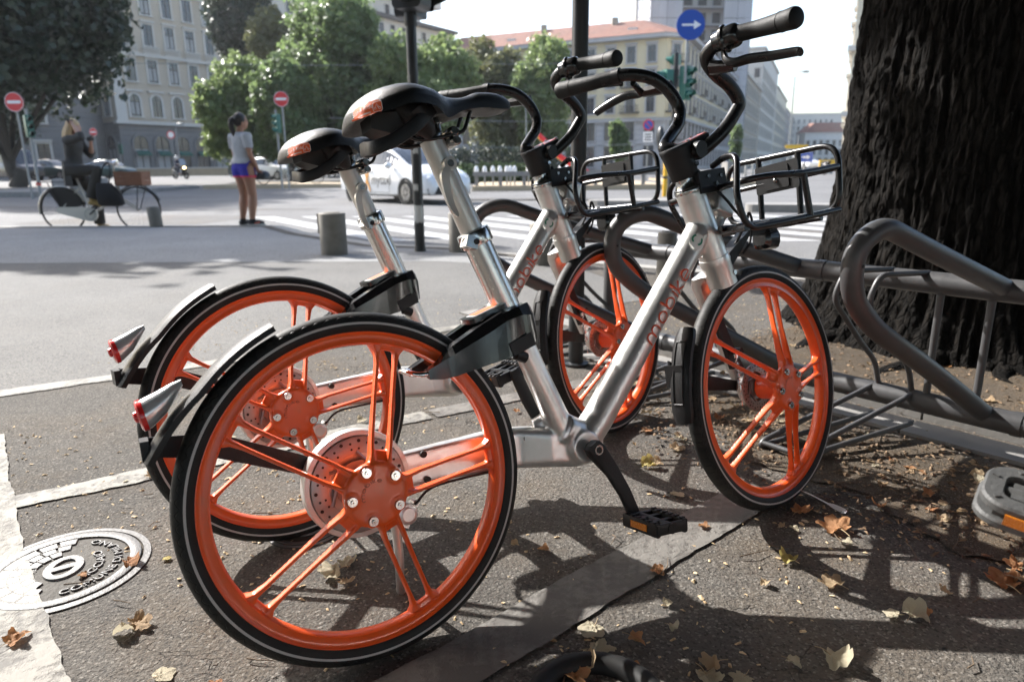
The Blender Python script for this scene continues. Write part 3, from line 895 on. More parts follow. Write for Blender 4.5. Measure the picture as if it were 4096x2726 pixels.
for q, (t, hd_) in enumerate(((-.19, R(22)), (.41, R(16)), (1.05, R(10)), (-.82, R(22)))):
    e = Vector((math.cos(hd_), math.sin(hd_), 0)); a = RDIR * t
    L = (.585, .70, .74, .60)[q]
    dz = .012 if q in (0, 3) else 0
    pts = [a + e * .01 + Vector((0, 0, ZU)), a - e * (L * .52) + Vector((0, 0, ZU + .120)), a - e * (L * .86) + Vector((0, 0, .705 - dz)), a - e * L + Vector((0, 0, .655 - dz)), a - e * L + Vector((0, 0, .545 - dz)), a - e * (L * .86) + Vector((0, 0, .455 - dz)), a - e * (L * .42) + Vector((0, 0, .290)), a + e * .01 + Vector((0, 0, ZL))]
    MB().tube(fillet(pts, .085, 7), .0262, 18).build('hoop', M_RACK, rack)
    jm = MB(); jm.tube([a + RDIR * -.012 + RDIR * -.08 + Vector((0, 0, ZU)), a + RDIR * .012 - RDIR * .08 + Vector((0, 0, ZU))], .0355, 20)
    jm.build('joint_sleeve', M_RACK, rack); jm = MB(); jm.tube([a - RDIR * .092 + Vector((0, 0, ZL)), a - RDIR * .068 + Vector((0, 0, ZL))], .0355, 20)
    jm.build('joint_sleeve', M_RACK, rack)
    hl_ = a - e * L + Vector((0, 0, .60)) + RDIR * -.0275
    MB().cyl(hl_ - e * .004, hl_ - e * .004 - RDIR * .0015, .0042, 10).build('drain_hole', M_DARK, rack)
    # wheel holder of two thin bent rods beside each hoop
    if q in (0, 1, 2, 3):
        for dt in (.20, .30):
            b = RDIR * (t + dt)
            pts = [b + Vector((0, 0, ZU + .028)), b - e * .20 + Vector((0, 0, ZU + .035)), b - e * .235 + Vector((0, 0, ZU - .045)), b - e * .10 + Vector((0, 0, .30)), b - e * .03 + Vector((0, 0, .235)), b + Vector((0, 0, ZL + .02))]
            MB().tube(fillet(pts, .035, 5), .0085, 10).build('holder_rod', M_RACK, rack)
        for dt in (.19, .31):
            b = RDIR * (t + dt)
            pts = [b + Vector((0, 0, ZL + .025)), b - e * .44 + Vector((0, 0, .030)), b - e * .455 + Vector((0, 0, .012)), b + Vector((0, 0, ZL - .075))]
            MB().tube(fillet(pts, .035, 5), .0085, 10).build('holder_rod', M_RACK, rack)
        MB().tube([RDIR * (t + .19) - e * .447 + Vector((0, 0, .022)), RDIR * (t + .31) - e * .447 + Vector((0, 0, .022))], .0085, 10).build('holder_rod', M_RACK, rack)
for t in (1.28, -.03, -.16):
    r_ = .030 if t > 1 else .0105
    MB().tube([rk(t, 0, ZU), rk(t, 0, 0 if t > 1 else ZL)], r_, 14).build('post', M_RACK, rack)
for t in (-1.5,):
    MB().tube([rk(t, 0, ZU), rk(t, 0, 0)], .030, 14).build('post', M_RACK, rack)
MB().prism(rrect(.26, .20, .01), 0, .006, basis(rk(1.26, -.02, .0045), RDIR, RNRM, (0, 0, 1))).build('base_plate', M_CONC, rack)

# ================================================================== the big tree on the right
def _bark():
    k = NT('furrowed_bark')
    v = k.mapped((15, 15, 2.0)); w = k.mapped((44, 44, 8))
    n1 = k.noise(1.3, 8, .72, v); n2 = k.noise(1.6, 6, .7, w)
    h = k.math('ADD', k.math('MULTIPLY', n1, .7), k.math('MULTIPLY', n2, .4))
    c = k.ramp(h, [(.36, (.002, .0018, .0016)), (.50, (.006, .005, .0042)), (.64, (.013, .0106, .0085)), (.8, (.036, .029, .022))])  # bark tones pushed near black to stand in for the crown's shade
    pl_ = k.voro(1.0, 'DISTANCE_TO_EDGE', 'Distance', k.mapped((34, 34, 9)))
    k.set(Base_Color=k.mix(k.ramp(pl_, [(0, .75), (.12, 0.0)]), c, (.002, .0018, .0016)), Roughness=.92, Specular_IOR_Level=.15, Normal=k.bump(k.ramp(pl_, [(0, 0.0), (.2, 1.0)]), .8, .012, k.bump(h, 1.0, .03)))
    return k.mat
M_BARK = _bark()
TREE_C = Vector((2.33, 3.45))
def bark_trunk():
    na, nz = 520, 230; H = 4.6
    vs = np.zeros((nz + 1, na, 3))
    for j in range(nz + 1):
        z = -.05 + H * (j / nz) ** 1.25
        flare = .15 * math.exp(-max(z, 0) / .20) + .055 * math.exp(-max(z, 0) / .6)
        base = .625 + flare - .022 * z
        lean = Vector((.012 * z, .01 * z))
        for i in range(na):
            a = 2 * PI * i / na
            lobes = .022 * math.sin(a * 5 + 1.3) * math.exp(-z / .6) + .012 * math.sin(3 * a + .5) + .06 * max(0, math.sin(a * 6 + .4)) ** 3 * math.exp(-max(z, 0) / .16)
            p = Vector((math.cos(a) * 17, math.sin(a) * 17, z * 3.0 + .35 * math.sin(a * 3)))
            w = mnoise.noise(Vector((math.cos(a) * 2, math.sin(a) * 2, z * .9))) * 1.1
            n1 = 1 - abs(mnoise.noise(p + Vector((w, w, 0)))) * 2.2
            n2 = 1 - abs(mnoise.noise(Vector((p.x * 2.1, p.y * 2.1, p.z * 4.2)) + Vector((5, w, 0)))) * 2.0
            r_ = base + lobes + .021 * n1 + .013 * n2 + .005 * mnoise.noise(p * 7)
            vs[j, i] = (TREE_C.x + lean.x + r_ * math.cos(a), TREE_C.y + lean.y + r_ * math.sin(a), z)
    fs = [(j * na + i, j * na + (i + 1) % na, (j + 1) * na + (i + 1) % na, (j + 1) * na + i) for j in range(nz) for i in range(na)]
    return MB().add([tuple(p) for p in vs.reshape(-1, 3)], fs)
big = thing('plane_tree', 'huge dark tree trunk with furrowed bark rising behind the rack at the right', 'tree', (TREE_C.x, TREE_C.y, 0))
tk = bark_trunk()
for q in range(7):     # limbs above the picture
    a = R(20 + 51 * q); e = Vector((math.cos(a), math.sin(a), 0))
    s0 = Vector((TREE_C.x + .15, TREE_C.y + .05, 4.0 + .12 * q))
    tk.tube(catmull([s0, s0 + e * 1.1 + Vector((0, 0, 1.1)), s0 + e * 2.4 + Vector((0, 0, 1.9)), s0 + e * 4.2 + Vector((0, 0, 2.6))], 4), [.30 - .02 * i for i in range(13)], 10)
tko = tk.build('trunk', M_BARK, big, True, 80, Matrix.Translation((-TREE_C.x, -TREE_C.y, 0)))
# surface roots at the foot
for q, (a, L, w) in enumerate(((226, .62, .075), (250, .5, .06), (200, .55, .07))):
    e = Vector((math.cos(R(a)), math.sin(R(a)), 0)); s_ = Vector((-e.y, e.x, 0))
    pts = [e * (.58 + L * t) + s_ * (.07 * math.sin(t * 5 + q)) + Vector((0, 0, .10 * (1 - t) ** 2 - .01)) for t in (0, .25, .5, .75, 1)]
    c = catmull(pts, 4)
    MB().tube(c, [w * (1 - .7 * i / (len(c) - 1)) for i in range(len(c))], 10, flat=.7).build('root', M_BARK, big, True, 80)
# ================================================================== trees and hedges
def leafmat(name, c0, c1, trans=.35):
    k = NT(name)
    g = k.N('ShaderNodeNewGeometry')
    c = k.mix(g.outputs['Random Per Island'], c0, c1)
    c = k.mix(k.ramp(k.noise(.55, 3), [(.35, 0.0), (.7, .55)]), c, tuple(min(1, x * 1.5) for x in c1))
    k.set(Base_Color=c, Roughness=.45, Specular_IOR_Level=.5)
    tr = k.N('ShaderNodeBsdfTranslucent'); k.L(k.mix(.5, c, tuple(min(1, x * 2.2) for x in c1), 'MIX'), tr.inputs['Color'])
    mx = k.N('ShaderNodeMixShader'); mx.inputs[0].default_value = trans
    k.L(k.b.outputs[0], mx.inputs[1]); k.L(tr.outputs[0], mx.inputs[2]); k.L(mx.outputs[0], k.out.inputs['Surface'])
    return k.mat
M_LEAF_A = leafmat('plane_leaves', (.085, .125, .048), (.185, .240, .090), .42)
M_LEAF_B = leafmat('dark_evergreen_leaves', (.016, .028, .018), (.034, .050, .030), .22)  # dark species, deepened further to stand in for shade on the crown
M_LEAF_C = leafmat('mid_green_leaves', (.062, .096, .040), (.135, .188, .074), .42)
M_LEAF_D = leafmat('olive_leaves', (.075, .085, .038), (.145, .150, .062), .4)
M_TRUNK = mat('grey_brown_bark', (.060, .050, .040), .9, 0, .35, 3, .8, 12)

def crown_mesh(name, blobs, n, size, m, seed, fill=.35, up=.35):
    """thousands of leaf-clump faces spread through a crown of overlapping lobes"""
    g = np.random.default_rng(seed)
    B = np.array(blobs, float); wgt = (B[:, 3] * B[:, 4] * B[:, 5]) ** (2 / 3); wgt /= wgt.sum()
    k = g.choice(len(B), n, p=wgt); b = B[k]
    d = g.normal(size=(n, 3)); d /= np.linalg.norm(d, axis=1)[:, None]
    r = 1 - np.abs(g.normal(0, fill * .5, n)); r = np.clip(r, .05, 1.0)
    # lumps and holes
    lump = 1 + .16 * np.sin(d[:, 0] * 7 + k * 1.7) * np.sin(d[:, 1] * 6 + k) + .12 * np.sin(d[:, 2] * 11 + k * 2.1 + d[:, 0] * 5)
    r = r * lump + g.normal(0, .085, n)
    p = b[:, :3] + d * b[:, 3:6] * r[:, None]
    nn = d + g.normal(0, .75, (n, 3)); nn[:, 2] += up; nn /= np.linalg.norm(nn, axis=1)[:, None]
    a = g.normal(size=(n, 3)); u = np.cross(nn, a); u /= np.linalg.norm(u, axis=1)[:, None]; v = np.cross(nn, u)
    s = size * g.uniform(.55, 1.35, n)[:, None]
    fold = nn * s * .25
    V = np.stack([p - u * s * .5, p - v * s * .36 + fold * .6, p + u * s * .5 - fold, p + v * s * .36 + fold * .6], 1).reshape(-1, 3)
    me = bpy.data.meshes.new(name)
    me.vertices.add(4 * n); me.vertices.foreach_set('co', V.astype(np.float32).ravel())
    me.loops.add(4 * n); me.loops.foreach_set('vertex_index', np.arange(4 * n, dtype=np.int32))
    me.polygons.add(n); me.polygons.foreach_set('loop_start', np.arange(0, 4 * n, 4, dtype=np.int32)); me.polygons.foreach_set('loop_total', np.full(n, 4, dtype=np.int32))
    me.update(calc_edges=True); me.materials.append(m)
    return me

def lobes(g, c, R3, n, k=.48):
    """irregular cluster of lobes filling an ellipsoid"""
    out = [(c[0], c[1], c[2], R3[0] * .72, R3[1] * .72, R3[2] * .72)]
    for i in range(n):
        d = g.normal(size=3); d /= np.linalg.norm(d)
        q = g.uniform(.45, .78); rr = k * g.uniform(.55, 1.0)
        out.append((c[0] + d[0] * R3[0] * q, c[1] + d[1] * R3[1] * q, c[2] + d[2] * R3[2] * q, R3[0] * rr, R3[1] * rr, R3[2] * rr * .9))
    return out

def tree(label, x, y, h0, h1, rad, m, n, size, seed, group=None, name='street_tree', trunk_r=.22, nl=16, squash=1.0, kb=.48):
    g = np.random.default_rng(seed)
    t = thing(name, label, 'tree', (x, y, road_z(y)), 0, group)
    B = lobes(g, (0, 0, (h0 + h1) / 2), (rad, rad * squash, (h1 - h0) / 2), nl, kb)
    obj('crown', crown_mesh('crown', B, n, size, m, seed + 1), t)
    tk = MB(); top = (h0 + h1) / 2
    tk.tube(catmull([(0, 0, -.05), (.05 * rad, .02, h0 * .5), (-.03 * rad, 0, h0), (0, 0, top)], 4), [trunk_r * (1.25 - .06 * i) for i in range(13)], 10)
    for q in range(6):
        a = 2 * PI * q / 6 + seed; e = Vector((math.cos(a), math.sin(a), 0))
        s0 = Vector((0, 0, h0 * .8 + .1 * q)); tk.tube(catmull([s0, s0 + e * rad * .25 + Vector((0, 0, rad * .3)), s0 + e * rad * .6 + Vector((0, 0, rad * .75))], 3), [trunk_r * .5, trunk_r * .44, trunk_r * .4, trunk_r * .33, trunk_r * .26, trunk_r * .2, trunk_r * .12], 7)
    tk.build('trunk', M_TRUNK, t, True, 80)
    return t
TG = 'trees round the square'
def at(px, Y): return (px + 3.9 - 1178) / 1571 * Y * .969
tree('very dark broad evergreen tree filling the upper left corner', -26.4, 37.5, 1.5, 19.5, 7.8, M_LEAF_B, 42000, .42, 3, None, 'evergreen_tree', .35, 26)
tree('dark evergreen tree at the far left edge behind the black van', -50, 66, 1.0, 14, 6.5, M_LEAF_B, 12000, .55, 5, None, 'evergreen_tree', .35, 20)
tree('light green bushy tree left of the centre behind the woman in blue shorts', at(560, 44), 44, .9, 7.6, 2.9, M_LEAF_A, 24000, .27, 11)
tree('tallest broad green tree in the middle of the square', at(790, 46), 46, 1.4, 11.0, 4.3, M_LEAF_C, 39000, .30, 12)
tree('bushy green tree between the tallest one and the black signal pole', at(672, 42), 42, .8, 7.2, 2.6, M_LEAF_C, 21000, .27, 18)
tree('green tree behind the black signal pole', at(965, 44), 44, 1.2, 9.0, 3.9, M_LEAF_A, 33000, .28, 13)
tree('olive brown tree right of the signal pole under the red roof', at(1130, 62), 62, 1.0, 11.0, 2.9, M_LEAF_D, 22500, .33, 14)
tree('green tree with a pale top left of the round black pole', at(1245, 60), 60, 1.0, 11.5, 3.0, M_LEAF_A, 24000, .33, 15)
tree('dark tree seen low between the olive tree and the slide', at(1185, 70), 70, .3, 8.5, 3.4, M_LEAF_B, 12000, .45, 16)
tree('dark conifer rising behind the middle trees in front of the palazzo', at(588, 66), 66, 9.0, 19.5, 3.4, M_LEAF_B, 18000, .42, 17, None, 'conifer_tree', .3, 18)
tree('brownish green low tree beside the dark conifer', at(648, 62), 62, 9.0, 14.0, 2.3, M_LEAF_D, 15000, .32, 19)
tree('young conical tree in a planter left of the no parking sign', at(1425, 46), 46, .6, 3.9, .75, M_LEAF_C, 3000, .26, 20, None, 'planter_tree', .06, 8)
tree('young conical tree in a planter beside the basket of the nearest bicycle', at(1690, 55), 55, .8, 4.0, .62, M_LEAF_C, 2600, .26, 21, None, 'planter_tree', .06, 8)
for px, Y, lab in ((1425, 46, 'square concrete planter under the left young tree'), (1690, 55, 'square concrete planter under the right young tree')):
    b = MB(); s = .75
    b.loft([[(-s, -s, 0), (s, -s, 0), (s, s, 0), (-s, s, 0)], [(-s * 1.05, -s * 1.05, .85), (s * 1.05, -s * 1.05, .85), (s * 1.05, s * 1.05, .85), (-s * 1.05, s * 1.05, .85)], [(-s * .9, -s * .9, .85), (s * .9, -s * .9, .85), (s * .9, s * .9, .85), (-s * .9, s * .9, .85)], [(-s * .9, -s * .9, .7), (s * .9, -s * .9, .7), (s * .9, s * .9, .7), (-s * .9, s * .9, .7)]])
    o = b.build('planter', M_CONC, None, False, M=Matrix.Translation((at(px, Y), Y, road_z(Y)))); tag(o, lab, 'planter')
# crown of the big tree beside the rack, and a street tree outside the picture on the left whose shade lies on the pavement
gb = np.random.default_rng(31)
obj('crown', crown_mesh('crown', [(b[0], b[1], b[2], b[3], b[4], b[5]) for b in lobes(gb, (-1.0, 1.4, 6.4), (4.4, 4.0, 2.3), 18, .55)], 24000, .32, M_LEAF_C, 32, .8), big)
tree('street tree outside the picture on the left whose shade lies on the pavement', -12.6, 14.2, 5.4, 10.0, 4.4, M_LEAF_C, 9000, .40, 41, squash=.55)
for i_, (x_, y_, r0, r1) in enumerate(((3.6, -1.6, 4.6, 9.5), (-5.2, -1.2, 4.6, 9.5), (-.8, -2.0, 4.7, 9.8), (8.2, .2, 4.6, 9.5), (-5.5, -7.6, 2.2, 9.0), (.6, -7.6, 2.4, 10.0), (6.5, -6.0, 2.2, 9.5), (12.5, -2.0, 2.0, 9.0), (-12.5, -2.5, 2.4, 9.0))):  # unseen trees added overhead and behind to block sky light
    tree('unseen tree added near the camera to block sky light', x_, y_, r0, r1, 4.6, M_LEAF_B, 9000, .55, 60 + i_, 'unseen trees added to block sky light')
def hedge(label, x0, x1, y, h, w, m, n, seed):
    B = []
    k = int((x1 - x0) / (w * .8)) + 1
    for i in range(k): B.append((x0 + (x1 - x0) * i / max(1, k - 1), y + .1 * math.sin(i * 2.1), h * .52, w * .75, w * .6, h * .52))
    o = obj('hedge', crown_mesh('hedge', B, n, .17, m, seed), None, Matrix.Translation((0, 0, road_z(y))))
    tag(o, label, 'hedge')
hedge('low clipped hedge behind the row of white caps', at(1075, 36), at(1215, 36), 36, .95, .9, M_LEAF_C, 7000, 51)
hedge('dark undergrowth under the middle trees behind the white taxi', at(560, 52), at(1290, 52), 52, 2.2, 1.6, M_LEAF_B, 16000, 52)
# ================================================================== street furniture
M_SIGNRED = mat('sign_red', (.60, .025, .03), .35, 0, .08, 3)
M_SIGNWHITE = mat('sign_white', (.80, .80, .80), .4, 0, .05, 3)
M_SIGNBLUE = mat('sign_blue', (.015, .07, .36), .35, 0, .1, 3)
M_POLEGREY = mat('galvanised_pole', (.28, .29, .29), .5, .5, .2, 5)
M_POLEBLK = mat('black_painted_pole', (.020, .022, .024), .42, .1, .4, 9, .2, 120)
M_SIGGREEN = mat('green_signal_housing', (.02, .13, .095), .4, 0, .2, 4)
M_YELLOWP = mat('yellow_paint', (.75, .42, .015), .45, 0, .1, 4)
M_BOLL = mat('rusty_grey_bollard', (.19, .175, .15), .75, .2, .4, 9, .5, 90)
M_SAND = mat('sand_coloured_paving', (.42, .33, .22), .85, 0, .2, 2)
M_PAPER = mat('torn_paper', (.55, .55, .53), .8, 0, .2, 20)

def disc(mb, c, r, y0, y1, n=32):
    P = [(r * math.cos(2 * PI * i / n), r * math.sin(2 * PI * i / n)) for i in range(n)]
    mb.prism(P, 0, 1, Matrix(((1, 0, 0, c[0]), (0, 0, -(y1 - y0), c[1] + y1 - (y1 - y0) * 0), (0, 1, 0, c[2]), (0, 0, 0, 1))))
def zat(px_y, x_px, Y):      # height of a picture row at distance Y (used only to choose real heights)
    return .836 + ((397.2 - .01027 * x_px) - px_y) / 1571 * Y * .969
def rsign(t, z, r, kind, y=0.0, x=0.0):
    """round sign facing -y at height z"""
    b = MB(); disc(b, (x, y - .030, z), r, -.012, .012); s = b.build('sign_plate', M_SIGNRED if kind in ('no_entry', 'parking', 'limit') else M_SIGNBLUE, t, False)
    if kind == 'no_entry':
        MB().span((x - r * .72, y - .047, z - r * .15), (x + r * .72, y - .043, z + r * .15)).build('white_bar', M_SIGNWHITE, s, False)
        q = MB(); q.lathe([(r, .0432), (r * .95, .0436)], 36, basis((x, y, z), (1, 0, 0), (0, 0, 1), (0, -1, 0))); q.build('white_edge', M_SIGNWHITE, s, False)
    elif kind == 'arrow':
        v = [(-.62, -.07), (.22, -.07), (.22, -.30), (.72, 0), (.22, .30), (.22, .07), (-.62, .07)]
        MB().prism([(p[0] * r, p[1] * r) for p in v], .043, .046, basis((x, y, z), (1, 0, 0), (0, 0, 1), (0, -1, 0))).build('white_arrow', M_SIGNWHITE, s, False)
    elif kind == 'parking':
        b = MB(); disc(b, (x, y - .044, z), r * .78, -.002, .002); b.build('blue_field', M_SIGNBLUE, s, False)
        q = MB(); q.box((x, y - .048, z), (r * 1.5, .003, r * .18), Matrix.Rotation(R(45), 3, 'Y')); q.build('red_bar', M_SIGNRED, s, False)
    elif kind == 'limit':
        b = MB(); disc(b, (x, y - .044, z), r * .74, -.002, .002); b.build('white_field', M_SIGNWHITE, s, False)
    return s
def pole(t, h, r, m, z0=-.02): return MB().tube([(0, 0, z0), (0, 0, h)], r, 12).build('pole', m, t)
def signal_head(t, c, rot, m, lens=3, s=1.0, dark=True):
    """three lens lantern facing local -y turned by rot"""
    Mx = Matrix.Translation(c) @ Matrix.Rotation(rot, 4, 'Z') @ Matrix.Scale(s, 4)
    b = MB(); b.loft([[Vector((p[0], y, p[1])) for p in rrect(.30, .32 * lens, .05, 3)] for y in (-.08, .14)])
    h = b.build('signal_head', m, t, True, 30, Mx)
    for i in range(lens):
        z = .32 * (lens - 1) / 2 - .32 * i
        v = MB(); secs = []
        for yy, rr in ((-.08, .115), (-.30, .112)):
            secs.append([Vector((rr * math.cos(a), yy + (.12 if (yy < -.2 and math.sin(a) < -.3) else 0), z + rr * math.sin(a))) for a in [2 * PI * k / 18 for k in range(18)]])
        v.loft(secs, True, False); v.build('visor', m, h)
        l = MB(); l.lathe([(.001, .115), (.06, .11), (.10, .085)], 20, basis((0, 0, z), (1, 0, 0), (0, 0, 1), (0, -1, 0))); l.build('lens', M_DARK, h)
    return h

# black signal post in front of the taxi
t = thing('traffic_signal', 'black traffic signal post with torn paper low on it before the white taxi', 'traffic signal', (-.944, 7.113, 0))
pole(t, 3.9, .052, M_POLEBLK)
signal_head(t, (.02, .10, 2.73), R(75), M_POLEBLK, 3, 1.0)
signal_head(t, (.02, -.14, 2.76), R(-20), M_POLEBLK, 3, 1.0)
b = MB(); b.lathe([(.056, 2.16), (.062, 2.18), (.062, 2.30), (.056, 2.32)], 20); b.lathe([(.056, -.0), (.060, .0), (.058, .05), (.053, .06)], 20); b.build('collar', M_POLEBLK, t)
for z0, z1, a0, a1, sd_ in ((.30, .47, 200, 330, 1), (.62, .68, 230, 285, 2), (.98, 1.03, 240, 300, 3), (1.55, 1.72, 215, 250, 4)):
    q = MB(); n = 14; top = []; bot = []
    for i in range(n + 1):
        a = R(a0 + (a1 - a0) * i / n); top.append((.0532 * math.cos(a), .0532 * math.sin(a), z1 + .03 * mnoise.noise(Vector((i * .7, sd_, 0))))); bot.append((.0532 * math.cos(a), .0532 * math.sin(a), z0 + .04 * mnoise.noise(Vector((i * .9, sd_ + 7, 0)))))
    q.loft([bot, top], False, False); q.build('torn_paper', M_PAPER if sd_ < 4 else mat('pale_scuff', (.16, .155, .14), .7), t)
# round black post behind the farther bicycle
t = thing('black_post', 'tall round black post rising behind the handlebar of the farther share bicycle', 'post', (.277, 2.86, 0))
MB().tube([(0, 0, -.01), (0, 0, 4.2)], .0325, 24).build('pole', M_POLEBLK, t)
MB().lathe([(.034, 0), (.055, .0), (.055, .012), (.034, .016)], 24).build('foot_ring', M_POLEBLK, t)

# bollards
def bollard(label, x, y, r, h, slot=True, lean=0, z0=0):
    t = thing('bollard', label, 'bollard', (x, y, z0), 0, 'short round bollards along the pavement edge')
    b = MB(); b.lathe([(r, -.03), (r, h - .012), (r - .006, h - .003), (r - .015, h), (.001, h + .004)], 40)
    b.build('body', M_BOLL, t, M=Matrix.Rotation(lean, 4, 'Y'))
    MB().lathe([(r * .62, h + .0015), (r * .60, h + .008), (.001, h + .010)], 28).build('cap', M_BOLL, t, M=Matrix.Rotation(lean, 4, 'Y'))
    if slot: MB().span((-r - .012, -.03, h - .20), (-r + .004, .03, h - .006)).build('side_plate', M_BOLL, t)
    return t
bollard('short round rusty bollard left of the black signal post', -1.788, 6.924, .132, .415)
bollard('short bollard seen between the two seat posts', -.525, 7.02, .11, .40, False)
bollard('short bollard behind the lettering of the farther bicycle', .285, 6.05, .12, .36, False)
bollard('thin leaning bollard beside the front wheel of the cyclist', -5.496, 10.72, .095, .30, False, R(-4))
bollard('pale short bollard behind the head tube of the nearest bicycle', 1.22, 5.35, .075, .34, False)

# signs and signals across the square
def signpost(label, px, Y, py, r, kind, cat='sign', hz=None, pole_r=.035, name='no_entry_sign'):
    t = thing(name, label, cat, (at(px, Y), Y, road_z(Y)))
    z = zat(py, px, Y) - road_z(Y)
    pole(t, z + r * .9, pole_r, M_POLEGREY); rsign(t, z, r, kind, -pole_r)
    return t, z
signpost('red and white no entry sign at the far left beside the dark tree', 64, 24.5, 244, .315, 'no_entry')
signpost('red and white no entry sign right of the standing woman', 662, 30.5, 237, .31, 'no_entry')
signpost('small no entry sign in the distance above the cyclist handlebar', 229, 58, 308, .32, 'no_entry')
signpost('small round white sign in front of the palazzo arcade', 404, 60, 314, .33, 'limit', name='round_sign')
t, z = signpost('round blue and red no parking sign with a white plate below it', 1488, 36, 292, .27, 'parking', name='no_parking_sign')
MB().span((-.24, -.06, z - .82), (.24, -.045, z - .32)).build('white_plate', M_SIGNWHITE, t, False)
for k in range(3): MB().span((-.17, -.064, z - .74 + k * .13), (.17, -.061, z - .68 + k * .13)).build('plate_print', M_SASH, t, False)
def signal(label, px, Y, py, s, rot, h_extra=.6, lens=3):
    t = thing('traffic_signal', label, 'traffic signal', (at(px, Y), Y, road_z(Y)))
    z = zat(py, px, Y) - road_z(Y)
    pole(t, z + h_extra, .05, M_POLEGREY)
    signal_head(t, (.16 * math.cos(rot), -.10, z), rot, M_SIGGREEN, lens, s)
    return t
signal('green traffic signal behind the far left no entry sign', 84, 25.6, 296, .80, R(55))
signal('green traffic signal under the no entry sign right of the woman', 646, 31.5, 290, .85, R(-60))
signal('green traffic signal far away in front of the arcade left part', 282, 62, 345, .9, R(15))
# the cluster with the blue arrow
Y = 17.6; px = 1545
t = thing('traffic_signal', 'post with two green three lens signals under the blue arrow sign', 'traffic signal', (at(px, Y), Y, ROAD_Z + .14))
zz_ = lambda py: zat(py, px, Y) - (ROAD_Z + .14)
pole(t, zz_(140), .055, M_POLEBLK)
signal_head(t, (-.20, .05, zz_(198)), R(-75), M_SIGGREEN, 2, .85)
signal_head(t, (.26, -.02, zz_(203)), R(42), M_SIGGREEN, 3, .82)
signal_head(t, (.02, .16, zz_(152)), R(-120), M_SIGGREEN, 1, .75)
MB().tube([(-.2, 0, zz_(190)), (.26, 0, zz_(190))], .025, 8).build('bracket', M_SIGGREEN, t)
q = MB(); q.ball((-.30, .02, zz_(318)), (.10, .16, .27), 12, 8); q.build('signal_back', M_POLEBLK, t)
t2 = thing('arrow_sign', 'round blue sign with a white arrow pointing right', 'sign', (at(1572, 17.4), 17.4, ROAD_Z + .14))
z = zat(83, 1575, 17.4) - (ROAD_Z + .14)
MB().tube([(-.05, .03, zz_(205)), (-.05, .03, z + .3)], .03, 10).build('pole', M_POLEGREY, t2); rsign(t2, z, .335, 'arrow', -.02)
isl = MB(); isl.prism([(1.9 * math.cos(a), .75 * math.sin(a)) for a in [2 * PI * i / 28 for i in range(28)]], 0, .14)
tag(isl.build('traffic_island', M_CONC, None, False, M=Matrix.Translation((at(1530, 17.6), 17.6, ROAD_Z))), kind='structure')
isl = MB(); isl.prism(rrect(2.1, .9, .2), 0, .16)
tag(isl.build('traffic_island', M_CONC, None, False, M=Matrix.Translation((6.05, 14.6, ROAD_Z)) @ Matrix.Rotation(R(-18), 4, 'Z')), kind='structure')
t = thing('yellow_post', 'yellow post behind the stem of the nearest bicycle', 'post', (at(1532, 22), 22, road_z(22)))
MB().lathe([(.07, 0), (.07, 1.15), (.05, 1.2), (.001, 1.22)], 18).build('body', M_YELLOWP, t); MB().lathe([(.075, .55), (.075, .62)], 18).build('band', M_POLEBLK, t)
# thin poles and lamps
def lamp(label, px, Y, h, arm, r=.06):
    t = thing('street_lamp', label, 'street lamp', (at(px, Y), Y, road_z(Y)))
    MB().tube([(0, 0, 0), (0, 0, h)], [r * 1.3, r * .7], 10).build('pole', M_POLEGREY, t)
    MB().tube(catmull([(0, 0, h - .1), (arm * .3, 0, h + .35), (arm, 0, h + .45)], 4), r * .5, 8).build('arm', M_POLEGREY, t)
    MB().ball((arm, 0, h + .40), (.35, .14, .10), 12, 6).build('lamp_head', M_POLEGREY, t)
lamp('tall grey street lamp at the head of the far street', 1812, 62, 7.8, .9, .07)
lamp('thin grey pole with a small arm among the dark trees', 1211, 38, 3.6, -.3, .05)
lamp('slim lamp post in front of the palazzo arcade', 416, 64, 4.2, .5, .06)
t = thing('direction_sign', 'yellow arrow shaped direction sign above the far street', 'sign', (at(1832, 58), 58, road_z(58)))
pole(t, 2.9, .05, M_POLEGREY)
MB().prism([(-.95, -.16), (.75, -.16), (.95, 0), (.75, .16), (-.95, .16), (-1.1, 0)], -.03, .03, basis((0, -.08, zat(339, 1832, 58) - road_z(58)), (1, 0, 0), (0, 0, 1), (0, -1, 0))).build('arrow_plate', M_YELLOWP, t, False)
t = thing('yellow_sign', 'yellow panel beside the trunk in the far street', 'sign', (at(1903, 50), 50, road_z(50)))
MB().span((-.55, -.05, .15), (.55, .05, .95)).build('board', M_YELLOWP, t, False); MB().span((-.45, -.03, 0), (.45, .03, .15)).build('foot', M_POLEGREY, t, False)
t = thing('blue_sign', 'square blue direction sign in the far street', 'sign', (at(1852, 66), 66, road_z(66)))
pole(t, 1.4, .05, M_POLEGREY); MB().span((-.65, -.09, .75), (.65, -.05, 1.65)).build('board', M_SIGNBLUE, t, False)
MB().prism([(-.35, -.07), (.1, -.07), (.1, -.2), (.4, 0), (.1, .2), (.1, .07), (-.35, .07)], .092, .096, basis((0, 0, 1.2), (1, 0, 0), (0, 0, 1), (0, -1, 0))).build('white_arrow', M_SIGNWHITE, t, False)
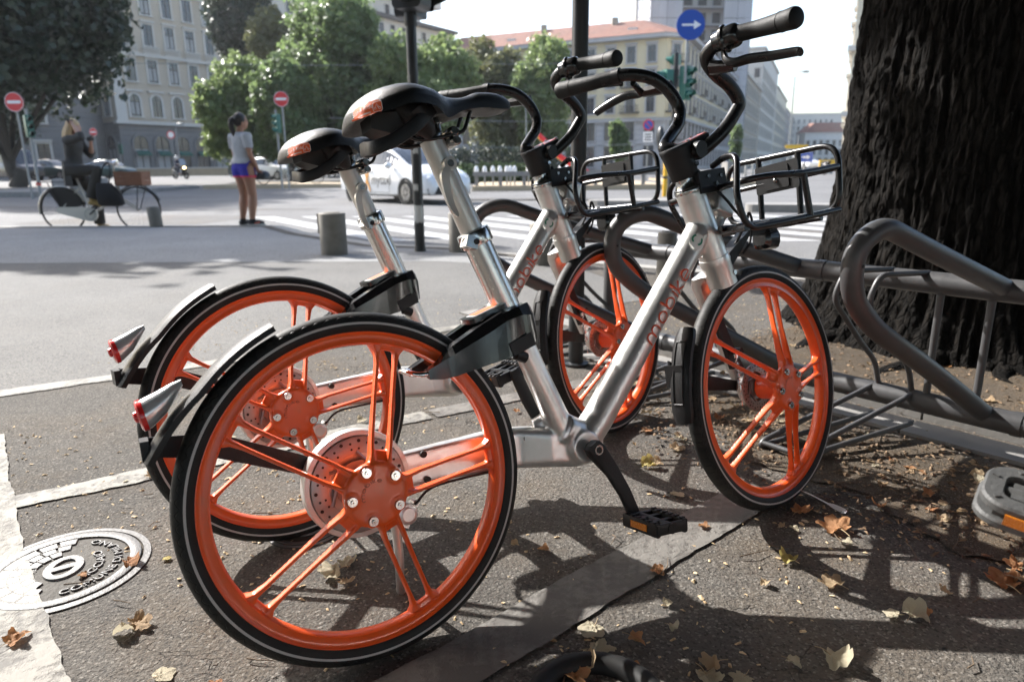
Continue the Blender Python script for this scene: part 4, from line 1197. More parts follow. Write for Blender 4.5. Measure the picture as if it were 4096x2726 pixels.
# platform with guard rail and white caps
def platform(x0, x1, y0, y1, m=M_CONC, h=.14, name='raised_platform'):
    o = MB().span((x0, y0, -.3), (x1, y1, h)).build(name, m, None, False, M=Matrix.Translation((0, 0, road_z((y0 + y1) / 2)))); return tag(o, kind='structure')
platform(at(1085, 27), at(1545, 27), 27.0, 37, M_SAND)
platform(at(1600, 30), at(1800, 30), 29.0, 40, M_SAND)
platform(at(440, 31), at(785, 31), 32, 40, M_SAND)
platform(at(-160, 26), at(232, 26), 26, 34)
gr = thing('guard_rail', 'low grey guard rail running along the platform behind the taxi', 'guard rail', (0, 27.6, road_z(28) + .14))
MB().span((at(1088, 27.6), -.09, .40), (at(1540, 27.6), .09, .58)).build('rail', M_CONC, gr, False)
for i in range(9):
    x = at(1096 + i * 55, 27.6)
    MB().span((x - .07, -.06, -.02), (x + .07, .06, .40)).build('post', M_CONC, gr, False)
WC = mat('white_enamel', (.85, .85, .85), .35)
wc = None
WCL = ('first', 'second', 'third', 'fourth', 'fifth', 'sixth', 'seventh', 'eighth', 'ninth', 'tenth', 'eleventh', 'last')
for i, p_ in enumerate((1096, 1115, 1134, 1150, 1166, 1174, 1184, 1216, 1230, 1243, 1290, 1305)):
    Yc = 28.6
    if wc is None:
        wc = MB(); wc.lathe([(.085, 0), (.09, .20), (.075, .30), (.045, .36), (.001, .38)], 16); wc = wc.mesh('white_cap_post', WC)
    o = obj('white_cap_post', wc, None, Matrix.Translation((at(p_, Yc), Yc, road_z(Yc) + .56)))
    b = MB().tube([(0, 0, -.45), (0, 0, .01)], .03, 8).build('stem', M_POLEGREY, o)
    tag(o, 'white rounded cap post, %s from the left behind the guard rail' % WCL[i], 'post', 'white cap posts behind the guard rail')
for i, (p_, lab) in enumerate(((1717, 'left'), (1733, 'middle'), (1751, 'right'))):
    t = thing('steel_bollard', 'slim pale steel bollard, %s one of three behind the big basket' % lab, 'bollard', (at(p_, 30.5), 30.5, road_z(30) + .14))
    MB().lathe([(.055, 0), (.055, .92), (.04, .97), (.001, .98)], 14).build('body', M_POLEGREY, t); MB().lathe([(.058, .78), (.058, .86)], 14).build('band', M_SIGNWHITE, t)
t = thing('low_wall', 'low sand coloured wall along the road in front of the palazzo', 'wall', (at(240, 74), 74, road_z(74)))
MB().span((0, 0, 0), (at(520, 74) - at(240, 74), .5, .75)).build('body', M_SAND, t, False); MB().span((-.1, -.08, .76), (at(520, 74) - at(240, 74) + .1, .58, .86)).build('coping', M_STONE, t, False)
for i, (p_, w, lab) in enumerate(((152, 1.0, 'left'), (185, .9, 'middle'), (214, .8, 'right'))):
    b = MB(); b.loft([[Vector((q[0], q[1], z)) for q in rrect(w * s, .6 * s, .08, 2)] for z, s in ((0, 1), (.42, .97), (.47, .9))])
    o = b.build('concrete_block', M_CONC, None, True, 30, Matrix.Translation((at(p_, 27), 27, road_z(30) + .14))); tag(o, 'concrete block on the left island, %s one of three behind the cyclist' % lab, 'concrete block')
# playground slide
t = thing('playground_slide', 'curved playground slide striped red, yellow and green behind the round black post', 'slide', (at(1300, 33), 33, road_z(33) + .14))
SL = catmull([(-1.25, 0, 2.0), (-.95, 0, 1.75), (-.45, 0, 1.2), (.1, -.05, .80), (.75, -.1, .45), (1.35, -.15, .15), (1.7, -.15, .08)], 5)
for dy, m in ((-.30, M_SIGNRED), (.0, M_YELLOWP), (.30, mat('slide_green', (.02, .22, .10), .4))):
    secs = []
    for p in SL: secs.append([p + Vector((0, dy + q[0], q[1] + (.10 if abs(dy) > .1 else 0))) for q in rrect(.29, .08 if abs(dy) < .1 else .28, .03, 2)])
    MB().loft(secs).build('chute' if dy == 0 else 'side_wall', m, t)
for x, z in ((-1.1, 1.8), (.1, .75)):
    MB().tube([(x, .3, 0), (x, .3, z)], .05, 8).build('leg', M_POLEGREY, t)
for i, (x0, x1, Yw, z) in enumerate(((at(1090, 40), at(1340, 40), 40, 3.3), (at(1090, 40), at(1400, 40), 40.6, 1.9), (at(470, 40), at(900, 40), 41, 6.5))):
    o = MB().tube([(x0 - 8, Yw, z + .3), ((x0 + x1) / 2, Yw, z), (x1 + 10, Yw + 4, z + .5)], .016, 6).build('overhead_wire', M_POLEGREY)
    tag(o, ('upper overhead wire crossing in front of the middle trees', 'lower overhead wire crossing in front of the undergrowth', 'overhead wire high in front of the tallest middle tree')[i], 'wire')

# ================================================================== vehicles
def paintm(name, c, metal=0.0):
    k = NT(name); k.set(Base_Color=k.mix(k.noise(.8, 3), tuple(x * .92 for x in c), c), Metallic=metal, Roughness=.28, Coat_Weight=.7, Coat_Roughness=.06); return k.mat
P_WHITE = paintm('white_car_paint', (.78, .78, .78)); P_BLACK = paintm('black_car_paint', (.015, .015, .017)); P_GREEN = paintm('dark_green_car_paint', (.02, .05, .045)); P_SILV = paintm('silver_car_paint', (.42, .43, .44), .4); P_RED = paintm('dark_red_car_paint', (.22, .02, .02))
M_CARGLASS = mat('car_glass', (.02, .025, .03), .05, 0, .2, 1, 0, 40, 0, .9)
M_HEADL = mat('headlamp_glass', (.72, .74, .76), .08, .4, .1)
def car(label, x, y, heading, st, paintmat, wb, wr, cat='car', name='parked_car', roofm=None, hub=True, scale=1.0):
    """st: stations (x, half width, sill z, belt z, roof half width, roof z); glass where the roof stands above the belt"""
    t = thing(name, label, cat, M=Matrix.Translation((x, y, road_z(y))) @ Matrix.Rotation(heading, 4, 'Z') @ Matrix.Scale(scale, 4))
    D = [catmull([(s[0], s[i], 0) for s in st], 3) for i in range(1, 6)]
    X = [p.x for p in D[0]]; n = len(X)
    secs = []
    for i in range(n):
        w, z0, z1, rw, z2 = [D[k][i].y for k in range(5)]
        half = [(w * .86, z0), (w * .97, z0 + .06), (w, z0 + (z1 - z0) * .45), (w * .985, z1 - .05), (w * .955, z1), (rw + (w * .955 - rw) * .08, z1 + (z2 - z1) * .90), (rw * .93, z2 - (z2 - z1) * .02), (rw * .5, z2 + .015)]
        secs.append([Vector((X[i], p[0], p[1])) for p in half] + [Vector((X[i], -p[0], p[1])) for p in half[::-1]])
    m = len(secs[0]); body = MB(); glass = MB(); roof = MB()
    body.loft([[p for p in s] for s in secs])
    bfaces = []; gl = []
    for f in body.f:
        bfaces.append(f)
    body.build('body', paintmat, t, True, 45)
    for i in range(n - 1):
        g0 = secs[i][5].z - secs[i][4].z; g1 = secs[i + 1][5].z - secs[i + 1][4].z
        if min(g0, g1) < .14: continue
        for a, b in ((4, 5), (m - 5, m - 6)):
            q = [secs[i][a], secs[i + 1][a], secs[i + 1][b], secs[i][b]]
            c = sum(q, Vector()) / 4; o = Vector((0, .008 if c.y > 0 else -.008, .003))
            lo, hi = .12, .90
            glass.add([q[0].lerp(q[3], lo) + o, q[1].lerp(q[2], lo) + o, q[1].lerp(q[2], hi) + o, q[0].lerp(q[3], hi) + o], [(0, 1, 2, 3)])
    # windscreens: roof line segments that slope steeply
    for i in range(n - 1):
        dz = secs[i + 1][6].z - secs[i][6].z; dx = X[i + 1] - X[i]
        if dx > 1e-6 and abs(dz / dx) > .30 and max(secs[i][6].z - secs[i][4].z, secs[i + 1][6].z - secs[i + 1][4].z) > .10:
            a, b = secs[i], secs[i + 1]
            q = [a[6], a[7], a[8], a[9]]; r_ = [b[6], b[7], b[8], b[9]]
            o = Vector((.006 * (1 if dz < 0 else -1), 0, .006))
            glass.add([p * 1 + o for p in q] + [p * 1 + o for p in r_], [(0, 1, 5, 4), (1, 2, 6, 5), (2, 3, 7, 6)])
    glass.build('windows', M_CARGLASS, t, False)
    for sx in (-wb / 2, wb / 2):
        for sg in (-1, 1):
            w = max(abs(p.y) for p in min(secs, key=lambda s: abs(s[0].x - sx)))
            a = MB(); P = [(wr * 1.17 * math.cos(q), wr * 1.17 * math.sin(q)) for q in [2 * PI * k / 26 for k in range(26)]]
            a.prism(P, 0, .012, basis((sx, sg * (w - .004), wr), (1, 0, 0), (0, 0, 1), (0, sg, 0))); a.build('wheel_arch', M_DARK, t, False)
            ty = MB(); My = basis((sx, sg * (w - .10), wr), (1, 0, 0), (0, 0, 1), (0, sg, 0))
            ty.lathe([(wr * .66, .10), (wr * .70, .125), (wr * .93, .13), (wr, .10), (wr, -.08), (.001, -.08)], 30, My); wh = ty.build('wheel', M_TYRE, t)
            h = MB(); h.lathe([(.001, .118), (wr * .18, .122), (wr * .22, .105), (wr * .60, .115), (wr * .67, .112), (wr * .67, .08), (.001, .08)], 30, My)
            h.build('hub_cap', M_DISC, wh)
            s = MB()
            for k in range(7):
                q = 2 * PI * k / 7; s.loft([[My @ Vector(((wr * rr) * math.cos(q + d), (wr * rr) * math.sin(q + d), zz)) for d, zz in ((-.16, .114), (.16, .114), (.12, .128), (-.12, .128))] for rr in (.2, .62)])
            s.build('wheel_spoke', M_DISC, wh)
    return t
ST_MPV = [(-2.30, .62, .45, .78, .52, .80), (-2.24, .78, .34, .92, .60, .97), (-2.05, .84, .28, 1.00, .64, 1.22), (-1.75, .865, .26, 1.02, .66, 1.46), (-1.0, .88, .20, 1.02, .68, 1.56), (-.2, .885, .19, 1.01, .69, 1.575), (.35, .885, .19, 1.00, .68, 1.52), (.85, .88, .20, .99, .66, 1.28), (1.25, .87, .22, .985, .66, 1.045), (1.6, .86, .24, .92, .66, .965), (1.95, .83, .25, .82, .62, .87), (2.18, .76, .24, .70, .55, .74), (2.28, .66, .27, .58, .45, .60), (2.31, .55, .34, .50, .40, .52)]
TX = Vector((at(930, 19.0), 19.0, 0)); th_ = R(-47)
hx = Vector((math.cos(th_), math.sin(th_), 0)); tl_ = Vector((-hx.y, hx.x, 0))
ctr = TX - hx * 1.39 + tl_ * .88
tx = car('white taxi estate car with dark lettering and an orange cross on its side', ctr.x, ctr.y, th_, ST_MPV, P_WHITE, 2.78, .325, 'taxi', 'taxi')
# details on the side towards the camera (right side of the car: -y) and on the front
s_ = MB(); v, f = text_geo('mytaxi', .40)
s_.add([(p.x * .95 + .22, -.8905, p.z + .64 + p.y) for p in v], f); s_.build('door_lettering', M_SASH, tx, False, fix=False)
q = MB()
for pl in ([(-.66, .98), (-.53, .66), (-.38, .34)], [(-.38, .98), (-.52, .66), (-.66, .34)]):
    vv, ff = stroke(pl, .07); q.add([(p.x, -.8905, p.y) for p in vv], ff)
q.build('orange_cross', mat('taxi_orange', (.80, .34, .03), .4), tx, False, fix=False)
q = MB()
for x0 in (.62, -.42, -1.38): q.span((x0 - .004, -.8895, .30), (x0 + .004, -.885, .99))
q.span((-1.38, -.8895, .29), (.62, -.885, .30)); q.build('door_gap', M_SASH, tx, False)
for x0 in (.50, -.52):
    pass
q = MB()
for x0 in (-.28, -1.25): q.span((x0 - .09, -.905, .86), (x0 + .09, -.88, .89))
q.build('door_handle', P_WHITE, tx, False)
for sg in (-1, 1):
    q = MB(); q.ball((.78, sg * .985, 1.03), (.09, .12, .085), 12, 8); q.build('mirror', P_WHITE, tx)
    q = MB(); q.loft([[Vector(p) for p in a_] for a_ in (((1.78, sg * .845, .72), (1.80, sg * .845, .84), (1.82, sg * .70, .885), (1.80, sg * .70, .80)), ((2.20, sg * .735, .615), (2.20, sg * .735, .69), (2.22, sg * .60, .735), (2.24, sg * .60, .64)))]); q.build('headlamp', M_HEADL, tx)
    q = MB(); q.prism([(-.12, -.14), (.1, -.14), (.14, .02), (-.02, .16)], 0, .03, basis((2.20, sg * .60, .40), (0, sg, 0), (0, 0, 1), (1, 0, 0))); q.build('fog_lamp_recess', M_DARK, tx, False)
q = MB(); q.loft([[Vector((x, y, z)) for y, z in ((-w, z0), (w, z0), (w * .82, z1), (-w * .82, z1))] for x, w, z0, z1 in ((2.10, .62, .25, .49), (2.325, .56, .27, .47), (2.335, .50, .29, .45))]); q.build('grille', M_DARK, tx)
MB().span((2.33, -.26, .38), (2.345, .26, .48)).build('number_plate', M_SIGNWHITE, tx, False)
MB().span((2.346, -.26, .38), (2.348, -.21, .48)).build('plate_band', M_SIGNBLUE, tx, False)
MB().loft([[Vector((.05 + q_[0], q_[1], z)) for q_ in rrect(.16, .42 * s, .04, 2)] for z, s in ((1.57, 1), (1.68, .9), (1.70, .8))]).build('roof_sign', M_SIGNWHITE, tx)

ST_SMALL = [(-1.75, .55, .40, .75, .45, .78), (-1.70, .70, .30, .88, .52, 1.0), (-1.45, .79, .24, .92, .58, 1.36), (-.8, .81, .20, .92, .60, 1.47), (-.1, .815, .20, .91, .60, 1.47), (.35, .81, .20, .91, .58, 1.25), (.75, .80, .22, .90, .56, .97), (1.2, .77, .24, .84, .54, .90), (1.55, .70, .26, .72, .48, .76), (1.72, .58, .30, .55, .40, .58)]
c_ = car('small white car with a dark red roof parked behind the woman in blue shorts', at(628, 48), 48, R(-28), ST_SMALL, P_WHITE, 2.3, .29)
MB().loft([[Vector((x, y, z)) for y in (-.50, 0, .50)] for x, z in ((-1.35, 1.40), (-.8, 1.497), (-.1, 1.497), (.2, 1.38))], False, False).build('red_roof', P_RED, c_)
for sg in (-1, 1): MB().ball((1.58, sg * .52, .68), (.06, .11, .11), 12, 8).build('headlamp', M_HEADL, c_)
c_ = car('dark hatchback with its tail to the left behind the cyclist, next to the black van', at(127, 56), 56, R(-14), ST_SMALL, P_GREEN, 2.4, .31, scale=1.04)
c_ = car('dark green car half hidden by the front of the cyclist bicycle', at(262, 58), 58, R(-10), ST_SMALL, P_GREEN, 2.4, .31, scale=1.0)
c_ = car('white car far away in the street right of the basket', at(1850, 84), 84, R(-80), ST_MPV, P_WHITE, 2.7, .32)
c_ = car('silver car far away behind the white one in the street', at(1868, 120), 120, R(-82), ST_MPV, P_SILV, 2.7, .32)
ST_VAN = [(-2.6, .90, .32, 1.15, .80, 2.18), (-2.55, .95, .28, 1.2, .82, 2.25), (0, .97, .26, 1.2, .84, 2.30), (1.0, .97, .26, 1.2, .84, 2.28), (1.35, .97, .26, 1.2, .82, 2.15), (1.85, .96, .28, 1.18, .78, 1.52), (2.15, .94, .30, 1.1, .72, 1.17), (2.45, .86, .32, .95, .65, 1.0), (2.58, .70, .36, .75, .55, .80)]
c_ = car('black delivery van with headlamps on at the left edge of the picture', at(28, 53), 53, R(-24), ST_VAN, P_BLACK, 3.3, .34, 'van', 'van')
lit = NT('lit_headlamp'); lit.set(Base_Color=(.9, .7, .4), Emission_Color=(1, .72, .35), Emission_Strength=6.0)
for sg in (-1, 1): MB().ball((2.46, sg * .68, .80), (.07, .14, .10), 12, 8).build('headlamp', lit.mat, c_)
# a parked bicycle and motor scooters
def plain_bike(t, wr=.345, wb=1.08, fcol=None, tcol=None, spokes=True):
    fm = fcol or M_POLEBLK
    for x, nm in ((0, 'rear_wheel'), (wb, 'front_wheel')):
        w = MB(); w.lathe([(wr, -.018), (wr + .010, 0), (wr, .018), (wr - .016, .014), (wr - .016, -.014)], 48, Matrix.Translation((x, 0, wr + .010)) @ MY, closed=True); o = w.build(nm, M_TYRE, t)
        if spokes:
            s = MB()
            for k in range(18):
                a = 2 * PI * k / 18; s.tube([(x + .02 * math.cos(a + 1), .02 * (-1) ** k, wr + .01 + .02 * math.sin(a + 1)), (x + (wr - .01) * math.cos(a), 0, wr + .01 + (wr - .01) * math.sin(a))], .0012, 4)
            s.lathe([(.018, -.04), (.025, -.02), (.018, 0), (.025, .02), (.018, .04)], 12, Matrix.Translation((x, 0, wr + .01)) @ MY)
            s.build('spokes', M_DISC, o)
t = thing('parked_bicycle', 'dark bicycle parked beside the no entry sign right of the woman', 'bicycle', (at(672, 33), 33, road_z(35) + .14), R(8))
plain_bike(t)
fb = MB()
for a_, c_ in (((0, 0, .35), (.44, 0, .30)), ((.44, 0, .30), (.30, 0, .85)), ((.33, 0, .75), (.86, 0, .80)), ((.44, 0, .30), (.88, 0, .72)), ((.0, 0, .35), (.33, 0, .74)), ((.85, 0, .90), (1.08, 0, .35))): fb.tube([a_, c_], .015, 8)
fb.build('frame', M_POLEBLK, t); MB().tube([(.84, -.28, 1.0), (.87, 0, .93), (.84, .28, 1.0)], .013, 8).build('handlebar', M_POLEBLK, t); MB().ball((.27, 0, .88), (.13, .07, .03), 10, 6).build('saddle', M_VINYL, t)
def scooter(label, x, y, h):
    t = thing('motor_scooter', label, 'motor scooter', (x, y, road_z(y)), h)
    for xx, nm in ((-.62, 'rear_wheel'), (.68, 'front_wheel')):
        MB().lathe([(.16, -.05), (.25, -.06), (.27, 0), (.25, .06), (.16, .05)], 24, Matrix.Translation((xx, 0, .27)) @ MY, closed=True).build(nm, M_TYRE, t)
    b = MB(); b.loft([[Vector((xx, q[0], zc + q[1])) for q in rrect(w, hh, .08, 2)] for xx, w, hh, zc in ((-.98, .14, .12, .62), (-.8, .30, .36, .58), (-.35, .40, .44, .52), (-.05, .36, .22, .36), (.25, .34, .14, .30), (.42, .38, .3, .40))])
    b.loft([[Vector((xx, q[0], z)) for q in rrect(w, .1, .03, 2)] for xx, w, z in ((.45, .44, .30), (.50, .46, .62), (.42, .34, .92), (.36, .24, 1.0))]); b.build('body', P_BLACK, t, True, 40)
    b = MB(); b.loft([[Vector((xx, q[0], .80 + q[1])) for q in rrect(w, .10, .04, 2)] for xx, w in ((-.85, .22), (-.6, .32), (-.2, .26))]); b.build('seat', M_VINYL, t)
    MB().tube([(.36, -.32, 1.06), (.40, 0, 1.02), (.36, .32, 1.06)], .018, 8).build('handlebar', M_POLEBLK, t)
    b = MB(); b.loft([[Vector((xx, y_, z)) for y_ in (-w, -w * .5, 0, w * .5, w)] for xx, w, z in ((.50, .20, .98), (.40, .26, 1.25), (.28, .20, 1.48))], False, False); b.build('windscreen', mat('scooter_screen', (.35, .38, .42), .1, .2), t)
    MB().ball((.54, 0, .82), (.05, .13, .08), 12, 8).build('headlamp', lit.mat, t)
    MB().loft([[Vector((xx, q[0], .86 + q[1])) for q in rrect(.26, .08, .03, 2)] for xx in (-.55, -.25)]).build('seat_back', M_VINYL, t)
    return t
SCO = scooter('dark motor scooter with a windscreen and lit headlamp riding in front of the palazzo', at(414, 53), 53, R(-30))
scooter('dark motor scooter far away in the street beside the trunk', at(1915, 46), 46, R(-70))
# ================================================================== the share bicycles
from mathutils.bvhtree import BVHTree

HUB = Vector((0, 0, .305))
WHEEL = {}

def wheel_meshes():
    """all in wheel coordinates: hub at the origin, axle along y, right side of the bicycle at -y"""
    b = MB()
    # rim with groove (turned profile), kept crisp
    prof = [(.2780, -.0150), (.2775, -.0165), (.2700, -.0160), (.2660, -.0115), (.2605, -.0105), (.2565, -.0140), (.2520, -.0135), (.2490, -.0095), (.2480, 0),
            (.2490, .0095), (.2520, .0135), (.2600, .0110), (.2660, .0115), (.2700, .016), (.2780, .015), (.274, .008), (.274, -.008)]
    b.lathe(prof, 220, MY, closed=True)
    # spokes and hub, fused
    s = MB()
    s.lathe([(0.001, .050), (.050, .050), (.056, .056), (.056, .062), (.050, .066), (0.001, .067)], 40, MY)
    s.lathe([(0.001, -.015), (.030, -.015), (.030, .056), (0.001, .056)], 28, MY)
    for q in range(5):
        a = R(73 + 72 * q)
        er = Vector((math.cos(a), 0, math.sin(a))); et = Vector((-math.sin(a), 0, math.cos(a))); ey = Vector((0, -1, 0))
        for sg in (-1, 1):
            secs = []
            for r_, off, w, y0, y1 in ((.040, .0125, .0085, .044, .064), (.062, .0150, .0052, .040, .061), (.085, .0165, .0046, .034, .052), (.15, .0165, .0042, .018, .031), (.215, .0165, .0046, .001, .015), (.236, .0175, .0065, -.006, .010), (.247, .0215, .0115, -.010, .010), (.253, .025, .015, -.010, .010)):
                c = er * r_ + et * (sg * off)
                secs.append([c + et * w + ey * y0, c + et * w * .62 + ey * y1, c - et * w * .62 + ey * y1, c - et * w + ey * y0])
            s.loft(secs)
        # web that closes the slot at both ends
        secs = []
        for r_, w, y0, y1 in ((.030, .024, .044, .062), (.060, .020, .042, .056), (.072, .016, .040, .048)):
            c = er * r_
            secs.append([c + et * w + ey * y0, c + et * w + ey * y1, c - et * w + ey * y1, c - et * w + ey * y0])
        s.loft(secs)
        c0 = er * .240; c1 = er * .2535
        s.loft([[c0 + et * .014 - ey * .006, c0 + et * .014 + ey * .006, c0 - et * .014 + ey * .006, c0 - et * .014 - ey * .006],
                [c1 + et * .026 - ey * .010, c1 + et * .026 + ey * .010, c1 - et * .026 + ey * .010, c1 - et * .026 - ey * .010]])
        # bolt boss
        a2 = R(109 + 72 * q)
        c = Vector((.043 * math.cos(a2), 0, .043 * math.sin(a2)))
        s.cyl(c - Vector((0, .052, 0)), c - Vector((0, .068, 0)), .0125, 18)
    sp = solid(s, .0021, 5, 'wheel_spokes', M_ORANGE)
    b.add([v.co for v in sp.vertices], [list(p.vertices) for p in sp.polygons])
    WHEEL['rim'] = b.mesh('cast_rim', M_ORANGE, True, 50, fix=False)
    t = MB()
    prof = []
    for i in range(19):
        a = R(-128 + 256 * i / 18)
        rr = .0215 if abs(a) > R(50) else .0215 - .0008 * math.cos(a * 1.8)
        prof.append((.2845 + rr * math.cos(a) * .98, .0210 * math.sin(a)))
    t.lathe(prof, 240, MY, closed=True)
    WHEEL['tyre'] = t.mesh('tyre', M_TYRE)
    w = MB()
    for sg in (-1, 1):
        pr = []
        for rr in (.2838, .2848, .2868, .2878):
            d = (rr - .2845) / (.0215 * .98)
            y = .0210 * math.sqrt(max(0, 1 - d * d)) + .0006
            pr.append((rr, sg * y))
        w.lathe(pr, 180, MY)
    WHEEL['band'] = w.mesh('reflective_band', M_BAND)
    # brake disc with holes + drum cover on the far side
    d = MB()
    d.lathe([(.060, -.028), (.090, -.028), (.092, -.029), (.092, -.031), (.060, -.031)], 72, MY, closed=True)
    d.lathe([(.030, -.029), (.046, -.029), (.046, -.033), (.030, -.033)], 40, MY, closed=True)
    for q in range(6):
        a = R(60 * q); er = Vector((math.cos(a), 0, math.sin(a))); er2 = Vector((math.cos(a + .5), 0, math.sin(a + .5)))
        d.tube([er * .044 + Vector((0, .031, 0)), er2 * .064 + Vector((0, .0298, 0))], .004, 6)
    WHEEL['disc'] = d.mesh('brake_disc', M_DISC)
    h = MB()
    for q in range(30):
        a = R(12 * q)
        for rr, hr in ((.084 if q % 2 else .080, .0034 if q % 2 else .0024), (.069 if q % 3 else .074, .0022 if q % 3 else .0)):
            if hr: 
                c = Vector((rr * math.cos(a), .0279, rr * math.sin(a)))
                h.cyl(c, c - Vector((0, .0006, 0)), hr, 10)
    WHEEL['holes'] = h.mesh('disc_hole', M_DARK)
    u = MB()
    u.lathe([(.094, -.032), (.103, -.033), (.1045, -.036), (.1045, -.058), (.101, -.062), (.085, -.064), (.001, -.066)], 72, MY)
    u.lathe([(.094, -.032), (.094, -.045), (.001, -.045)], 72, MY)
    WHEEL['drum'] = u.mesh('hub_cover', M_GREYPOST)
    c = MB()
    c.lathe([(.001, .0755), (.0035, .0755), (.0035, .0725), (.0078, .0725), (.0085, .0715), (.0085, .066), (.0125, .066), (.0125, .0655)], 20, MY)
    WHEEL['bolt'] = c.mesh('hub_bolt', M_STEEL)
    # raised lettering on the hub face
    S, tw = wordmark(); lt = MB()
    for pl in S:
        v, f = stroke(pl, .2)
        out = []
        for p in v:
            a = R(195) - (p.x / tw) * R(130); rr = .0215 + p.y * .0048
            out.append(Vector((rr * math.cos(a), -.0676, rr * math.sin(a))))
        lt.add(out, f)
    WHEEL['letters'] = lt.mesh('hub_lettering', mat('orange_cast_lettering', (.42, .06, .012), .5), False)
wheel_meshes()

def add_wheel(root, name, M):
    w = obj(name, WHEEL['rim'], root, M)
    obj('tyre', WHEEL['tyre'], w); obj('reflective_band', WHEEL['band'], w)
    D = Matrix.Diagonal((.93, 1, .93, 1)) if name == 'rear_wheel' else Matrix.Diagonal((.64, 1, .64, 1))
    obj('brake_disc', WHEEL['disc'], w, D); obj('disc_holes', WHEEL['holes'], w, D); obj('hub_cover', WHEEL['drum'], w, D if name == 'rear_wheel' else Matrix.Diagonal((.42, .9, .42, 1)))
    obj('hub_lettering', WHEEL['letters'], w)
    for q in range(5):
        a = R(109 + 72 * q)
        obj('hub_bolt', WHEEL['bolt'], w, Matrix.Translation((.043 * math.cos(a), 0, .043 * math.sin(a))))
    return w

def ax(z): return .212 + .367 * (.884 - z)          # seat tube centre line

def frame_mesh():
    b = MB()
    b.tube([(ax(.615), 0, .615), (ax(.46), 0, .46), (.428, 0, .30), (.440, 0, .265)], [.0235, .024, .028, .030], 20)
    b.tube([(.866, 0, .722), (.80, 0, .646), (.62, 0, .447), (.51, 0, .327), (.462, 0, .284)], [.0285, .0305, .0325, .0335, .034], 24)
    b.tube([(.836, 0, .797), (.895, 0, .636)], .0335, 28)
    b.tube([(.955, 0, .765), (.905, 0, .700), (.845, 0, .655), (.80, 0, .632)], [.013, .013, .013, .015], 14)
    b.box((.925, 0, .768), (.055, .058, .066), Matrix.Rotation(R(20), 3, 'Y'))
    b.cyl((.446, -.046, .287), (.446, .046, .287), .033, 24)
    b.cyl((.415, -.012, .33), (.45, -.012, .31), .03, 16)
    secs = []
    for x, y, zc, hz, hy in ((.500, .000, .278, .034, .030), (.440, .006, .283, .040, .036), (.385, .026, .292, .041, .038), (.330, .050, .298, .041, .026), (.265, .064, .2995, .040, .019), (.17, .070, .3005, .036, .016), (.08, .072, .301, .033, .015), (-.01, .073, .304, .030, .013)):
        q = [Vector((x, y + p[0], zc + p[1])) for p in rrect(hy * 2, hz * 2, min(hy, hz) * .45, 3)]
        secs.append(q)
    b.loft(secs)
    b.tube([(.372, .03, .335), (.395, .02, .345), (.415, .005, .37)], [.016, .018, .018], 12)
    return solid(b, .0030, 7, 'frame', M_ALU)
FRAME = frame_mesh()

def saddle_mesh():
    st = [(.052, .018, .940, .929), (.056, .044, .949, .926), (.070, .068, .966, .925), (.100, .090, .983, .929), (.145, .098, .993, .941), (.190, .085, .988, .940), (.213, .071, .983, .927),
          (.232, .054, .979, .932), (.258, .041, .979, .948), (.285, .034, .985, .954), (.305, .031, .992, .957), (.340, .028, .993, .957), (.362, .021, .988, .960), (.374, .012, .981, .965), (.379, .004, .974, .970)]
    secs = []
    for x, hw, zt, ze in st:
        q = []
        for i in range(17):
            a = PI * i / 16
            sn = math.sin(a)
            dip = .006 * math.exp(-(hw * math.cos(a) / .012) ** 2) if .09 < x < .27 else 0
            q.append((x - .006 * (1 - sn) * (hw > .05), hw * math.cos(a), ze + (zt - ze) * sn ** .72 - dip))
        for i in range(1, 8):
            y = -hw + 2 * hw * i / 8
            q.append((x, y, ze - .0015 + .022 * (1 - (abs(y) / max(hw, .001)) ** 2) * (hw > .05)))
        secs.append(q)
    # more stations along the length
    dense = []
    for i in range(len(secs[0])):
        dense.append(catmull([s[i] for s in secs], 4))
    b = MB(); b.loft([[dense[i][k] for i in range(len(dense))] for k in range(len(dense[0]))])
    return b.mesh('saddle', M_VINYL, True, 50)
SADDLE = saddle_mesh()

def patch(bvh, c, u, v, n, pts, off):
    """lays 2D points (u,v) onto a surface, lifted by off"""
    out = []
    for p in pts:
        o = c + u * p[0] + v * p[1] + n * .08
        h, nn, _, _ = bvh.ray_cast(o, -n)
        if h is None: h = c + u * p[0] + v * p[1]
        out.append(h + n * off)
    return out

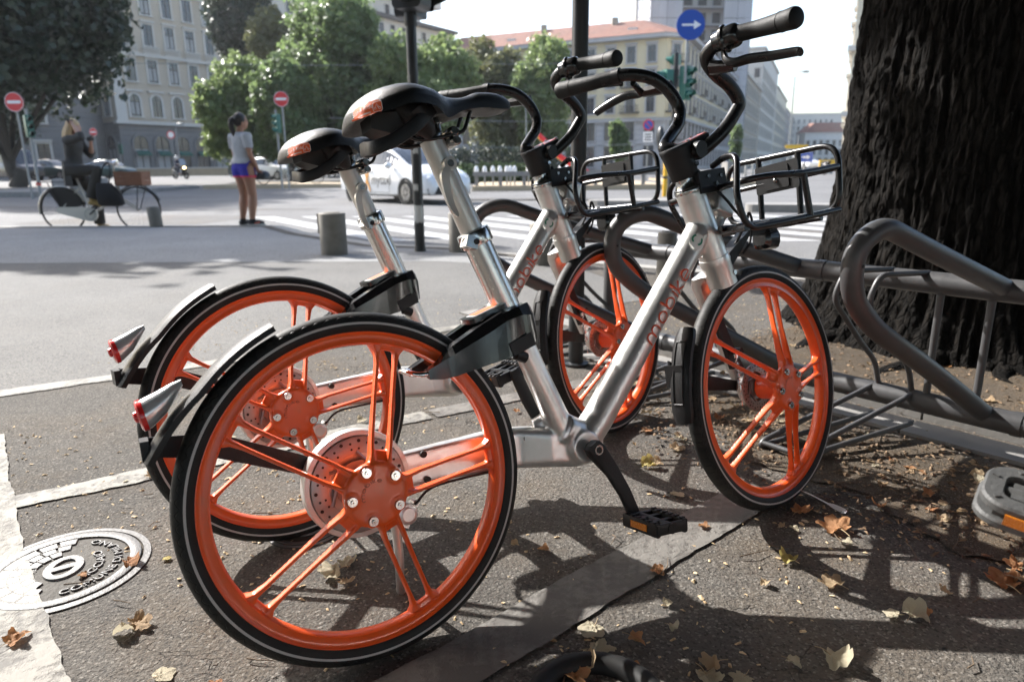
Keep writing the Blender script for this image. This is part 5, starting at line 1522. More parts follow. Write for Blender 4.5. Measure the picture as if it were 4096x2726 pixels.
def saddle_label_meshes():
    bm = bmesh.new(); bm.from_mesh(SADDLE); bvh = BVHTree.FromBMesh(bm)
    eye = Vector((-.332, -1.157, .616)); c, n, _, _ = bvh.ray_cast(eye, (Vector((.086, 0, .954)) - eye).normalized())   # sits on the rear right shoulder
    if n.dot(eye - c) < 0: n = -n
    u = Vector((0, 0, 1)).cross(n).normalized(); v = n.cross(u)
    if v.z < 0: v = -v
    u, v = (u + v * .10).normalized(), (v - u * .10).normalized()
    def plate(w, h, off, name, m):
        nu, nv = 20, 8; pts = []; keep = []
        for j in range(nv + 1):
            for i in range(nu + 1):
                x = -w / 2 + w * i / nu; y = -h / 2 + h * j / nv
                r_ = h * .28
                if abs(x) > w / 2 - r_ and abs(y) > h / 2 - r_:      # rounded corners
                    dx = abs(x) - (w / 2 - r_); dy = abs(y) - (h / 2 - r_); L_ = math.hypot(dx, dy)
                    if L_ > r_: x = math.copysign(w / 2 - r_ + dx * r_ / L_, x); y = math.copysign(h / 2 - r_ + dy * r_ / L_, y)
                pts.append((x, y))
        vs = patch(bvh, c, u, v, n, pts, off)
        fs = [(j * (nu + 1) + i, j * (nu + 1) + i + 1, (j + 1) * (nu + 1) + i + 1, (j + 1) * (nu + 1) + i) for j in range(nv) for i in range(nu)]
        return MB().add(vs, fs).mesh(name, m, True)
    P = plate(.060, .024, .0012, 'saddle_label', M_OLABEL)
    t = MB()
    for s, size, cx, cy in (('Scan & Ride', .0104, -.0080, .0022), ('find more on the app', .0045, -.012, -.0075)):
        if s != 'Scan & Ride':
            # a line of tiny print, only a pale row of dashes at this size
            for i in range(18):
                x = -.0295 + i * .0023
                pts = [(x, cy - .0010), (x + .0017, cy - .0010), (x + .0017, cy + .0012), (x, cy + .0012)]
                t.add(patch(bvh, c, u, v, n, pts, .0018), [(0, 1, 2, 3)])
            continue
        vv, ff = text_geo(s, size)
        t.add(patch(bvh, c, u, v, n, [(p.x + cx, p.y + cy) for p in vv], .0018), ff)
    # little outlined badge on the right
    rr = rrect(.0145, .017, .0035, 4) + [rrect(.0145, .017, .0035, 4)[0]]
    vv, ff = stroke([(p[0] + .0235, p[1]) for p in rr], .0009)
    t.add(patch(bvh, c, u, v, n, [(p.x, p.y) for p in vv], .0018), ff)
    for pl in ([(.0195, -.002), (.022, .003), (.0245, -.002)], [(.0225, .0045), (.0265, -.002)], arc(.0197, -.003, .0017, 0, 360, 10), arc(.0267, -.003, .0017, 0, 360, 10)):
        vv, ff = stroke(pl, .0007)
        t.add(patch(bvh, c, u, v, n, [(p.x, p.y) for p in vv], .0018), ff)
    T = t.mesh('label_print', M_WLABEL, False)
    bm.free()
    return P, T
LABEL_PLATE, LABEL_PRINT = saddle_label_meshes()

def flap(root, hub, r, a0, a1, w, name, recess=False, M=None):
    """short arc mudguard with rounded ends"""
    secs = []; n = 16
    for i in range(n + 1):
        t = i / n; a = R(a0 + (a1 - a0) * t)
        er = Vector((math.cos(a), 0, math.sin(a)))
        e = min(t, 1 - t) * n
        k = 1.0 if e >= 1.5 else (.78 + .147 * e)
        rr = r + (.05 * max(0, t - .55) if not recess else 0)
        c = hub + er * rr
        hw = w / 2 * k
        secs.append([c + er * .011 + Vector((0, y, 0)) - er * (abs(y) / hw) ** 4 * .006 for y in (hw, hw * .8, hw * .4, 0, -hw * .4, -hw * .8, -hw)] + [c - er * .004 + Vector((0, y, 0)) for y in (-hw, 0, hw)])
    f = MB().loft(secs).build(name, M_BLACKP, root, True, 40, M)
    if recess:
        q = MB(); secs = []
        for i in range(11):
            a = R(a0 + (a1 - a0) * (.16 + .64 * i / 10)); er = Vector((math.cos(a), 0, math.sin(a)))
            c = hub + er * (r + .0116)
            secs.append([c + Vector((0, y, 0)) for y in (w * .24, -w * .24)])
        loop = [s[0] for s in secs] + [s[1] for s in secs[::-1]]
        q.tube(loop, .0016, 6, closed=True)
        q.build('raised_border', M_BLACKP, f)
    return f

BAR_R = [(.849, -.03, .877), (.901, -.05, .916), (.938, -.06, .958), (.949, -.065, .982), (.921, -.068, 1.014), (.872, -.070, 1.042), (.842, -.08, 1.070), (.841, -.12, 1.088), (.853, -.16, 1.090), (.864, -.18, 1.088)]
BAR_L = [(.800, .03, .900), (.846, .05, .936), (.875, .055, .963), (.892, .065, 1.002), (.871, .07, 1.043), (.834, .085, 1.076), (.786, .12, 1.093), (.753, .17, 1.093)]

def make_bike(label, group, o, th, la, thf, laf, L, extra, worn=False, drop=0.0):
    """o: rear contact point, th/la: heading and lean of the frame, thf/laf: of the front wheel"""
    def axes(t, l):
        hd = Vector((math.cos(t), math.sin(t), 0)); sd_ = Vector((math.sin(t), -math.cos(t), 0))
        up = math.cos(l) * Vector((0, 0, 1)) - math.sin(l) * sd_
        lf = -(math.cos(l) * sd_ + math.sin(l) * Vector((0, 0, 1)))
        return hd, lf, up
    hd, lf, up = axes(th, la)
    MBk = basis((o[0], o[1], 0), hd, lf, up)
    inv = MBk.inverted()
    root = thing('share_bicycle', label, 'bicycle', M=MBk, group=group)
    h2, l2, u2 = axes(thf, laf)
    fc = Vector((o[0] + L * hd.x, o[1] + L * hd.y, 0)) + u2 * .305
    MF = inv @ basis(fc, h2, l2, u2)
    add_wheel(root, 'rear_wheel', Matrix.Translation(HUB))
    add_wheel(root, 'front_wheel', MF)
    P0 = Vector((.868, 0, .713)); axd = Vector((-.338, 0, .941)).normalized()
    def steer(a): return Matrix.Translation(P0) @ Matrix.Rotation(a, 4, axd) @ Matrix.Translation(-P0)
    MS = steer(extra)                        # handlebar: measured shape plus any extra turn
    # ---- frame
    fr = obj('frame', FRAME, root)
    rc = MB()
    for p in ((.135, .053, .326), (.137, .053, .276), (.345, .0215, .318), (.30, .0425, .275)):
        rc.cyl(p, (p[0], p[1] - .004, p[2]), .0068, 14)
    rc.build('screw_recess', M_DARK, fr)
    # lettering along the down tube, wrapped on its right side
    A = Vector((.640, 0, .469)); B = Vector((.780, 0, .624)); d = (B - A).normalized()
    nup = Vector((-d.z, 0, d.x)); S, tw = wordmark(); lt = MB()
    k = (B - A).length * .93 / tw
    for pl in S:
        v, f = stroke(pl, .17)
        out = []
        for p in v:
            phi = (p.y - .62) * .0235 / .034
            c = A + d * (p.x * k + .006)
            rad = .0338
            out.append(c + Vector((0, -1, 0)) * rad * math.cos(phi) + nup * rad * math.sin(phi))
        lt.add(out, f)
    lt.build('frame_lettering', M_LOGO, fr, False)
    # round city sticker near the top of the down tube
    A2 = Vector((.822, 0, .672)); sk = MB(); sk2 = MB()
    def wrap(px, py, rad): 
        phi = py / .031
        return A2 + d * px + Vector((0, -1, 0)) * rad * math.cos(phi + .25) + nup * rad * math.sin(phi + .25)
    pts = [(0, 0)] + [(.019 * math.cos(2 * PI * i / 24), .019 * math.sin(2 * PI * i / 24)) for i in range(24)]
    sk.add([wrap(p[0], p[1], .0330) for p in pts], [(0, 1 + i, 1 + (i + 1) % 24) for i in range(24)])
    sk.build('city_sticker', M_WLABEL, fr)
    for pl in (arc(.003, .003, .011, 40, 150, 8), arc(.003, .003, .011, 210, 320, 8)):
        v, f = stroke(pl, .004); sk2.add([wrap(p.x, p.y, .0336) for p in v], f)
    sk2.build('sticker_print', M_GREENPRINT, fr, False)
    # ---- seat post (drop: how far it is pushed down)
    MD = Matrix.Translation((.344 * drop, 0, -.939 * drop))
    def P(z, dx=0, y=0): return Vector((ax(z) + dx, y, z))
    MB().tube([P(.735), P(.56)], .0272, 40).build('post_sleeve', M_POST, root)
    MB().tube([P(.905), P(.715)], .0222, 36).build('seat_post', M_GREYPOST, root, M=MD)
    da = (P(.74) - P(.72)).normalized()
    cl = MB()
    MC = frame_z(P(.722), da)
    cl.lathe([(.0275, -.014), (.0315, -.0135), (.0325, -.011), (.0325, .011), (.0315, .0135), (.0225, .016)], 36, MC)
    c2 = P(.715) + Vector((-.028, -.020, -.004))
    cl.tube([c2 + Vector((.02, .008, .006)), c2 + Vector((-.006, -.004, 0))], [.0125, .0105], 14)
    cl.box(c2 + Vector((.002, -.002, .001)), (.024, .026, .022), Matrix.Rotation(R(20), 3, 'Y'))
    cc = cl.build('seat_clamp', M_STEEL, root)
    MB().cyl(c2 + Vector((.010, -.013, .001)), c2 + Vector((.010, -.0165, .001)), .0055, 14).build('clamp_bolt', M_DARK, cc)
    lv = MB()
    lv.cyl((.222, .010, .855), (.222, -.0345, .855), .0125, 20)
    LP = [(.222, -.031, .855), (.209, -.032, .835), (.2095, -.032, .805), (.214, -.033, .780), (.2225, -.036, .758)]
    LPc = catmull(LP, 5)
    lv.loft([[p + Vector((w, -.004, 0)), p + Vector((w, .004, 0)), p + Vector((-w, .004, 0)), p + Vector((-w, -.004, 0))] for p, w in zip(LPc, [.0085 - .005 * abs(i / 20 - .25) if i < 18 else .0075 - .002 * (i - 17) for i in range(len(LPc))])])
    lv.build('height_lever', M_GREYPOST, root, M=MD)
    MB().cyl((.222, -.0345, .855), (.222, -.0360, .855), .0065, 14).build('lever_pivot', M_STEEL, root, M=MD)
    hd_ = MB()
    hd_.tube([P(.893), P(.908), (.218, 0, .918)], [.0205, .0215, .016], 20)
    for zz0, rr0, hl0 in ((.916, .0115, .026), (.899, .0125, .028)):
        hd_.tube([(.243, -hl0, zz0), (.243, -hl0 + .004, zz0), (.243, hl0 - .004, zz0), (.243, hl0, zz0)], [rr0 * .7, rr0, rr0, rr0 * .7], 18, flat=.75)
    hd_.cyl((.222, 0, .918), (.220, 0, .945), .006, 12); hd_.cyl((.220, 0, .934), (.2195, 0, .941), .010, 6)
    hd_.build('saddle_clamp', M_STEEL, root, M=MD)
    # ---- saddle
    sa = obj('saddle', SADDLE, root, MD)
    obj('saddle_label', LABEL_PLATE, sa); obj('label_print', LABEL_PRINT, sa)
    bp_ = MB()
    loop = catmull([(.188, .058, .945), (.150, .070, .918), (.112, .064, .900), (.086, .040, .893), (.078, 0, .888), (.078, -.040, .880), (.108, -.063, .888), (.150, -.068, .914), (.188, -.058, .945)], 5)
    secs = []
    for i, p in enumerate(loop):
        a = loop[max(i - 1, 0)]; bb = loop[min(i + 1, len(loop) - 1)]
        t = (bb - a).normalized(); nn = Vector((0, 0, 1)).cross(t).normalized(); uu = t.cross(nn)
        secs.append([p + nn * q[0] + uu * q[1] for q in rrect(.007, .024, .003, 2)])
    bp_.loft(secs)
    bp_.build('rear_handle', M_BLACKP, sa)
    sp = MB()
    for y in (-.048, .048):
        sp.tube([(.150, y * .7, .955), (.158, y, .938), (.176, y * .9, .915), (.188, y * .75, .905)], [.030, .026, .019, .012], 16)
    sp.build('saddle_spring', M_BLACKP, sa)
    MB().loft([[Vector((x, y, z)) for x, y, z in ((xx, hw, .940), (xx, -hw, .940), (xx, -hw * .8, .905 + dz), (xx, hw * .8, .905 + dz))] for xx, hw, dz in ((.085, .030, .012), (.12, .045, 0), (.16, .045, .006), (.20, .03, .03))]).build('saddle_underside', M_DARK, sa)
    for y in (-.020, .020):
        MB().tube(fillet([(.290, y, .965), (.280, y, .950), (.264, y, .915), (.205, y, .902), (.165, y * 1.5, .896), (.135, y * 1.7, .908), (.12, y * 1.8, .925)], .012, 4), .0036, 10).build('saddle_rail', M_BLACK, sa)
    # ---- rear mudguard, tail lamp, stay
    rf = flap(root, HUB, .3155, 112, 160, .072, 'rear_mudguard')
    tl = MB(); lc = Vector((-.318, 0, .493)); ld = Vector((-.985, 0, -.17)).normalized()
    ML = frame_z(lc, ld, (0, 1, 0))
    secs = []
    for t, r0, c in ((0, .0235, lc), (.2, .0235, lc - ld * .006 + Vector((0, 0, .001))), (.6, .019, Vector((-.290, 0, .508))), (.85, .012, Vector((-.272, 0, .523))), (1, .005, Vector((-.260, 0, .533)))):
        secs.append([c + (ML.to_3x3() @ Vector((r0 * .92 * math.cos(2 * PI * a / 20), r0 * math.sin(2 * PI * a / 20), 0))) for a in range(20)])
    tl.loft(secs)
    tl.build('tail_lamp', mat('silvered_lamp_housing', (.74, .74, .75), .2, .55, .1, 30), rf)
    ln = MB(); ln.lathe([(.0245, -.003), (.0245, .004), (.021, .0065), (.009, .0075), (.0085, .011), (.006, .0125), (.001, .013)], 26, ML)
    ln.build('lamp_lens', M_REDLENS, rf)
    stp = MB(); stp.loft([[Vector(p) for p in q] for q in (((-.322, .030, .455), (-.322, .036, .455), (-.322, .036, .425), (-.322, .030, .425)), ((-.22, .046, .440), (-.22, .051, .440), (-.22, .051, .398), (-.22, .046, .398)), ((-.085, .060, .372), (-.085, .066, .372), (-.085, .066, .335), (-.085, .060, .335)), ((-.01, .066, .325), (-.01, .071, .325), (-.01, .071, .29), (-.01, .066, .29)))])
    stp.box((-.322, .012, .44), (.012, .05, .03))
    stp.build('mudguard_stay', M_BLACKP, root)
    # ---- ring lock
    lk = MB()
    st = ((.125, .477, .494, .030, .050), (.150, .474, .505, .028, .056), (.175, .476, .515, .027, .058), (.24, .486, .540, .026, .058), (.285, .492, .558, .020, .058))
    for sg in (-1, 1):
        secs = []
        for x, z0, z1, yi, yo in st:
            zt = z1 + .014 * (x > .16) + (.006 if x > .2 else 0)
            secs.append([Vector((x, sg * yo, z0)), Vector((x, sg * yo, z1)), Vector((x, sg * (yo - .010), zt)), Vector((x, sg * yi, zt)), Vector((x, sg * yi, z0 + .004))])
        lk.loft(secs)
    secs = []
    for x, z0, z1, zt, yo in ((.262, .490, .549, .568, .058), (.29, .493, .561, .576, .058), (.325, .502, .568, .585, .055), (.352, .512, .566, .590, .043), (.366, .517, .560, .580, .030)):
        secs.append([Vector((x, -yo, z0)), Vector((x, -yo, z1)), Vector((x, -yo + .012, zt)), Vector((x, yo - .012, zt)), Vector((x, yo, z1)), Vector((x, yo, z0))])
    lk.loft(secs)
    lko = lk.build('ring_lock', M_GLOSSBLK, root, True, 24)
    pm = basis((.272, 0, .5735), Vector((.958, 0, .287)), (0, 1, 0), Vector((-.287, 0, .958)))
    MB().prism(rrect(.085, .058, .010), 0, .010, pm).build('lock_cover', M_GLOSSBLK, lko)
    MB().prism(rrect(.060, .040, .006), .0100, .0106, pm).build('cover_plate', M_SILVERPLATE, lko)
    MB().prism(rrect(.046, .028, .002), .0106, .0111, pm).build('cover_label', M_OLABEL, lko)
    sh = MB(); sh.tube(catmull([(.136, -.041, .486), (.112, -.034, .487), (.100, -.012, .492), (.098, .014, .494), (.112, .036, .490), (.134, .041, .486)], 5), .0052, 10)
    sh.build('lock_shackle', M_CHROME, lko)
    kn = MB(); kn.box((.315, -.058, .514), (.052, .004, .026), Matrix.Rotation(R(-17), 3, 'Y')); kn.tube([(.315, -.03, .494), (.335, -.03, .484)], .011, 12)
    kn.build('lock_button', M_BLACKP, lko)
    # ---- cranks and pedals
    BB = Vector((.446, 0, .287))
    ca = math.atan2(-.166, .080)
    for sg, ang in ((-1, ca), (1, ca + PI)):
        e = Vector((math.cos(ang), 0, math.sin(ang))); n2 = Vector((-e.z, 0, e.x)); Y = Vector((0, sg, 0))
        cr = MB(); secs = []
        for t, y, w, th_ in ((-.016, .072, .010, .010), (-.010, .070, .017, .013), (.004, .070, .0195, .014), (.022, .071, .0185, .011), (.06, .077, .015, .008), (.11, .084, .0135, .007), (.150, .086, .013, .007), (.172, .086, .0125, .007), (.180, .086, .008, .006)):
            c = BB + e * t + Y * y + n2 * (.006 * math.sin(t * 22))
            secs.append([c + n2 * p[0] + Y * p[1] for p in rrect(w * 2, th_ * 2, min(w, th_) * .55, 2)])
        cr.loft(secs)
        co = cr.build('crank', M_BLACKP, root)
        MB().cyl(BB + Y * .084, BB + Y * .0852, .010, 20).build('crank_cap', M_STEEL, co)
        MB().cyl(BB + Y * .0852, BB + Y * .0862, .0062, 16).build('crank_bolt', M_DARK, co)
        pe = MB(); pc = BB + e * .168 + Y * .142
        tilt = Matrix.Rotation(R(6 if sg < 0 else -14), 3, 'Y')
        mp = M_GREYPEDAL if (worn and sg > 0) else M_BLACKP
        if worn and sg > 0: tilt = Matrix.Rotation(R(-10), 3, 'Y')
        def lp(x, y, z): return pc + tilt @ Vector((x, y, z))
        for x in (-.034, .034):                      # the long sides
            pe.loft([[lp(x + q[0], yy, q[1]) for q in rrect(.012, .027, .004, 2)] for yy in (-.048, .048)])
        for y in (-.044, .044):
            pe.loft([[lp(xx, y + q[0], q[1]) for q in rrect(.010, .022, .003, 2)] for xx in (-.036, .036)])
        pe.tube([lp(0, -.05, 0), lp(0, .046, 0)], .0105, 14)
        for y in (-.015, .018): pe.box(lp(0, y, 0), (.062, .010, .018), tilt)
        pe.cyl(pc - Y * .058, pc - Y * .04, .007, 12)
        for x in (-.034, .034):
            for i in range(6): pe.box(lp(x, -.040 + i * .016, .0135), (.010, .006, .004), tilt)
        if worn and sg > 0:
            pe = MB()
            for z0, z1, s_ in ((.003, .015, 1.0), (-.015, -.004, 1.06)):
                o_ = rrect(.092 * s_, .104 * s_, .030, 6); i2 = rrect(.048, .060, .012, 6)
                pe.loft([[lp(p[0] * .97, p[1] * .97, z0) for p in o_], [lp(p[0], p[1], z0 + .002) for p in o_], [lp(p[0], p[1], z1 - .003) for p in o_], [lp(p[0] * .95, p[1] * .95, z1) for p in o_], [lp(p[0] * 1.06, p[1] * 1.06, z1) for p in i2], [lp(p[0], p[1], z1 - .004) for p in i2], [lp(p[0], p[1], z0) for p in i2]], True, False, True)
            for p in rrect(.072, .084, .022, 2)[::2]: pe.box(lp(p[0], p[1], .0155), (.007, .004, .003), tilt @ Matrix.Rotation(math.atan2(p[1], p[0]), 3, 'Z'))
            pe.box(lp(0, 0, 0), (.078, .07, .011), tilt)
            pe.tube([lp(0, -.05, 0), lp(0, .05, 0)], .0125, 16); pe.box(lp(0, .012, .006), (.034, .022, .010), tilt)
            pe.cyl(pc - Y * .058, pc - Y * .04, .007, 12)
        po = pe.build('pedal', mp, root, True, 30)
        for x in ((-.0475, .0475) if worn and sg > 0 else (-.0405, .0405)):
            MB().box(lp(x, 0, 0), (.002, .046, .013), tilt).build('pedal_reflector', M_AMBER, po)
    # ---- kickstand and brake caliper
    ks = MB(); ks.tube(catmull([(.070, .072, .235), (.074, .085, .190), (.080, .105, .130), (.086, .135, .075), (.092, .160, .036)], 5), [.015] * 6 + [.0125] * 8 + [.0115] * 6 + [.013], 12, flat=.7)
    ks.build('kickstand', M_ALU, root)
    bc = MB(); bc.lathe([(.001, -.022), (.012, -.022), (.013, -.023), (.0185, -.024), (.0195, -.028), (.0195, -.060), (.001, -.062)], 28, Matrix.Translation((.083, .005, .226)) @ MY)
    bc.box((.066, .045, .226), (.05, .03, .03), Matrix.Rotation(R(30), 3, 'Y')); bc.cyl((.105, .04, .24), (.105, .06, .24), .006, 10)
    bc.build('brake_caliper', M_ALU, root)
    MB().tube(catmull([(.10, .035, .24), (.135, .038, .262), (.20, .05, .262), (.30, .04, .262)], 5), .0026, 8).build('brake_cable', M_BLACKP, root)
    # ---- fork (turned with the front wheel)
    fk = MB()
    fa = thf - th
    MFk = steer(fa)
    fk.tube([(.893, 0, .641), (.898, 0, .628), (.900, 0, .622), (.918, 0, .572)], [.035, .0365, .0345, .0335], 28)
    secs = []
    for c, w, t in (((.905, .020, .606), .030, .020), ((.910, .045, .604), .030, .024), ((.925, .066, .585), .029, .016), ((.955, .072, .510), .023, .0105), ((1.000, .074, .405), .019, .0095), ((1.042, .075, .318), .018, .009), ((1.052, .075, .296), .014, .008)):
        c = Vector(c); dirx = Vector((.93, 0, .36))
        secs.append([c + dirx * p[0] + Vector((0, p[1], 0)) for p in rrect(w * 2, t * 2, t * .5, 2)])
    fk.loft(secs)
    fko = fk.build('fork', M_ALU, root, True, 30, MFk)
    MB().cyl((.921, -.0335, .598), (.921, -.0355, .598), .0055, 12).build('fork_screw', M_STEEL, fko)
    fc_ = MB()
    fc_.loft([[Vector(p) for p in q] for q in (((.93, .052, .505), (.965, .052, .505), (.965, .062, .505), (.93, .062, .505)), ((.965, .050, .42), (.998, .050, .42), (.998, .062, .42), (.965, .062, .42)), ((.985, .050, .36), (1.03, .050, .36), (1.03, .062, .36), (.985, .062, .36)))])
    fc_.cyl((.985, .045, .405), (.985, .020, .405), .009, 14)
    fc_.build('front_brake_arm', M_BLACKP, fko)
    sp_ = MB(); sp_.tube([(.975 + .0045 * math.cos(i * 1.2), .030 + .0045 * math.sin(i * 1.2), .385 - i * .00075) for i in range(86)], .0009, 5)
    sp_.tube([(.975, .030, .40), (.975, .030, .27)], .0012, 6); sp_.cyl((.975, .030, .322), (.975, .030, .312), .006, 10); sp_.cyl((.975, .030, .400), (.975, .030, .390), .006, 10)
    sp_.build('brake_spring', M_STEEL, fko)
    hubf = inv @ fc
    ff = flap(root, Vector((1.054, 0, .305)), .3395, 148, 184, .052, 'front_mudguard', True, MFk)
    fs = MB(); fs.loft([[Vector(p) for p in q] for q in (((.722, .026, .420), (.722, .032, .420), (.722, .032, .345), (.722, .026, .345)), ((.80, .050, .385), (.80, .055, .385), (.80, .055, .340), (.80, .050, .340)), ((1.02, .066, .325), (1.02, .071, .325), (1.02, .071, .300), (1.02, .066, .300)))])
    fs.box((.720, .012, .385), (.010, .05, .05))
    fs.build('front_mudguard_stay', M_BLACKP, root, True, 30, MFk)
    # ---- headset, stem, bars
    hs = MB(); sa_ = Vector((-.338, 0, .941))
    Mh = frame_z((.836, 0, .797), sa_)
    hs.lathe([(.034, -.002), (.0345, .003), (.0335, .006), (.030, .010), (.0255, .020), (.0245, .026), (.024, .060)], 32, Mh)
    hs.build('headset', M_STEEL, root)
    MB().lathe([(.0335, .0065), (.0335, .0095), (.030, .0102)], 32, Mh).build('headset_seal', M_DARK, root)
    sm = MB(); M2 = frame_z((.827, 0, .826), sa_)
    sm.lathe([(.001, 0), (.030, 0), (.0315, .002), (.0330, .030), (.0345, .055), (.0370, .066), (.0370, .072), (.0355, .0745), (.001, .0745)], 36, M2)
    sm.prism(rrect(.090, .062, .012), .030, .072, M2 @ Matrix.Translation((.045, 0, 0)))
    sm.cyl((.838, -.048, .880), (.838, .048, .893), .0185, 20)
    so = sm.build('stem', M_BLACKP, root, True, 35, MS)
    MB().prism(rrect(.070, .050, .006), .0722, .0745, M2 @ Matrix.Translation((.054, 0, 0))).build('stem_plate', mat('orange_stem_plate', (.68, .12, .06), .3, .1, .06), so)
    bt = MB()
    for x, y in ((.025, .021), (.083, .021), (.025, -.021), (.083, -.021)):
        bt.cyl(M2 @ Vector((x, y, .0745)), M2 @ Vector((x, y, .0775)), .0036, 10)
    for z in (.022, .048): bt.cyl(M2 @ Vector((.012, -.033, z)), M2 @ Vector((.012, -.0365, z)), .0055, 12)
    bt.cyl(M2 @ Vector((-.012, 0, .0746)), M2 @ Vector((-.012, 0, .0752)), .006, 12)
    bt.build('stem_bolt', M_STEEL, so)
    hb = MB()
    hb.tube(catmull([(.845, -.012, .880)] + BAR_R, 6), .0150, 20)
    hb.tube(catmull([(.812, .012, .892)] + BAR_L, 6), .0150, 20)
    hbo = hb.build('handlebar', M_BLACK, root, True, 60, MS)
    for pts in ([(.853, -.158, 1.090), (.866, -.20, 1.086), (.862, -.245, 1.078), (.855, -.292, 1.070)], [(.770, .145, 1.094), (.745, .19, 1.095), (.729, .235, 1.099), (.715, .288, 1.104)]):
        c = catmull(pts, 6)
        rr = [.0168 + .0042 * (i / (len(c) - 1)) ** 2 for i in range(len(c))]
        c.append(c[-1] + (c[-1] - c[-2]).normalized() * .006); rr.append(.0195); c.append(c[-1] + (c[-1] - c[-2]).normalized() * .004); rr.append(.013)
        g = MB().tube(c, rr, 22).build('grip', M_GRIP, hbo)
        e0, e1 = c[-7], c[-6]
        MB().tube([e0, e0 + (e1 - e0).normalized() * .0012], rr[-7] + .0009, 22).build('grip_groove', M_DARK, g)
    rg = MB()
    a = Vector((.846, -.130, 1.089)); dr = Vector((.25, -.96, .03)).normalized(); Mr = frame_z(a, dr)
    rg.lathe([(.015, -.022), (.0205, -.021), (.0215, -.010), (.0235, -.004), (.0285, -.002), (.0290, .004), (.0250, .008), (.0245, .024), (.0225, .030), (.0175, .034)], 36, Mr)
    rg.build('bell', M_GLOSSBLK, hbo)
    ll = MB()
    a = Vector((.775, .136, 1.094)); dl = Vector((-.42, .9, .02)).normalized()
    ll.lathe([(.015, -.008), (.0185, -.007), (.0185, .012), (.015, .013)], 24, frame_z(a, dl))
    ll.build('grip_collar', M_BLACKP, hbo)
    for pts, hp in (([(.846, -.125, 1.066), (.838, -.136, 1.044), (.842, -.155, 1.032), (.858, -.178, 1.033), (.872, -.225, 1.024), (.879, -.275, 1.015), (.876, -.284, 1.010)], ((.843, -.090, 1.043), (.855, -.145, 1.030))),
                    ([(.80, .115, 1.073), (.838, .135, 1.062), (.848, .150, 1.060), (.832, .185, 1.064), (.815, .225, 1.056), (.805, .262, 1.047), (.800, .268, 1.042)], ((.880, .070, 1.055), (.850, .140, 1.060)))):
        bl = MB(); c = catmull(pts, 5); n = len(c)
        bl.tube(c, [.0062 + .0018 * math.sin(PI * i / n) for i in range(n)], 10, flat=1.35)
        bl.tube([hp[0], hp[1]], [.016, .012], 6)
        bl.build('brake_lever', M_BLACK, hbo)
        lvx = MB(); lvx.ball(Vector(hp[1]) + Vector((0, 0, .006)), .0055, 10, 6); lvx.build('lever_screw', M_STEEL, hbo)
    # ---- basket (fixed to the frame)
    bk = MB(); W_ = .165; r_ = .0072
    front = fillet([(1.145, W_ - .05, .885), (1.145, W_, .885), (1.140, W_, .708), (1.140, -W_, .708), (1.145, -W_, .885), (1.145, W_ - .05, .885), (1.145, W_ - .10, .885)], .05, 6)[3:]
    loop = []
    c4 = [(1.150, W_, .884), (1.138, W_, .722), (1.138, -W_, .712), (1.150, -W_, .868)]
    for i in range(4):
        p0, p1, p2 = Vector(c4[i - 1]), Vector(c4[i]), Vector(c4[(i + 1) % 4])
        A = p1 + (p0 - p1).normalized() * .05; B_ = p1 + (p2 - p1).normalized() * .05
        for j in range(7):
            t = j / 6; loop.append((1 - t) ** 2 * A + 2 * t * (1 - t) * p1 + t * t * B_)
    bk.tube(loop, r_, 10, closed=True)
    for sg in (-1, 1):
        y = sg * W_
        side = fillet(([(.880, sg * .035, .845), (.850, sg * .10, .852), (.835, sg * (W_ - .02), .845), (.800, y, .752)] if sg < 0 else [(.900, .035, .845), (.915, .09, .845), (.905, .135, .830), (.925, .160, .790)]) + [(.825 if sg < 0 else .985, y, .688 if sg < 0 else .705), (.95 if sg < 0 else 1.06, y, .698 if sg < 0 else .708), (1.138, y * .99, .716)], .03, 5)
        bk.tube(side, r_, 10)
        bk.tube(fillet([(.90, sg * .03, .795), (.84 if sg < 0 else .91, sg * (W_ - .015), .790), (.90 if sg < 0 else .95, y, .797), (1.02, y * 1.04, .800), (1.141, y, .815)], .05, 5), r_, 10)
        bk.tube([(1.012, y * 1.03, .800), (1.032, y, .705)], r_, 8)
        bk.tube(fillet([(1.148, sg * .058, .876 + .006 * sg), (1.142, sg * .058, .706), (1.10, sg * .058, .700), (.86 if sg < 0 else .96, sg * .058, .700)], .025, 4), r_, 8)
    bk.tube([(1.143, -W_, .812), (1.143, W_, .812)], r_ * .9, 8)
    bk.tube([(.825, -W_, .690), (.90, -.02, .697)], r_, 8)
    for x in (.90, .985, 1.07): bk.tube([(x, -W_, .699), (x, W_ if x > 1 else .02, .699)], r_ * .8, 8)
    for sg in (-1, 1): bk.tube([(.86 if sg < 0 else 1.0, sg * .11, .700), (1.13, sg * .11, .712)], r_ * .8, 8)
    bko = bk.build('basket', M_BLACK, root, True, 60)
    pt = MB(); pt.prism(rrect(.128, .070, .006), -.0015, .0015, basis((1.139, 0, .822), (0, 1, 0), (0, 0, 1), (1, 0, 0)))
    pt.prism(rrect(.075, .056, .004), -.005, -.0015, basis((1.139, 0, .822), (0, 1, 0), (0, 0, 1), (1, 0, 0)))
    pto = pt.build('number_plate_holder', M_BLACKP, bko)
    MB().ball((1.132, 0, .815), .006, 12, 6).build('plate_bolt', M_STEEL, bko)
    br = MB()
    br.box((.875, 0, .812), (.085, .075, .050), Matrix.Rotation(R(-6), 3, 'Y'))
    br.loft([[Vector(p) for p in q] for q in (((.918, -.018, .640), (.918, .018, .640), (.935, .018, .615), (.935, -.018, .615)), ((1.00, -.018, .694), (1.00, .018, .694), (1.00, .018, .680), (1.00, -.018, .680)), ((1.10, -.02, .698), (1.10, .02, .698), (1.10, .02, .690), (1.10, -.02, .690)))])
    br.build('basket_bracket', M_BLACKP, bko)
    bb2 = MB()
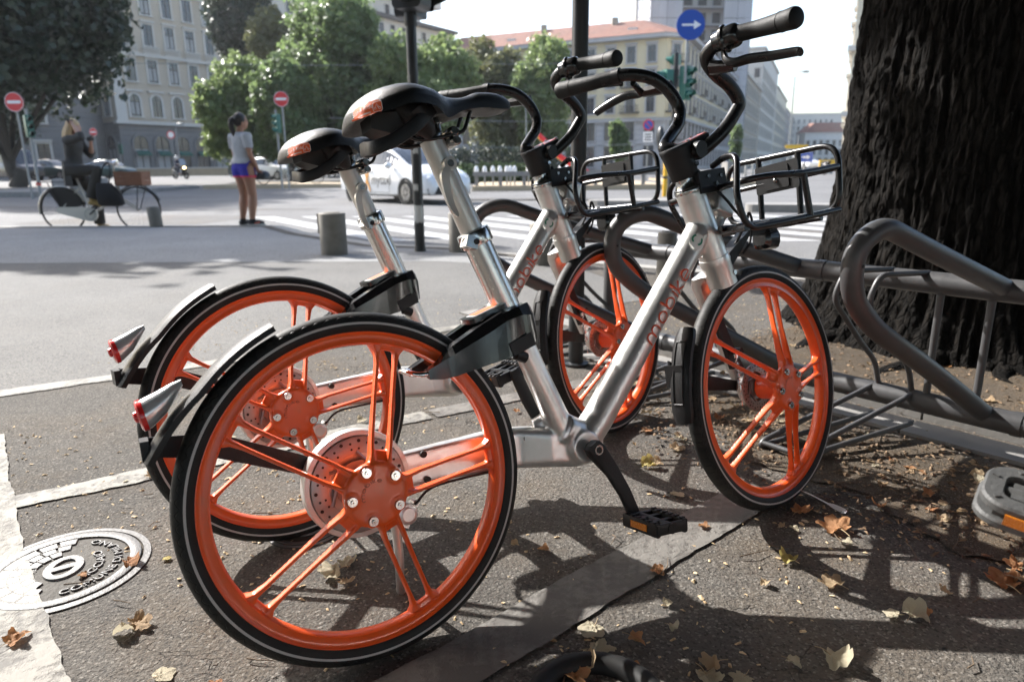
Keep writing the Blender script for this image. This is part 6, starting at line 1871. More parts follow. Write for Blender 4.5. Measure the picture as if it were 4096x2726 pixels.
    for x, z in ((.86, .822), (.885, .806), (.90, .824)): bb2.cyl((x, -.0375, z), (x, -.040, z), .0042, 10)
    bb2.build('bracket_bolt', M_STEEL, bko)
    hl = MB(); hl.loft([[Vector((x, y * s, z0 + z * s)) for y, z in rrect(.056, .050, .014, 2)] for x, s, z0 in ((1.055, .7, .674), (1.065, 1, .672), (1.095, 1, .670), (1.108, .72, .672))])
    hl.build('headlamp', M_GLOSSBLK, bko, True, 25)
    cb = MB()
    cb.tube(catmull([(.862, .02, .84), (.885, -.022, .802), (.905, -.035, .775), (.925, -.042, .748), (.972, -.028, .710), (.958, -.005, .66), (.935, .02, .62)], 6), .0034, 8)
    cb.tube(catmull([(.855, .01, .86), (.87, -.03, .815), (.885, -.036, .795), (.905, -.03, .79), (.93, -.02, .80)], 6), .0026, 8)
    cb.tube(catmull([(.99, -.02, .700), (.985, -.035, .735), (1.0, -.03, .71), (.985, -.03, .665), (.97, -.02, .64)], 6), .0032, 8)
    cb.build('cable', M_BLACKP, root)
    return root

BIKES = 'orange and silver share bicycles parked in the rack'
make_bike('silver share bicycle with orange wheels nearest the camera, standing in full view', BIKES,
          (-.2281, 1.0384), .5336, .2023, .668, .2305, 1.054, 0.0)
make_bike('silver share bicycle with orange wheels standing behind the nearest one, partly hidden by it', BIKES,
          (-.4968, 1.4548), .6513, .1434, .8502, .1526, 1.054, R(3.5), drop=.062)
make_bike('bicycle outside the right edge showing only a worn grey pedal with amber reflector', None,
          (.427, .373), R(50), R(-7), R(46), R(-7), 1.054, 0, True)
# ================================================================== people
def skinm(name, c):
    k = NT(name); k.set(Base_Color=k.mix(k.noise(14, 4), tuple(x * .85 for x in c), tuple(min(1, x * 1.1) for x in c)), Roughness=.5, Subsurface_Weight=.08); return k.mat
SKIN = skinm('skin', (.46, .26, .18)); SKIN2 = skinm('tanned_skin', (.34, .17, .105))
def cloth(name, c, s=30): return mat(name, c, .9, 0, .22, s, .5, 90)
def hand(b, wrist, elbow, curl, side, s=1.0):
    """palm with four unequal fingers and a thumb, curled by `curl` radians; returns nothing, adds to b"""
    d = (Vector(wrist) - Vector(elbow)).normalized(); ref = Vector(side).normalized()
    across = (ref - d * ref.dot(d)).normalized(); nrm = d.cross(across)
    w = Vector(wrist); k = w + d * .085 * s
    b.tube([w, w + d * .03 * s, w + d * .06 * s, k], [.024 * s, .030 * s, .036 * s, .034 * s], 10, flat=.62)
    for i, (o, L) in enumerate(((-.028, .058), (-.0095, .070), (.0095, .074), (.028, .066))):
        p = k + across * o * s; q = d.copy(); pts = [p - d * .012]
        for j in range(3):
            q = Matrix.Rotation(curl * (.6 + .25 * j), 3, across) @ q; p = p + q * L * s * (.45, .32, .23)[j]; pts.append(p)
        b.tube(pts, [.0095 * s, .0092 * s, .0085 * s, .0075 * s], 8)
    p = w + d * .03 * s + across * .030 * s; q = (d * .7 + across * .7).normalized()
    b.tube([p, p + q * .035 * s, p + q * .035 * s + (d + nrm * .3).normalized() * .030 * s], [.012 * s, .0105 * s, .009 * s], 8)

def person_mesh(J, name, m, voxel=.0075, curl=(.35, .35), hand_side=((0, -1, 0), (0, 1, 0)), hips=.098, wide=1.0):
    """one continuous body grown round a skeleton J (local coordinates, +x forward, y left)"""
    b = MB(); V = {k: Vector(v) for k, v in J.items()}
    up = (V['neck'] - V['pelvis']).normalized()
    def torso(c, fwd_r, side_r, side): return [c + Vector(side) * side_r * wide * math.cos(2 * PI * i / 20) + up.cross(Vector(side)) * fwd_r * math.sin(2 * PI * i / 20) for i in range(20)]
    sdv = (V['sh_l'] - V['sh_r']).normalized()
    P_, N_ = V['pelvis'], V['neck']; L = (N_ - P_).length
    cv = V['chest']
    sec = []
    for t, fr, sr in ((-.16, .085, .10), (-.06, .112, .158), (.06, .110, .160), (.22, .092, .130), (.36, .088, .122), (.52, .100, .138), (.70, .108, .152), (.84, .095, .150), (.93, .070, .095), (1.0, .050, .055)):
        base = P_ + (cv - P_) * (t / .62) if t < .62 else cv + (N_ - cv) * ((t - .62) / .38)
        sec.append(torso(base, fr, sr, sdv))
    b.loft(sec)
    h = V['head']; f = V['face'].normalized(); u = Vector((0, 0, 1)) if 'hup' not in V else V['hup'].normalized(); sd2 = u.cross(f).normalized()
    b.tube([N_ - up * .03, N_ + (h - N_) * .35, h - u * .04], [.058, .050, .052], 14)
    HM = Matrix((f, sd2, u)).transposed()
    b.ball(h + u * .012, (.095, .075, .112), 20, 14, HM)
    b.ball(h - u * .055 + f * .028, (.060, .052, .055), 16, 10, HM)
    b.ball(h - u * .012 + f * .098, (.016, .012, .022), 10, 8, HM)            # nose
    b.ball(h - u * .052 + f * .088, (.010, .022, .008), 10, 6, HM)            # mouth
    for sg in (-1, 1):
        b.ball(h - u * .012 + sd2 * sg * .076 - f * .005, (.016, .009, .030), 10, 8, HM)   # ears
        b.ball(h + u * .022 + sd2 * sg * .032 + f * .080, (.016, .020, .012), 10, 6, HM)   # brows and eyes
    for s in ('r', 'l'):
        sh, el, wr = V['sh_' + s], V['el_' + s], V['wr_' + s]
        b.tube([cv.lerp(sh, .6) + up * .04, sh, sh.lerp(el, .45), el, el.lerp(wr, .3), el.lerp(wr, .75), wr], [.055, .058, .046, .037, .040, .029, .024], 14)
        hand(b, wr, el, curl[0 if s == 'r' else 1], hand_side[0 if s == 'r' else 1])
        hp, kn, an, to = V['hip_' + s], V['kn_' + s], V['an_' + s], V['to_' + s]
        b.tube([P_.lerp(hp, .7) + up * .02, hp, hp.lerp(kn, .25), hp.lerp(kn, .65), kn, kn.lerp(an, .3), kn.lerp(an, .72), an], [.09 * wide, hips, .088 * wide, .066 * wide, .056 * wide, .062 * wide, .044 * wide, .036], 16)
        heel = an + (an - to).normalized() * .05; heel.z = to.z + (an.z - to.z) * .35
        b.tube([heel, an.lerp(to, .15) - Vector((0, 0, .02)), an.lerp(to, .6), to], [.032, .042, .038, .026], 12, flat=.8)
    return solid(b, voxel, 6, name, m)

def shell(body, name, m, test, off, parent, wob=0.0):
    """clothing: the chosen part of the body's skin, lifted outwards and closed at its hems"""
    vs = [v.co.copy() for v in body.vertices]; ns = [v.normal.copy() for v in body.vertices]
    keep = [p for p in body.polygons if test(p.center)]
    idx = {}; V = []; F = []
    for p in keep:
        f = []
        for i in p.vertices:
            if i not in idx:
                idx[i] = len(V); c = vs[i]
                o = off(c) if callable(off) else off
                o += wob * mnoise.noise(c * 9)
                V.append(c + ns[i] * o)
            f.append(idx[i])
        F.append(f)
    nV = len(V)
    inner = {}
    ed = {}
    for f in F:
        for i in range(len(f)):
            e = (f[i], f[(i + 1) % len(f)]); k = (min(e), max(e)); ed.setdefault(k, []).append(e)
    rev = {v: k for k, v in idx.items()}
    F2 = []
    for e in ed.values():
        if len(e) == 1:
            a, b_ = e[0]
            for q in (a, b_):
                if q not in inner: inner[q] = nV + len(inner); V.append(vs[rev[q]] + ns[rev[q]] * .001)
            F2.append([b_, a, inner[a], inner[b_]])
    return MB().add(V, F + F2).build(name, m, parent, True, 80, fix=False)

# ---- woman in grey shirt and blue shorts
wJ = dict(pelvis=(0, 0, .90), chest=(.015, 0, 1.19), neck=(.0, 0, 1.385), head=(.03, -.01, 1.535), face=(1, -.35, -.05),
          sh_r=(-.01, -.170, 1.325), el_r=(-.02, -.225, 1.06), wr_r=(.10, -.205, .855), sh_l=(-.01, .170, 1.325), el_l=(.02, .215, 1.06), wr_l=(.17, .06, .90),
          hip_r=(0, -.088, .86), kn_r=(.045, -.098, .46), an_r=(-.01, -.105, .075), to_r=(.165, -.135, .035), hip_l=(0, .088, .86), kn_l=(.03, .095, .46), an_l=(-.03, .105, .075), to_l=(.135, .13, .035))
w = thing('person', 'woman with dark ponytail, grey shirt and blue shorts standing at the kerb holding a helmet', 'person', (-4.06, 10.72, 0), R(56))
wb_ = person_mesh(wJ, 'body', SKIN2, wide=1.14, hips=.108)
obj('body', wb_, w)
M_SHIRT = cloth('grey_marl_cotton', (.40, .40, .41)); M_SHORT = cloth('blue_sport_shorts', (.035, .03, .33)); M_PINK = cloth('pink_hem', (.70, .06, .12)); M_SHOE = cloth('black_shoe', (.02, .02, .022)); M_HAIR = mat('dark_brown_hair', (.018, .012, .009), .45, 0, .5, 60, .6, 300)
def arm_far(c): return abs(c.y) > .155
def in_shirt(c):
    if c.z > 1.375 or c.z < .93: return False
    if arm_far(c) and c.z < 1.155 and not (abs(c.y) < .165): return False
    return True
shell(wb_, 'shirt', M_SHIRT, in_shirt, lambda c: .020 + .035 * max(0, 1.27 - c.z) , w, .012)
shell(wb_, 'shorts', M_SHORT, lambda c: .755 < c.z < .96 and abs(c.y) < .172 and c.x < .13, lambda c: .014 + .05 * max(0, .88 - c.z), w, .006)
shell(wb_, 'shorts_hem', M_PINK, lambda c: .735 < c.z < .757 and abs(c.y) < .19 and c.x < .13, .021, w)
shell(wb_, 'shoes', M_SHOE, lambda c: c.z < .105, .009, w)
sl = MB()
for s, y in (('r', -.12), ('l', .118)): sl.loft([[Vector((xx, y * (1 + .10 * (xx > .1)) + q, z)) for q in (-.044 * k, .044 * k)] + [Vector((xx, y * (1 + .10 * (xx > .1)) + q, z + .026)) for q in (.044 * k, -.044 * k)] for xx, k, z in ((-.075, .7, .003), (-.03, .95, .003), (.08, 1.05, .003), (.16, .9, .004), (.19, .5, .008))])
sl.build('shoe_sole', mat('pale_sole', (.45, .43, .40), .8), w)
q = MB()
for s, y in (('r', -.165), ('l', .155)): q.loft([[Vector((-.02, y, .035)), Vector((-.02, y, .05))], [Vector((.06, y * 1.02, .04)), Vector((.06, y * 1.02, .058))], [Vector((.10, y * 1.0, .05)), Vector((.10, y * 1.0, .053))]], False, False)
q.build('shoe_flash', mat('coral_print', (.75, .16, .10), .6), w, False)
hr = MB(); hd_ = Vector(wJ['head']); f_ = Vector((1, -.35, 0)).normalized(); s_d = Vector((.35, 1, 0)).normalized()
HM = Matrix((f_, s_d, Vector((0, 0, 1)))).transposed()
hr.ball(hd_ + Vector((0, 0, .030)) - f_ * .022, (.098, .088, .108), 22, 14, HM)
hr.ball(hd_ - f_ * .075 + Vector((0, 0, .03)), (.05, .05, .05), 14, 10)
hr.tube(catmull([hd_ - f_ * .10 + Vector((0, 0, .05)), hd_ - f_ * .145 + Vector((0, 0, .01)), hd_ - f_ * .14 + Vector((0, 0, -.09)), hd_ - f_ * .115 + Vector((0, 0, -.19)), hd_ - f_ * .10 + Vector((0, 0, -.25))], 5), [.030 + .016 * math.sin(PI * min(1, i / 18)) - .0006 * i for i in range(21)], 12)
hr.build('hair', M_HAIR, w)
t = thing('bicycle_helmet', 'small dark helmet hanging from the hand of the woman in blue shorts', 'helmet', (-4.06, 10.72, 0), R(56))
hm = MB(); c = Vector((.20, -.20, .735))
hm.loft([[c + Vector((.115 * r_ * math.cos(2 * PI * i / 20), .085 * r_ * math.sin(2 * PI * i / 20), z)) for i in range(20)] for r_, z in ((1, -.04), (1.02, -.005), (.92, .04), (.68, .075), (.25, .092))])
hm.build('shell', mat('helmet_black', (.022, .022, .025), .35), t)
MB().tube(catmull([c + Vector((-.08, .05, -.03)), c + Vector((-.03, .0, .10)), c + Vector((.02, -.05, -.03))], 5), .006, 6).build('strap', M_BLACKP, t)
MB().tube(catmull([c + Vector((-.09, .05, -.045)), c + Vector((0, .02, -.12)), c + Vector((.09, -.05, -.045))], 5), .005, 6).build('strap', M_BLACKP, t)

# ---- cyclist: city bicycle, rider, crate, bag
YC = 11.25
def cx(px): return (px - 1178) / 1571 * (YC * .975)
CB = Matrix.Translation((cx(141), YC, ROAD_Z)) @ Matrix.Rotation(R(2), 4, 'Z')
t = thing('city_bicycle', 'white city bicycle with skirt guard and wooden crate carrier under the blond cyclist', 'bicycle', M=CB)
plain_bike(t, .350, 1.20)
M_CREAMP = paintm('cream_bike_paint', (.60, .58, .52))
fb = MB()
for a_, c_, r_ in (((.46, 0, .29), (.285, 0, .86), .018), ((.46, 0, .30), (.93, 0, .56), .020), ((.40, 0, .52), (.92, 0, .70), .014), ((0, -.05, .36), (.30, -.02, .70), .009), ((0, .05, .36), (.30, .02, .70), .009), ((0, -.05, .36), (.46, -.04, .29), .010), ((.96, 0, .48), (.885, 0, .92), .019), ((.955, -.05, .52), (1.20, -.05, .36), .012), ((.955, .05, .52), (1.20, .05, .36), .012)):
    fb.tube([a_, c_], r_, 10)
fb.build('frame', M_CREAMP, t)
cc = MB(); My = basis((0, -.055, 0), (1, 0, 0), (0, 0, 1), (0, -1, 0))
cc.prism(arc(.46, .29, .115, -100, 100, 16) + arc(.0, .355, .055, 100, 230, 8), 0, .035, My); cc.build('chain_case', M_CREAMP, t)
MB().lathe([(.085, 0), (.080, .004), (.076, .004), (.074, 0)], 28, basis((.46, -.091, .29), (1, 0, 0), (0, 0, 1), (0, -1, 0))).build('case_ring', M_POLEGREY, t)
sk = MB()
for y in (-.045, .045): sk.prism([(0, .36)] + arc(0, .36, .36, 12, 118, 14), 0, .004, basis((0, y, 0), (1, 0, 0), (0, 0, 1), (0, -1, 0)))
sk.build('skirt_guard', M_BLACKP, t)
for x0, a0, a1, nm in ((0, 20, 190, 'rear_mudguard'), (1.20, 20, 135, 'front_mudguard')):
    secs = []
    for i in range(22):
        a = R(a0 + (a1 - a0) * i / 21); er = Vector((math.cos(a), 0, math.sin(a))); c = Vector((x0, 0, .36)) + er * .385
        secs.append([c + Vector((0, -.03, 0)) - er * .012, c + Vector((0, -.018, 0)), c + Vector((0, .018, 0)), c + Vector((0, .03, 0)) - er * .012])
    MB().loft(secs, False, False).build(nm, M_CREAMP if x0 == 0 else M_POLEBLK, t)
rr = MB()
for y in (-.06, .06): rr.tube([(.25, y, .80), (-.30, y, .80)], .007, 6); rr.tube([(-.15, y, .80), (0, y, .36)], .006, 6)
for x0 in (-.3, -.15, .0, .15): rr.tube([(x0, -.06, .80), (x0, .06, .80)], .006, 6)
rr.build('rear_carrier', M_POLEBLK, t); MB().box((-.32, 0, .77), (.03, .09, .05)).build('rear_lamp', M_REDLENS, t)
fr_ = MB()
for y in (-.14, .14): fr_.tube([(.98, y, .735), (1.36, y, .735)], .008, 6); fr_.tube([(1.30, y, .735), (1.20, y * .4, .36)], .007, 6)
for x0 in (.98, 1.17, 1.36): fr_.tube([(x0, -.14, .735), (x0, .14, .735)], .008, 6)
fr_.build('front_carrier', M_POLEBLK, t)
MB().tube(catmull([(.62, -.30, 1.06), (.76, -.29, 1.09), (.88, -.20, 1.11), (.90, 0, 1.08), (.88, .20, 1.11), (.76, .29, 1.09), (.62, .30, 1.06)], 5), .012, 8).build('handlebar', M_STEEL, t)
MB().tube([(.885, 0, .9), (.895, 0, 1.08)], .013, 8).build('stem', M_STEEL, t); MB().lathe([(.001, -.04), (.04, -.03), (.055, .03), (.052, .04), (.001, .045)], 16, basis((.96, -.06, 1.09), (0, 1, 0), (0, 0, 1), (1, 0, 0))).build('headlamp', M_CHROME, t)
MB().loft([[Vector((xx, y, .885 + dz)) for y, dz in ((-w_, -.02), (-w_ * .7, .03), (0, .04), (w_ * .7, .03), (w_, -.02), (0, -.035))] for xx, w_ in ((.14, .09), (.24, .12), (.34, .06), (.44, .02))]).build('saddle', M_VINYL, t)
MB().tube([(.285, 0, .86), (.270, 0, .90)], .013, 8).build('seat_post', M_STEEL, t)
for sg, an in ((-1, R(38)), (1, R(218))):
    e = Vector((math.cos(an), 0, math.sin(an))); b0 = Vector((.46, sg * .095, .29))
    co = MB().tube([b0, b0 + e * .17], [.014, .010], 8).build('crank', M_POLEBLK, t)
    MB().box(b0 + e * .17 + Vector((0, sg * .05, 0)), (.09, .085, .022)).build('pedal', M_BLACKP, t)
cr = thing('wooden_crate', 'brown wooden crate on the front carrier of the city bicycle', 'crate', M=CB @ Matrix.Translation((1.17, 0, .745)) @ Matrix.Diagonal((.84, 1, .95, 1)))
M_WOOD = mat('brown_crate_wood', (.20, .085, .045), .7, 0, .3, 5, .4, 30)
for z in (.03, .105, .18):
    for sg in (-1, 1):
        MB().span((-.25, sg * .16 - .006, z - .0355), (.25, sg * .16 + .006, z + .0355)).build('slat', M_WOOD, cr, False)
        MB().span((sg * .25 - .006, -.153, z - .0355), (sg * .25 + .006, .153, z + .0355)).build('slat', M_WOOD, cr, False)
for sx in (-1, 1):
    for sy in (-1, 1): MB().span((sx * .235 - .012, sy * .142 - .010, 0), (sx * .235 + .012, sy * .142 + .010, .215)).build('corner_post', M_WOOD, cr, False)
MB().span((-.24, -.15, 0), (.24, .15, .012)).build('crate_floor', M_WOOD, cr, False)
bg_ = thing('bag', 'black bag hanging from the handlebar of the city bicycle', 'bag', M=CB @ Matrix.Translation((.86, -.20, .42)))
bb = MB(); bb.loft([[Vector((xx, q[1], z)) for xx, q in [(p[0] + sh_, p) for p in rrect(w_, d_, .04, 3)]] for z, w_, d_, sh_ in ((0, .30, .09, .03), (.03, .38, .14, .03), (.16, .37, .15, .01), (.30, .28, .10, -.03), (.36, .22, .05, -.05))])
bb.build('pouch', cloth('black_bag_cloth', (.013, .013, .015)), bg_); MB().tube(catmull([(-.12, 0, .35), (-.08, .10, .60), (-.02, .14, .67), (.03, .10, .58), (.03, 0, .35)], 4), .010, 6).build('strap', M_BLACKP, bg_)

rJ = dict(pelvis=(.27, 0, 1.00), chest=(.315, 0, 1.30), neck=(.335, 0, 1.485), head=(.385, 0, 1.63), face=(1, -.15, -.30),
          sh_r=(.325, -.165, 1.43), el_r=(.60, -.235, 1.475), wr_r=(.44, -.135, 1.665), sh_l=(.325, .165, 1.43), el_l=(.46, .22, 1.20), wr_l=(.545, .10, 1.40),
          hip_r=(.27, -.095, .965), kn_r=(.70, -.135, .985), an_r=(.555, -.145, .52), to_r=(.70, -.15, .435), hip_l=(.27, .095, .965), kn_l=(.45, .20, .52), an_l=(.40, .27, .10), to_l=(.58, .29, .035))
r_ = thing('person', 'blond woman in dark clothes sitting on the city bicycle, hand at her forehead', 'person', M=CB)
rb_ = person_mesh(rJ, 'body', SKIN, curl=(.5, .6), hand_side=((0, -1, .2), (0, 1, 0)), hips=.105)
obj('body', rb_, r_)
M_CARD = cloth('dark_grey_knit', (.052, .050, .047)); M_TROU = cloth('charcoal_trousers', (.044, .040, .034)); M_TEE = cloth('grey_top', (.16, .155, .15)); M_BLOND = mat('blond_hair', (.52, .36, .19), .5, 0, .4, 70, .6, 300); M_TAN = cloth('tan_shoe', (.36, .24, .085))
H_ = Vector(rJ['head'])
def dseg(c, a, b):
    a, b = Vector(a), Vector(b); d = b - a; k = max(0, min(1, (c - a).dot(d) / d.length_squared)); return (c - a - d * k).length, k
def card(c):
    if (c - H_).length < .135 or c.z > 1.50 and abs(c.y) < .08 and c.x < .42: return False
    for s in 'rl':
        d, k = dseg(c, rJ['el_' + s], rJ['wr_' + s])
        if d < .07 and k > .25 and dseg(c, rJ['sh_' + s], rJ['el_' + s])[0] > .075: return False
    return c.z > 1.02 and c.x < .62
shell(rb_, 'cardigan', M_CARD, card, lambda c: .018 + .05 * max(0, 1.2 - c.z), r_, .014)
def trou(c):
    if c.z > 1.07: return False
    for s in 'rl':
        d, k = dseg(c, rJ['kn_' + s], rJ['an_' + s])
        if d < .13 and k < .93: return True
        if dseg(c, rJ['hip_' + s], rJ['kn_' + s])[0] < .14: return True
    return c.z > .86
def tro(c):
    o = .016
    for s in 'rl':
        d, k = dseg(c, rJ['kn_' + s], rJ['an_' + s])
        if d < .11: o = max(o, .014 + .045 * max(0, k - .15))
    return o
shell(rb_, 'trousers', M_TROU, trou, tro, r_, .012)
tail = MB(); tail.loft([[Vector((.27 + dx, y, z)) for y, dx in ((-w_, .06), (-w_ * .95, -.06), (-w_ * .5, -.13), (w_ * .5, -.13), (w_ * .95, -.06), (w_, .06))] for z, w_ in ((1.12, .16), (.98, .185), (.84, .195), (.73, .19))], False, False)
tail.build('cardigan_tail', M_CARD, r_)
shell(rb_, 'shoes', M_TAN, lambda c: min(dseg(c, rJ['an_r'], rJ['to_r'])[0], dseg(c, rJ['an_l'], rJ['to_l'])[0]) < .075 and not (dseg(c, rJ['kn_r'], rJ['an_r'])[1] < .90 and c.x < .60 and c.z > .3), .009, r_)
hr = MB(); f_ = Vector((1, -.15, 0)).normalized(); s_d = Vector((.15, 1, 0)).normalized(); HM = Matrix((f_, s_d, Vector((0, 0, 1)))).transposed()
hr.ball(H_ + Vector((-.025, 0, .030)), (.105, .095, .108), 22, 14, HM)
for k in range(15):
    a = R(95 + 170 * k / 14); e = Vector((math.cos(a) * .9, math.sin(a), 0)); sgn = rng.uniform(-.02, .02)
    hr.tube(catmull([H_ + Vector((-.02, 0, .07)) + e * .06, H_ + Vector((-.02, 0, 0)) + e * .105, H_ + Vector((-.03 + sgn, sgn, -.10)) + e * .125, H_ + Vector((-.03 + sgn, sgn, -.20)) + e * .125, H_ + Vector((-.02, 0, -.29 + sgn)) + e * .10], 4), [.030] * 5 + [.034] * 6 + [.030, .028, .024, .020, .016, .008], 8)
hr.build('hair', M_BLOND, r_)
# ---- rider of the motor scooter, far away
sJ = dict(pelvis=(-.35, 0, .92), chest=(-.30, 0, 1.20), neck=(-.27, 0, 1.38), head=(-.24, 0, 1.52), face=(1, 0, -.1), sh_r=(-.27, -.17, 1.32), el_r=(-.02, -.26, 1.12), wr_r=(.22, -.27, 1.07), sh_l=(-.27, .17, 1.32), el_l=(-.02, .26, 1.12), wr_l=(.22, .27, 1.07),
          hip_r=(-.33, -.10, .90), kn_r=(.10, -.18, .78), an_r=(.08, -.16, .42), to_r=(.26, -.16, .38), hip_l=(-.33, .10, .90), kn_l=(.10, .18, .78), an_l=(.08, .16, .42), to_l=(.26, .16, .38))
p = thing('person', 'rider in dark clothes and helmet on the motor scooter in front of the palazzo', 'person', M=SCO.matrix_basis.copy())
sb_ = person_mesh(sJ, 'body', SKIN, .014)
obj('body', sb_, p)
shell(sb_, 'jacket', cloth('navy_jacket', (.03, .035, .06)), lambda c: .92 < c.z < 1.40 and c.x < .2, .014, p)
shell(sb_, 'trousers', cloth('dark_jeans', (.04, .045, .07)), lambda c: .44 < c.z <= .95, .010, p)
MB().ball((-.24, 0, 1.55), (.145, .125, .14), 18, 12).build('helmet', mat('pale_helmet', (.60, .58, .58), .25), p)
SPOON = [0.76, 1.558]; CIG = [1.153, 1.518]; TYRE = [0.13, 0.905]
# ================================================================== fallen leaves and litter
def drym(name, c0, c1):
    k = NT(name); g = k.N('ShaderNodeNewGeometry')
    o = k.N('ShaderNodeObjectInfo')
    c = k.mix(o.outputs['Random'], c0, c1); c = k.mix(k.math('MULTIPLY', k.ramp(k.noise(45, 5, .7), [(.45, 0.0), (.75, 1.0)]), .55), c, tuple(x * .45 for x in c0))
    k.set(Base_Color=c, Roughness=.7, Normal=k.bump(k.noise(70, 4), .5, .003))
    tr = k.N('ShaderNodeBsdfTranslucent'); k.L(c, tr.inputs['Color']); mx = k.N('ShaderNodeMixShader'); mx.inputs[0].default_value = .3
    k.L(k.b.outputs[0], mx.inputs[1]); k.L(tr.outputs[0], mx.inputs[2]); k.L(mx.outputs[0], k.out.inputs['Surface'])
    return k.mat
M_DRY = drym('dry_tan_leaf', (.34, .22, .115), (.52, .40, .25))
M_DRYP = drym('dry_pale_leaf', (.46, .40, .27), (.58, .52, .38))
M_DRYO = drym('dry_orange_leaf', (.36, .16, .065), (.48, .25, .11))
M_YEL = drym('yellow_leaf', (.42, .33, .09), (.50, .42, .16))
M_VEIN = mat('leaf_stem', (.36, .27, .15), .7)
def leaf_mesh(seed, curl, spiky):
    """a lobed maple-like blade on a polar grid, bent and crumpled"""
    g = random.Random(seed); na, nr = 60, 7; V = []; F = []
    lob = (90, 28, 152, -28, 208)
    def radius(a):
        d = math.degrees(a) % 360; r_ = .42
        for l, h in zip(lob, (1.0, .92, .92, .66, .66)):
            q = abs((d - l + 180) % 360 - 180); r_ = max(r_, h * (1 - (q / 44) ** 1.25 * (.62 if spiky else .35)))
        if abs((d - 270 + 180) % 360 - 180) < 24: r_ = min(r_, .26 + .012 * abs((d - 270 + 180) % 360 - 180))
        r_ *= 1 - (.10 if spiky else .035) * abs(math.sin(math.radians(d) * 9.5))
        return r_
    ph = g.uniform(0, 6); ax_ = g.uniform(0, PI)
    V.append(Vector((0, -.12, 0)))
    for j in range(1, nr + 1):
        for i in range(na):
            a = 2 * PI * i / na; r_ = radius(a) * j / nr
            x, y = r_ * math.cos(a), r_ * math.sin(a) - .12 * (1 - j / nr)
            V.append(Vector((x, y, 0)))
    out = []
    for p in V:
        rr = math.hypot(p.x, p.y)
        # fold along the lobe veins, curl the rim, crumple
        an = math.atan2(p.y, p.x)
        z = -.05 * abs(math.sin(an * 2.5 + 1.57)) * rr
        t = p.x * math.cos(ax_) + p.y * math.sin(ax_)
        z += curl * .75 * t * t + .38 * curl * rr ** 3 * math.sin(an * 2 + ph)
        z += .20 * curl * mnoise.noise(Vector((p.x * 3 + seed, p.y * 3, ph))) + .09 * mnoise.noise(Vector((p.x * 7, p.y * 8, seed)))
        q = Vector((p.x, p.y, z)); s = 1 - .30 * curl * min(1, t * t)
        q.x -= math.cos(ax_) * t * (1 - s); q.y -= math.sin(ax_) * t * (1 - s)
        out.append(q)
    for i in range(na): F.append((0, 1 + i, 1 + (i + 1) % na))
    for j in range(nr - 1):
        for i in range(na):
            a = 1 + j * na + i; b = 1 + j * na + (i + 1) % na; F.append((a, b, b + na, a + na))
    mz = min(p.z for p in out)
    out = [p - Vector((0, 0, mz)) for p in out]
    st = catmull([out[0], out[0] + Vector((.02, -.35, .10 * curl + .02)), out[0] + Vector((.10, -.75, .05))], 4)
    return out, F, st
LEAFGEO = [leaf_mesh(s, c, sp) for s, c, sp in ((1, .25, True), (2, .8, True), (3, 1.0, True), (4, .55, False), (5, .9, False), (6, .15, False), (7, .7, True))]
def put_leaf(x, y, size, k, rz, m, label, tilt=(0, 0), z=.004, group=None):
    key = (k, m.name)
    t = thing('fallen_leaf', label, 'leaf', M=Matrix.Translation((x, y, z)) @ Matrix.Rotation(rz, 4, 'Z') @ Matrix.Rotation(tilt[0], 4, 'X') @ Matrix.Rotation(tilt[1], 4, 'Y') @ Matrix.Scale(size, 4), group=group)
    if key not in _leafc:
        V, F, st = LEAFGEO[k]
        _leafc[key] = (MB().add(V, F).mesh('blade', m, True, 70, fix=False), MB().tube(st, [.022] * 5 + [.018] * (len(st) - 5), 5).mesh('stem', M_VEIN))
    obj('blade', _leafc[key][0], t); obj('stem', _leafc[key][1], t)
    return t
_leafc = {}
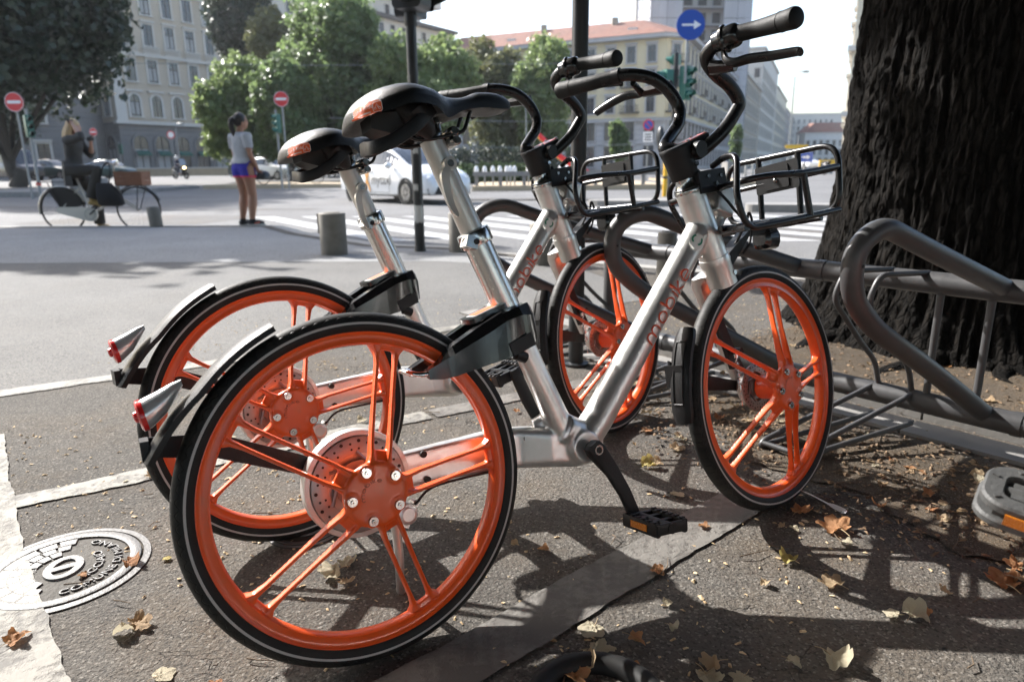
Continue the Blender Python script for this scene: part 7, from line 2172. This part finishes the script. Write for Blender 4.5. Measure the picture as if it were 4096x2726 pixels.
LEAVES = [
    (0.145, 1.097, 0.033, 5, 2.6, 1, 'pale cream leaf lying face down near the bottom centre, whole and veined'),
    (0.339, 1.0, 0.0321, 2, 1.49, 0, 'curled tan leaf near the bottom edge right of the cream one'),
    (0.322, 0.971, 0.0363, 1, 3.42, 1, 'flat torn beige leaf cut by the bottom edge of the picture'),
    (0.381, 0.967, 0.0293, 0, 2.32, 1, 'pale beige leaf at the bottom edge left of the long shadow'),
    (0.55, 1.01, 0.0365, 4, 3.79, 1, 'folded cream leaf in the wide shadow at the bottom right'),
    (0.475, 1.003, 0.0191, 3, 3.93, 1, 'small cream leaf left of the folded one in the wide shadow'),
    (0.65, 1.224, 0.0385, 2, 0.41, 0, 'crumpled tan leaf on the sunny ground right of the yellow leaf'),
    (0.597, 1.313, 0.0305, 4, 0.3, 3, 'yellowish green leaf standing on edge on the sunny ground'),
    (0.758, 1.443, 0.0537, 2, 0.08, 2, 'large crumpled orange leaf below the front wheel of the nearest bicycle'),
    (0.709, 1.53, 0.0379, 1, 5.26, 2, 'brown leaf right beside the plastic spoon'),
    (0.703, 1.484, 0.0128, 5, 1.63, 1, 'little pale oval leaf beneath the plastic spoon'),
    (0.661, 1.445, 0.0158, 4, 1.47, 1, 'small cream curled leaf left of the large orange leaf'),
    (0.998, 1.225, 0.0491, 1, 6.25, 2, 'orange brown crumpled leaf at the right edge of the picture'),
    (1.034, 1.239, 0.04, 2, 2.95, 0, 'tan leaf overlapping the orange one at the right edge'),
    (0.755, 1.124, 0.0321, 4, 5.25, 1, 'cream leaf with a curled tip on the right side sunny ground'),
    (0.782, 1.136, 0.0177, 3, 2.99, 2, 'small orange leaf end leaning on the cream leaf at the right'),
    (0.299, 1.282, 0.0214, 3, 4.01, 2, 'reddish brown curved leaf in the shadow right of the pedal'),
    (0.067, 1.365, 0.0191, 3, 0.95, 2, 'small rust coloured leaf left of the pedal on the ground'),
    (0.293, 1.1, 0.0168, 4, 3.99, 1, 'small cream leaf right of the veined one at the bottom centre'),
    (0.298, 1.17, 0.0148, 3, 5.45, 1, 'pale folded leaf scrap on the sunny wedge near the bottom centre'),
    (0.514, 1.237, 0.015, 4, 3.29, 0, 'little tan leaf left of the crumpled one in the sun'),
    (0.146, 1.039, 0.0369, 0, 4.66, 1, 'greyish beige torn leaf above the old tyre'),
    (0.115, 1.003, 0.0312, 4, 4.22, 0, 'pinkish tan leaf resting on the old tyre'),
    (0.159, 0.997, 0.0264, 5, 0.4, 1, 'long pale leaf across the old tyre'),
    (0.2, 0.984, 0.0287, 0, 4.76, 2, 'brown lobed leaf right of the old tyre'),
    (0.097, 0.975, 0.033, 6, 3.71, 2, 'dark orange lobed leaf on the old tyre at the bottom edge'),
    (-0.386, 1.285, 0.0434, 2, 1.89, 1, 'heap like crumpled cream leaf inside the lower part of the nearest rear wheel'),
    (-0.363, 1.32, 0.0323, 1, 0.19, 1, 'pale torn leaf behind the crumpled one inside the nearest rear wheel'),
    (-0.714, 1.12, 0.0374, 2, 5.44, 0, 'crumpled tan leaf left of the nearest rear wheel, below the manhole cover'),
    (-0.727, 1.104, 0.0258, 4, 2.97, 1, 'cream leaf strip beside the crumpled tan one left of the rear wheel'),
    (-0.841, 1.334, 0.0278, 4, 4.51, 2, 'tan leaf lying on the rim of the manhole cover'),
    (-0.603, 0.986, 0.0261, 5, 5.52, 1, 'pale leaf at the bottom left edge of the picture'),
    (-0.92, 1.286, 0.0131, 3, 4.48, 2, 'tiny pinkish leaf on the centre of the manhole cover'),
    (-0.914, 1.075, 0.033, 6, 5.78, 2, 'thin brown leaf on the white paint at the bottom left corner'),
    (-0.768, 1.352, 0.0136, 5, 2.48, 3, 'small green leaf touching the nearest rear tyre'),
    (0.491, 1.925, 0.0375, 1, 5.03, 0, 'tan leaf heap between the two front wheels'),
    (0.525, 2.002, 0.0286, 2, 2.79, 1, 'pale curled leaf on top of the heap between the front wheels'),
    (0.388, 1.803, 0.0315, 4, 5.88, 3, 'yellow brown curled leaf below the crank arm side'),
    (1.032, 1.484, 0.0255, 1, 5.52, 0, 'tan leaf in the dappled shade left of the worn grey pedal'),
    (0.752, 1.377, 0.0195, 3, 0.61, 1, 'small cream leaf in front of the large orange leaf')]
for x, y, s, k, rz, mi, lab in LEAVES:
    put_leaf(x, y, s, k, rz, (M_DRY, M_DRYP, M_DRYO, M_YEL)[mi], lab, (rng.uniform(-.15, .15), rng.uniform(-.15, .15)))
# smaller leaves strewn about: alike, only their places differ
gl = np.random.default_rng(77)
for i in range(170):
    if i < 110: p = R0 + RDIR * gl.uniform(-1.2, .9) + RNRM * gl.normal(-.22, .20)
    elif i < 130: p = R0 + RDIR * gl.uniform(-1.5, .9) + RNRM * gl.uniform(.4, 1.0)
    else: p = Vector((gl.uniform(-1.2, 1.6), gl.uniform(.75, 2.9), 0))
    if p.y < .62: continue
    put_leaf(p.x, p.y, gl.uniform(.010, .030), int(gl.integers(0, 7)), gl.uniform(0, 6.28), (M_DRY, M_DRYP, M_DRYO, M_DRY)[i % 4], 'small dry curled leaf lying among many like it around the rack and bicycles', (gl.uniform(-.3, .3), gl.uniform(-.3, .3)), .006, 'small dry leaves strewn on the ground')

def bits(name, label_kind, pts, smin, smax, m, seed, asp=3.2):
    """countless tiny chips and seeds lying on the ground: one object"""
    g = np.random.default_rng(seed); n = len(pts)
    P = np.array(pts); a = g.uniform(0, 2 * np.pi, n); s = g.uniform(smin, smax, n); w = s / g.uniform(1.6, asp, n); h = s * g.uniform(.06, .22, n)
    u = np.stack([np.cos(a), np.sin(a), g.normal(0, .18, n)], 1) * s[:, None] * .5; v = np.stack([-np.sin(a), np.cos(a), g.normal(0, .25, n)], 1) * w[:, None] * .5
    z = np.stack([np.zeros(n), np.zeros(n), h], 1)
    c = P + np.array([0, 0, .0012]) + z * .5
    V = np.stack([c - u * .8 - v, c + u * .8 - v * .7, c + u, c + u * .6 + v, c - u * .7 + v * .8, c + z * 1.2], 1).reshape(-1, 3)
    F = []
    for i in range(n):
        o = 6 * i; F += [(o, o + 1, o + 5), (o + 1, o + 2, o + 5), (o + 2, o + 3, o + 5), (o + 3, o + 4, o + 5), (o + 4, o, o + 5)]
    o = MB().add([tuple(p) for p in V], F).build(name, m, None, True, 20, fix=False)
    return tag(o, None, None, None, 'stuff')
def chipm(name, c0, c1):
    k = NT(name); g = k.N('ShaderNodeNewGeometry'); k.set(Base_Color=k.mix(g.outputs['Random Per Island'], c0, c1), Roughness=.8); return k.mat
g = np.random.default_rng(5)
pts = []
for i in range(6500):          # husks on the asphalt, clustered
    c = g.uniform((-1.9, .55), (2.0, 4.4)); q = mnoise.noise(Vector((c[0] * 1.9, c[1] * 1.9, 3.3))) + .35 * mnoise.noise(Vector((c[0] * 6, c[1] * 6, 1)))
    if q > .02 + g.uniform(-.15, .25): pts.append((c[0], c[1], 0))
bits('seed_husks', None, pts, .005, .017, chipm('pale_husks', (.30, .20, .10), (.66, .52, .32)), 8)
pts = []
for i in range(7500):          # chips and crumbs in the tree pit and under the rack
    t_, n_ = g.uniform(-1.3, 1.0), g.normal(-.30, .26)
    if i % 2 == 0: n_ = g.uniform(.33, 1.5); t_ = g.uniform(-2.1, 1.1)
    if n_ < -.70: continue
    p = R0 + RDIR * t_ + RNRM * n_
    if 0 < n_ < .32 and g.random() > .25: continue
    pts.append((p.x, p.y, .008 if n_ > .3 else .006))
bits('wood_chips', None, pts, .005, .024, chipm('wood_chips', (.045, .030, .018), (.26, .17, .095)), 9)
# twigs
tw = MB()
for i in range(120):
    p = R0 + RDIR * g.uniform(-1.3, .9) + RNRM * g.normal(-.25, .35) if i < 80 else Vector((g.uniform(-1.2, 1.6), g.uniform(.8, 2.6), 0))
    a = g.uniform(0, 6.28); L = g.uniform(.02, .085); e = Vector((math.cos(a), math.sin(a), 0)); s_ = Vector((-e.y, e.x, 0))
    z = Vector((0, 0, .008))
    tw.tube([p + z, p + e * L * .4 + s_ * g.uniform(-.008, .008) + z * g.uniform(.8, 1.6), p + e * L + s_ * g.uniform(-.012, .012) + z], [.0016, .0013, .0008], 5)
tag(tw.build('twigs', mat('twig_brown', (.12, .085, .055), .85, 0, .4, 20)), kind='stuff')
# plastic spoon, cigarette end, buried black tyre
t = thing('plastic_spoon', 'clear plastic spoon lying among the leaves below the front wheel of the nearest bicycle', 'spoon', (SPOON[0], SPOON[1], .02), R(-62))
k = NT('clear_plastic'); k.set(Base_Color=(.75, .78, .80), Roughness=.12, Transmission_Weight=.55, IOR=1.3)
MB().loft([[Vector((x, y, z + .006 * abs(y) / .008)) for y in (-w_, 0, w_)] for x, w_, z in ((-.07, .003, .004), (-.02, .0032, .006), (.03, .0035, .004), (.04, .008, .002), (.055, .012, -.002), (.070, .012, -.002), (.080, .006, .002))], False, False).build('body', k.mat, t)
t = thing('cigarette_end', 'orange and white cigarette end on the ground under the worn grey pedal', 'cigarette end', (CIG[0], CIG[1], .006), R(-50))
MB().tube([(-.012, 0, 0), (.006, 0, 0)], .0038, 12).build('filter', mat('cork_paper', (.70, .36, .12), .7), t); MB().tube([(.006, 0, 0), (.018, .001, 0)], [.0038, .0034], 12).build('paper_stub', mat('white_paper', (.7, .69, .66), .8), t)
t = thing('old_tyre', 'small black tyre half buried under dry leaves at the bottom edge', 'tyre', (TYRE[0], TYRE[1], 0), 0)
MB().lathe([(.10 + .021 * math.cos(a), .021 * math.sin(a)) for a in [2 * PI * i / 14 for i in range(14)]], 64, Matrix.Translation((0, 0, .004)), closed=True).build('casing', M_TYRE, t)
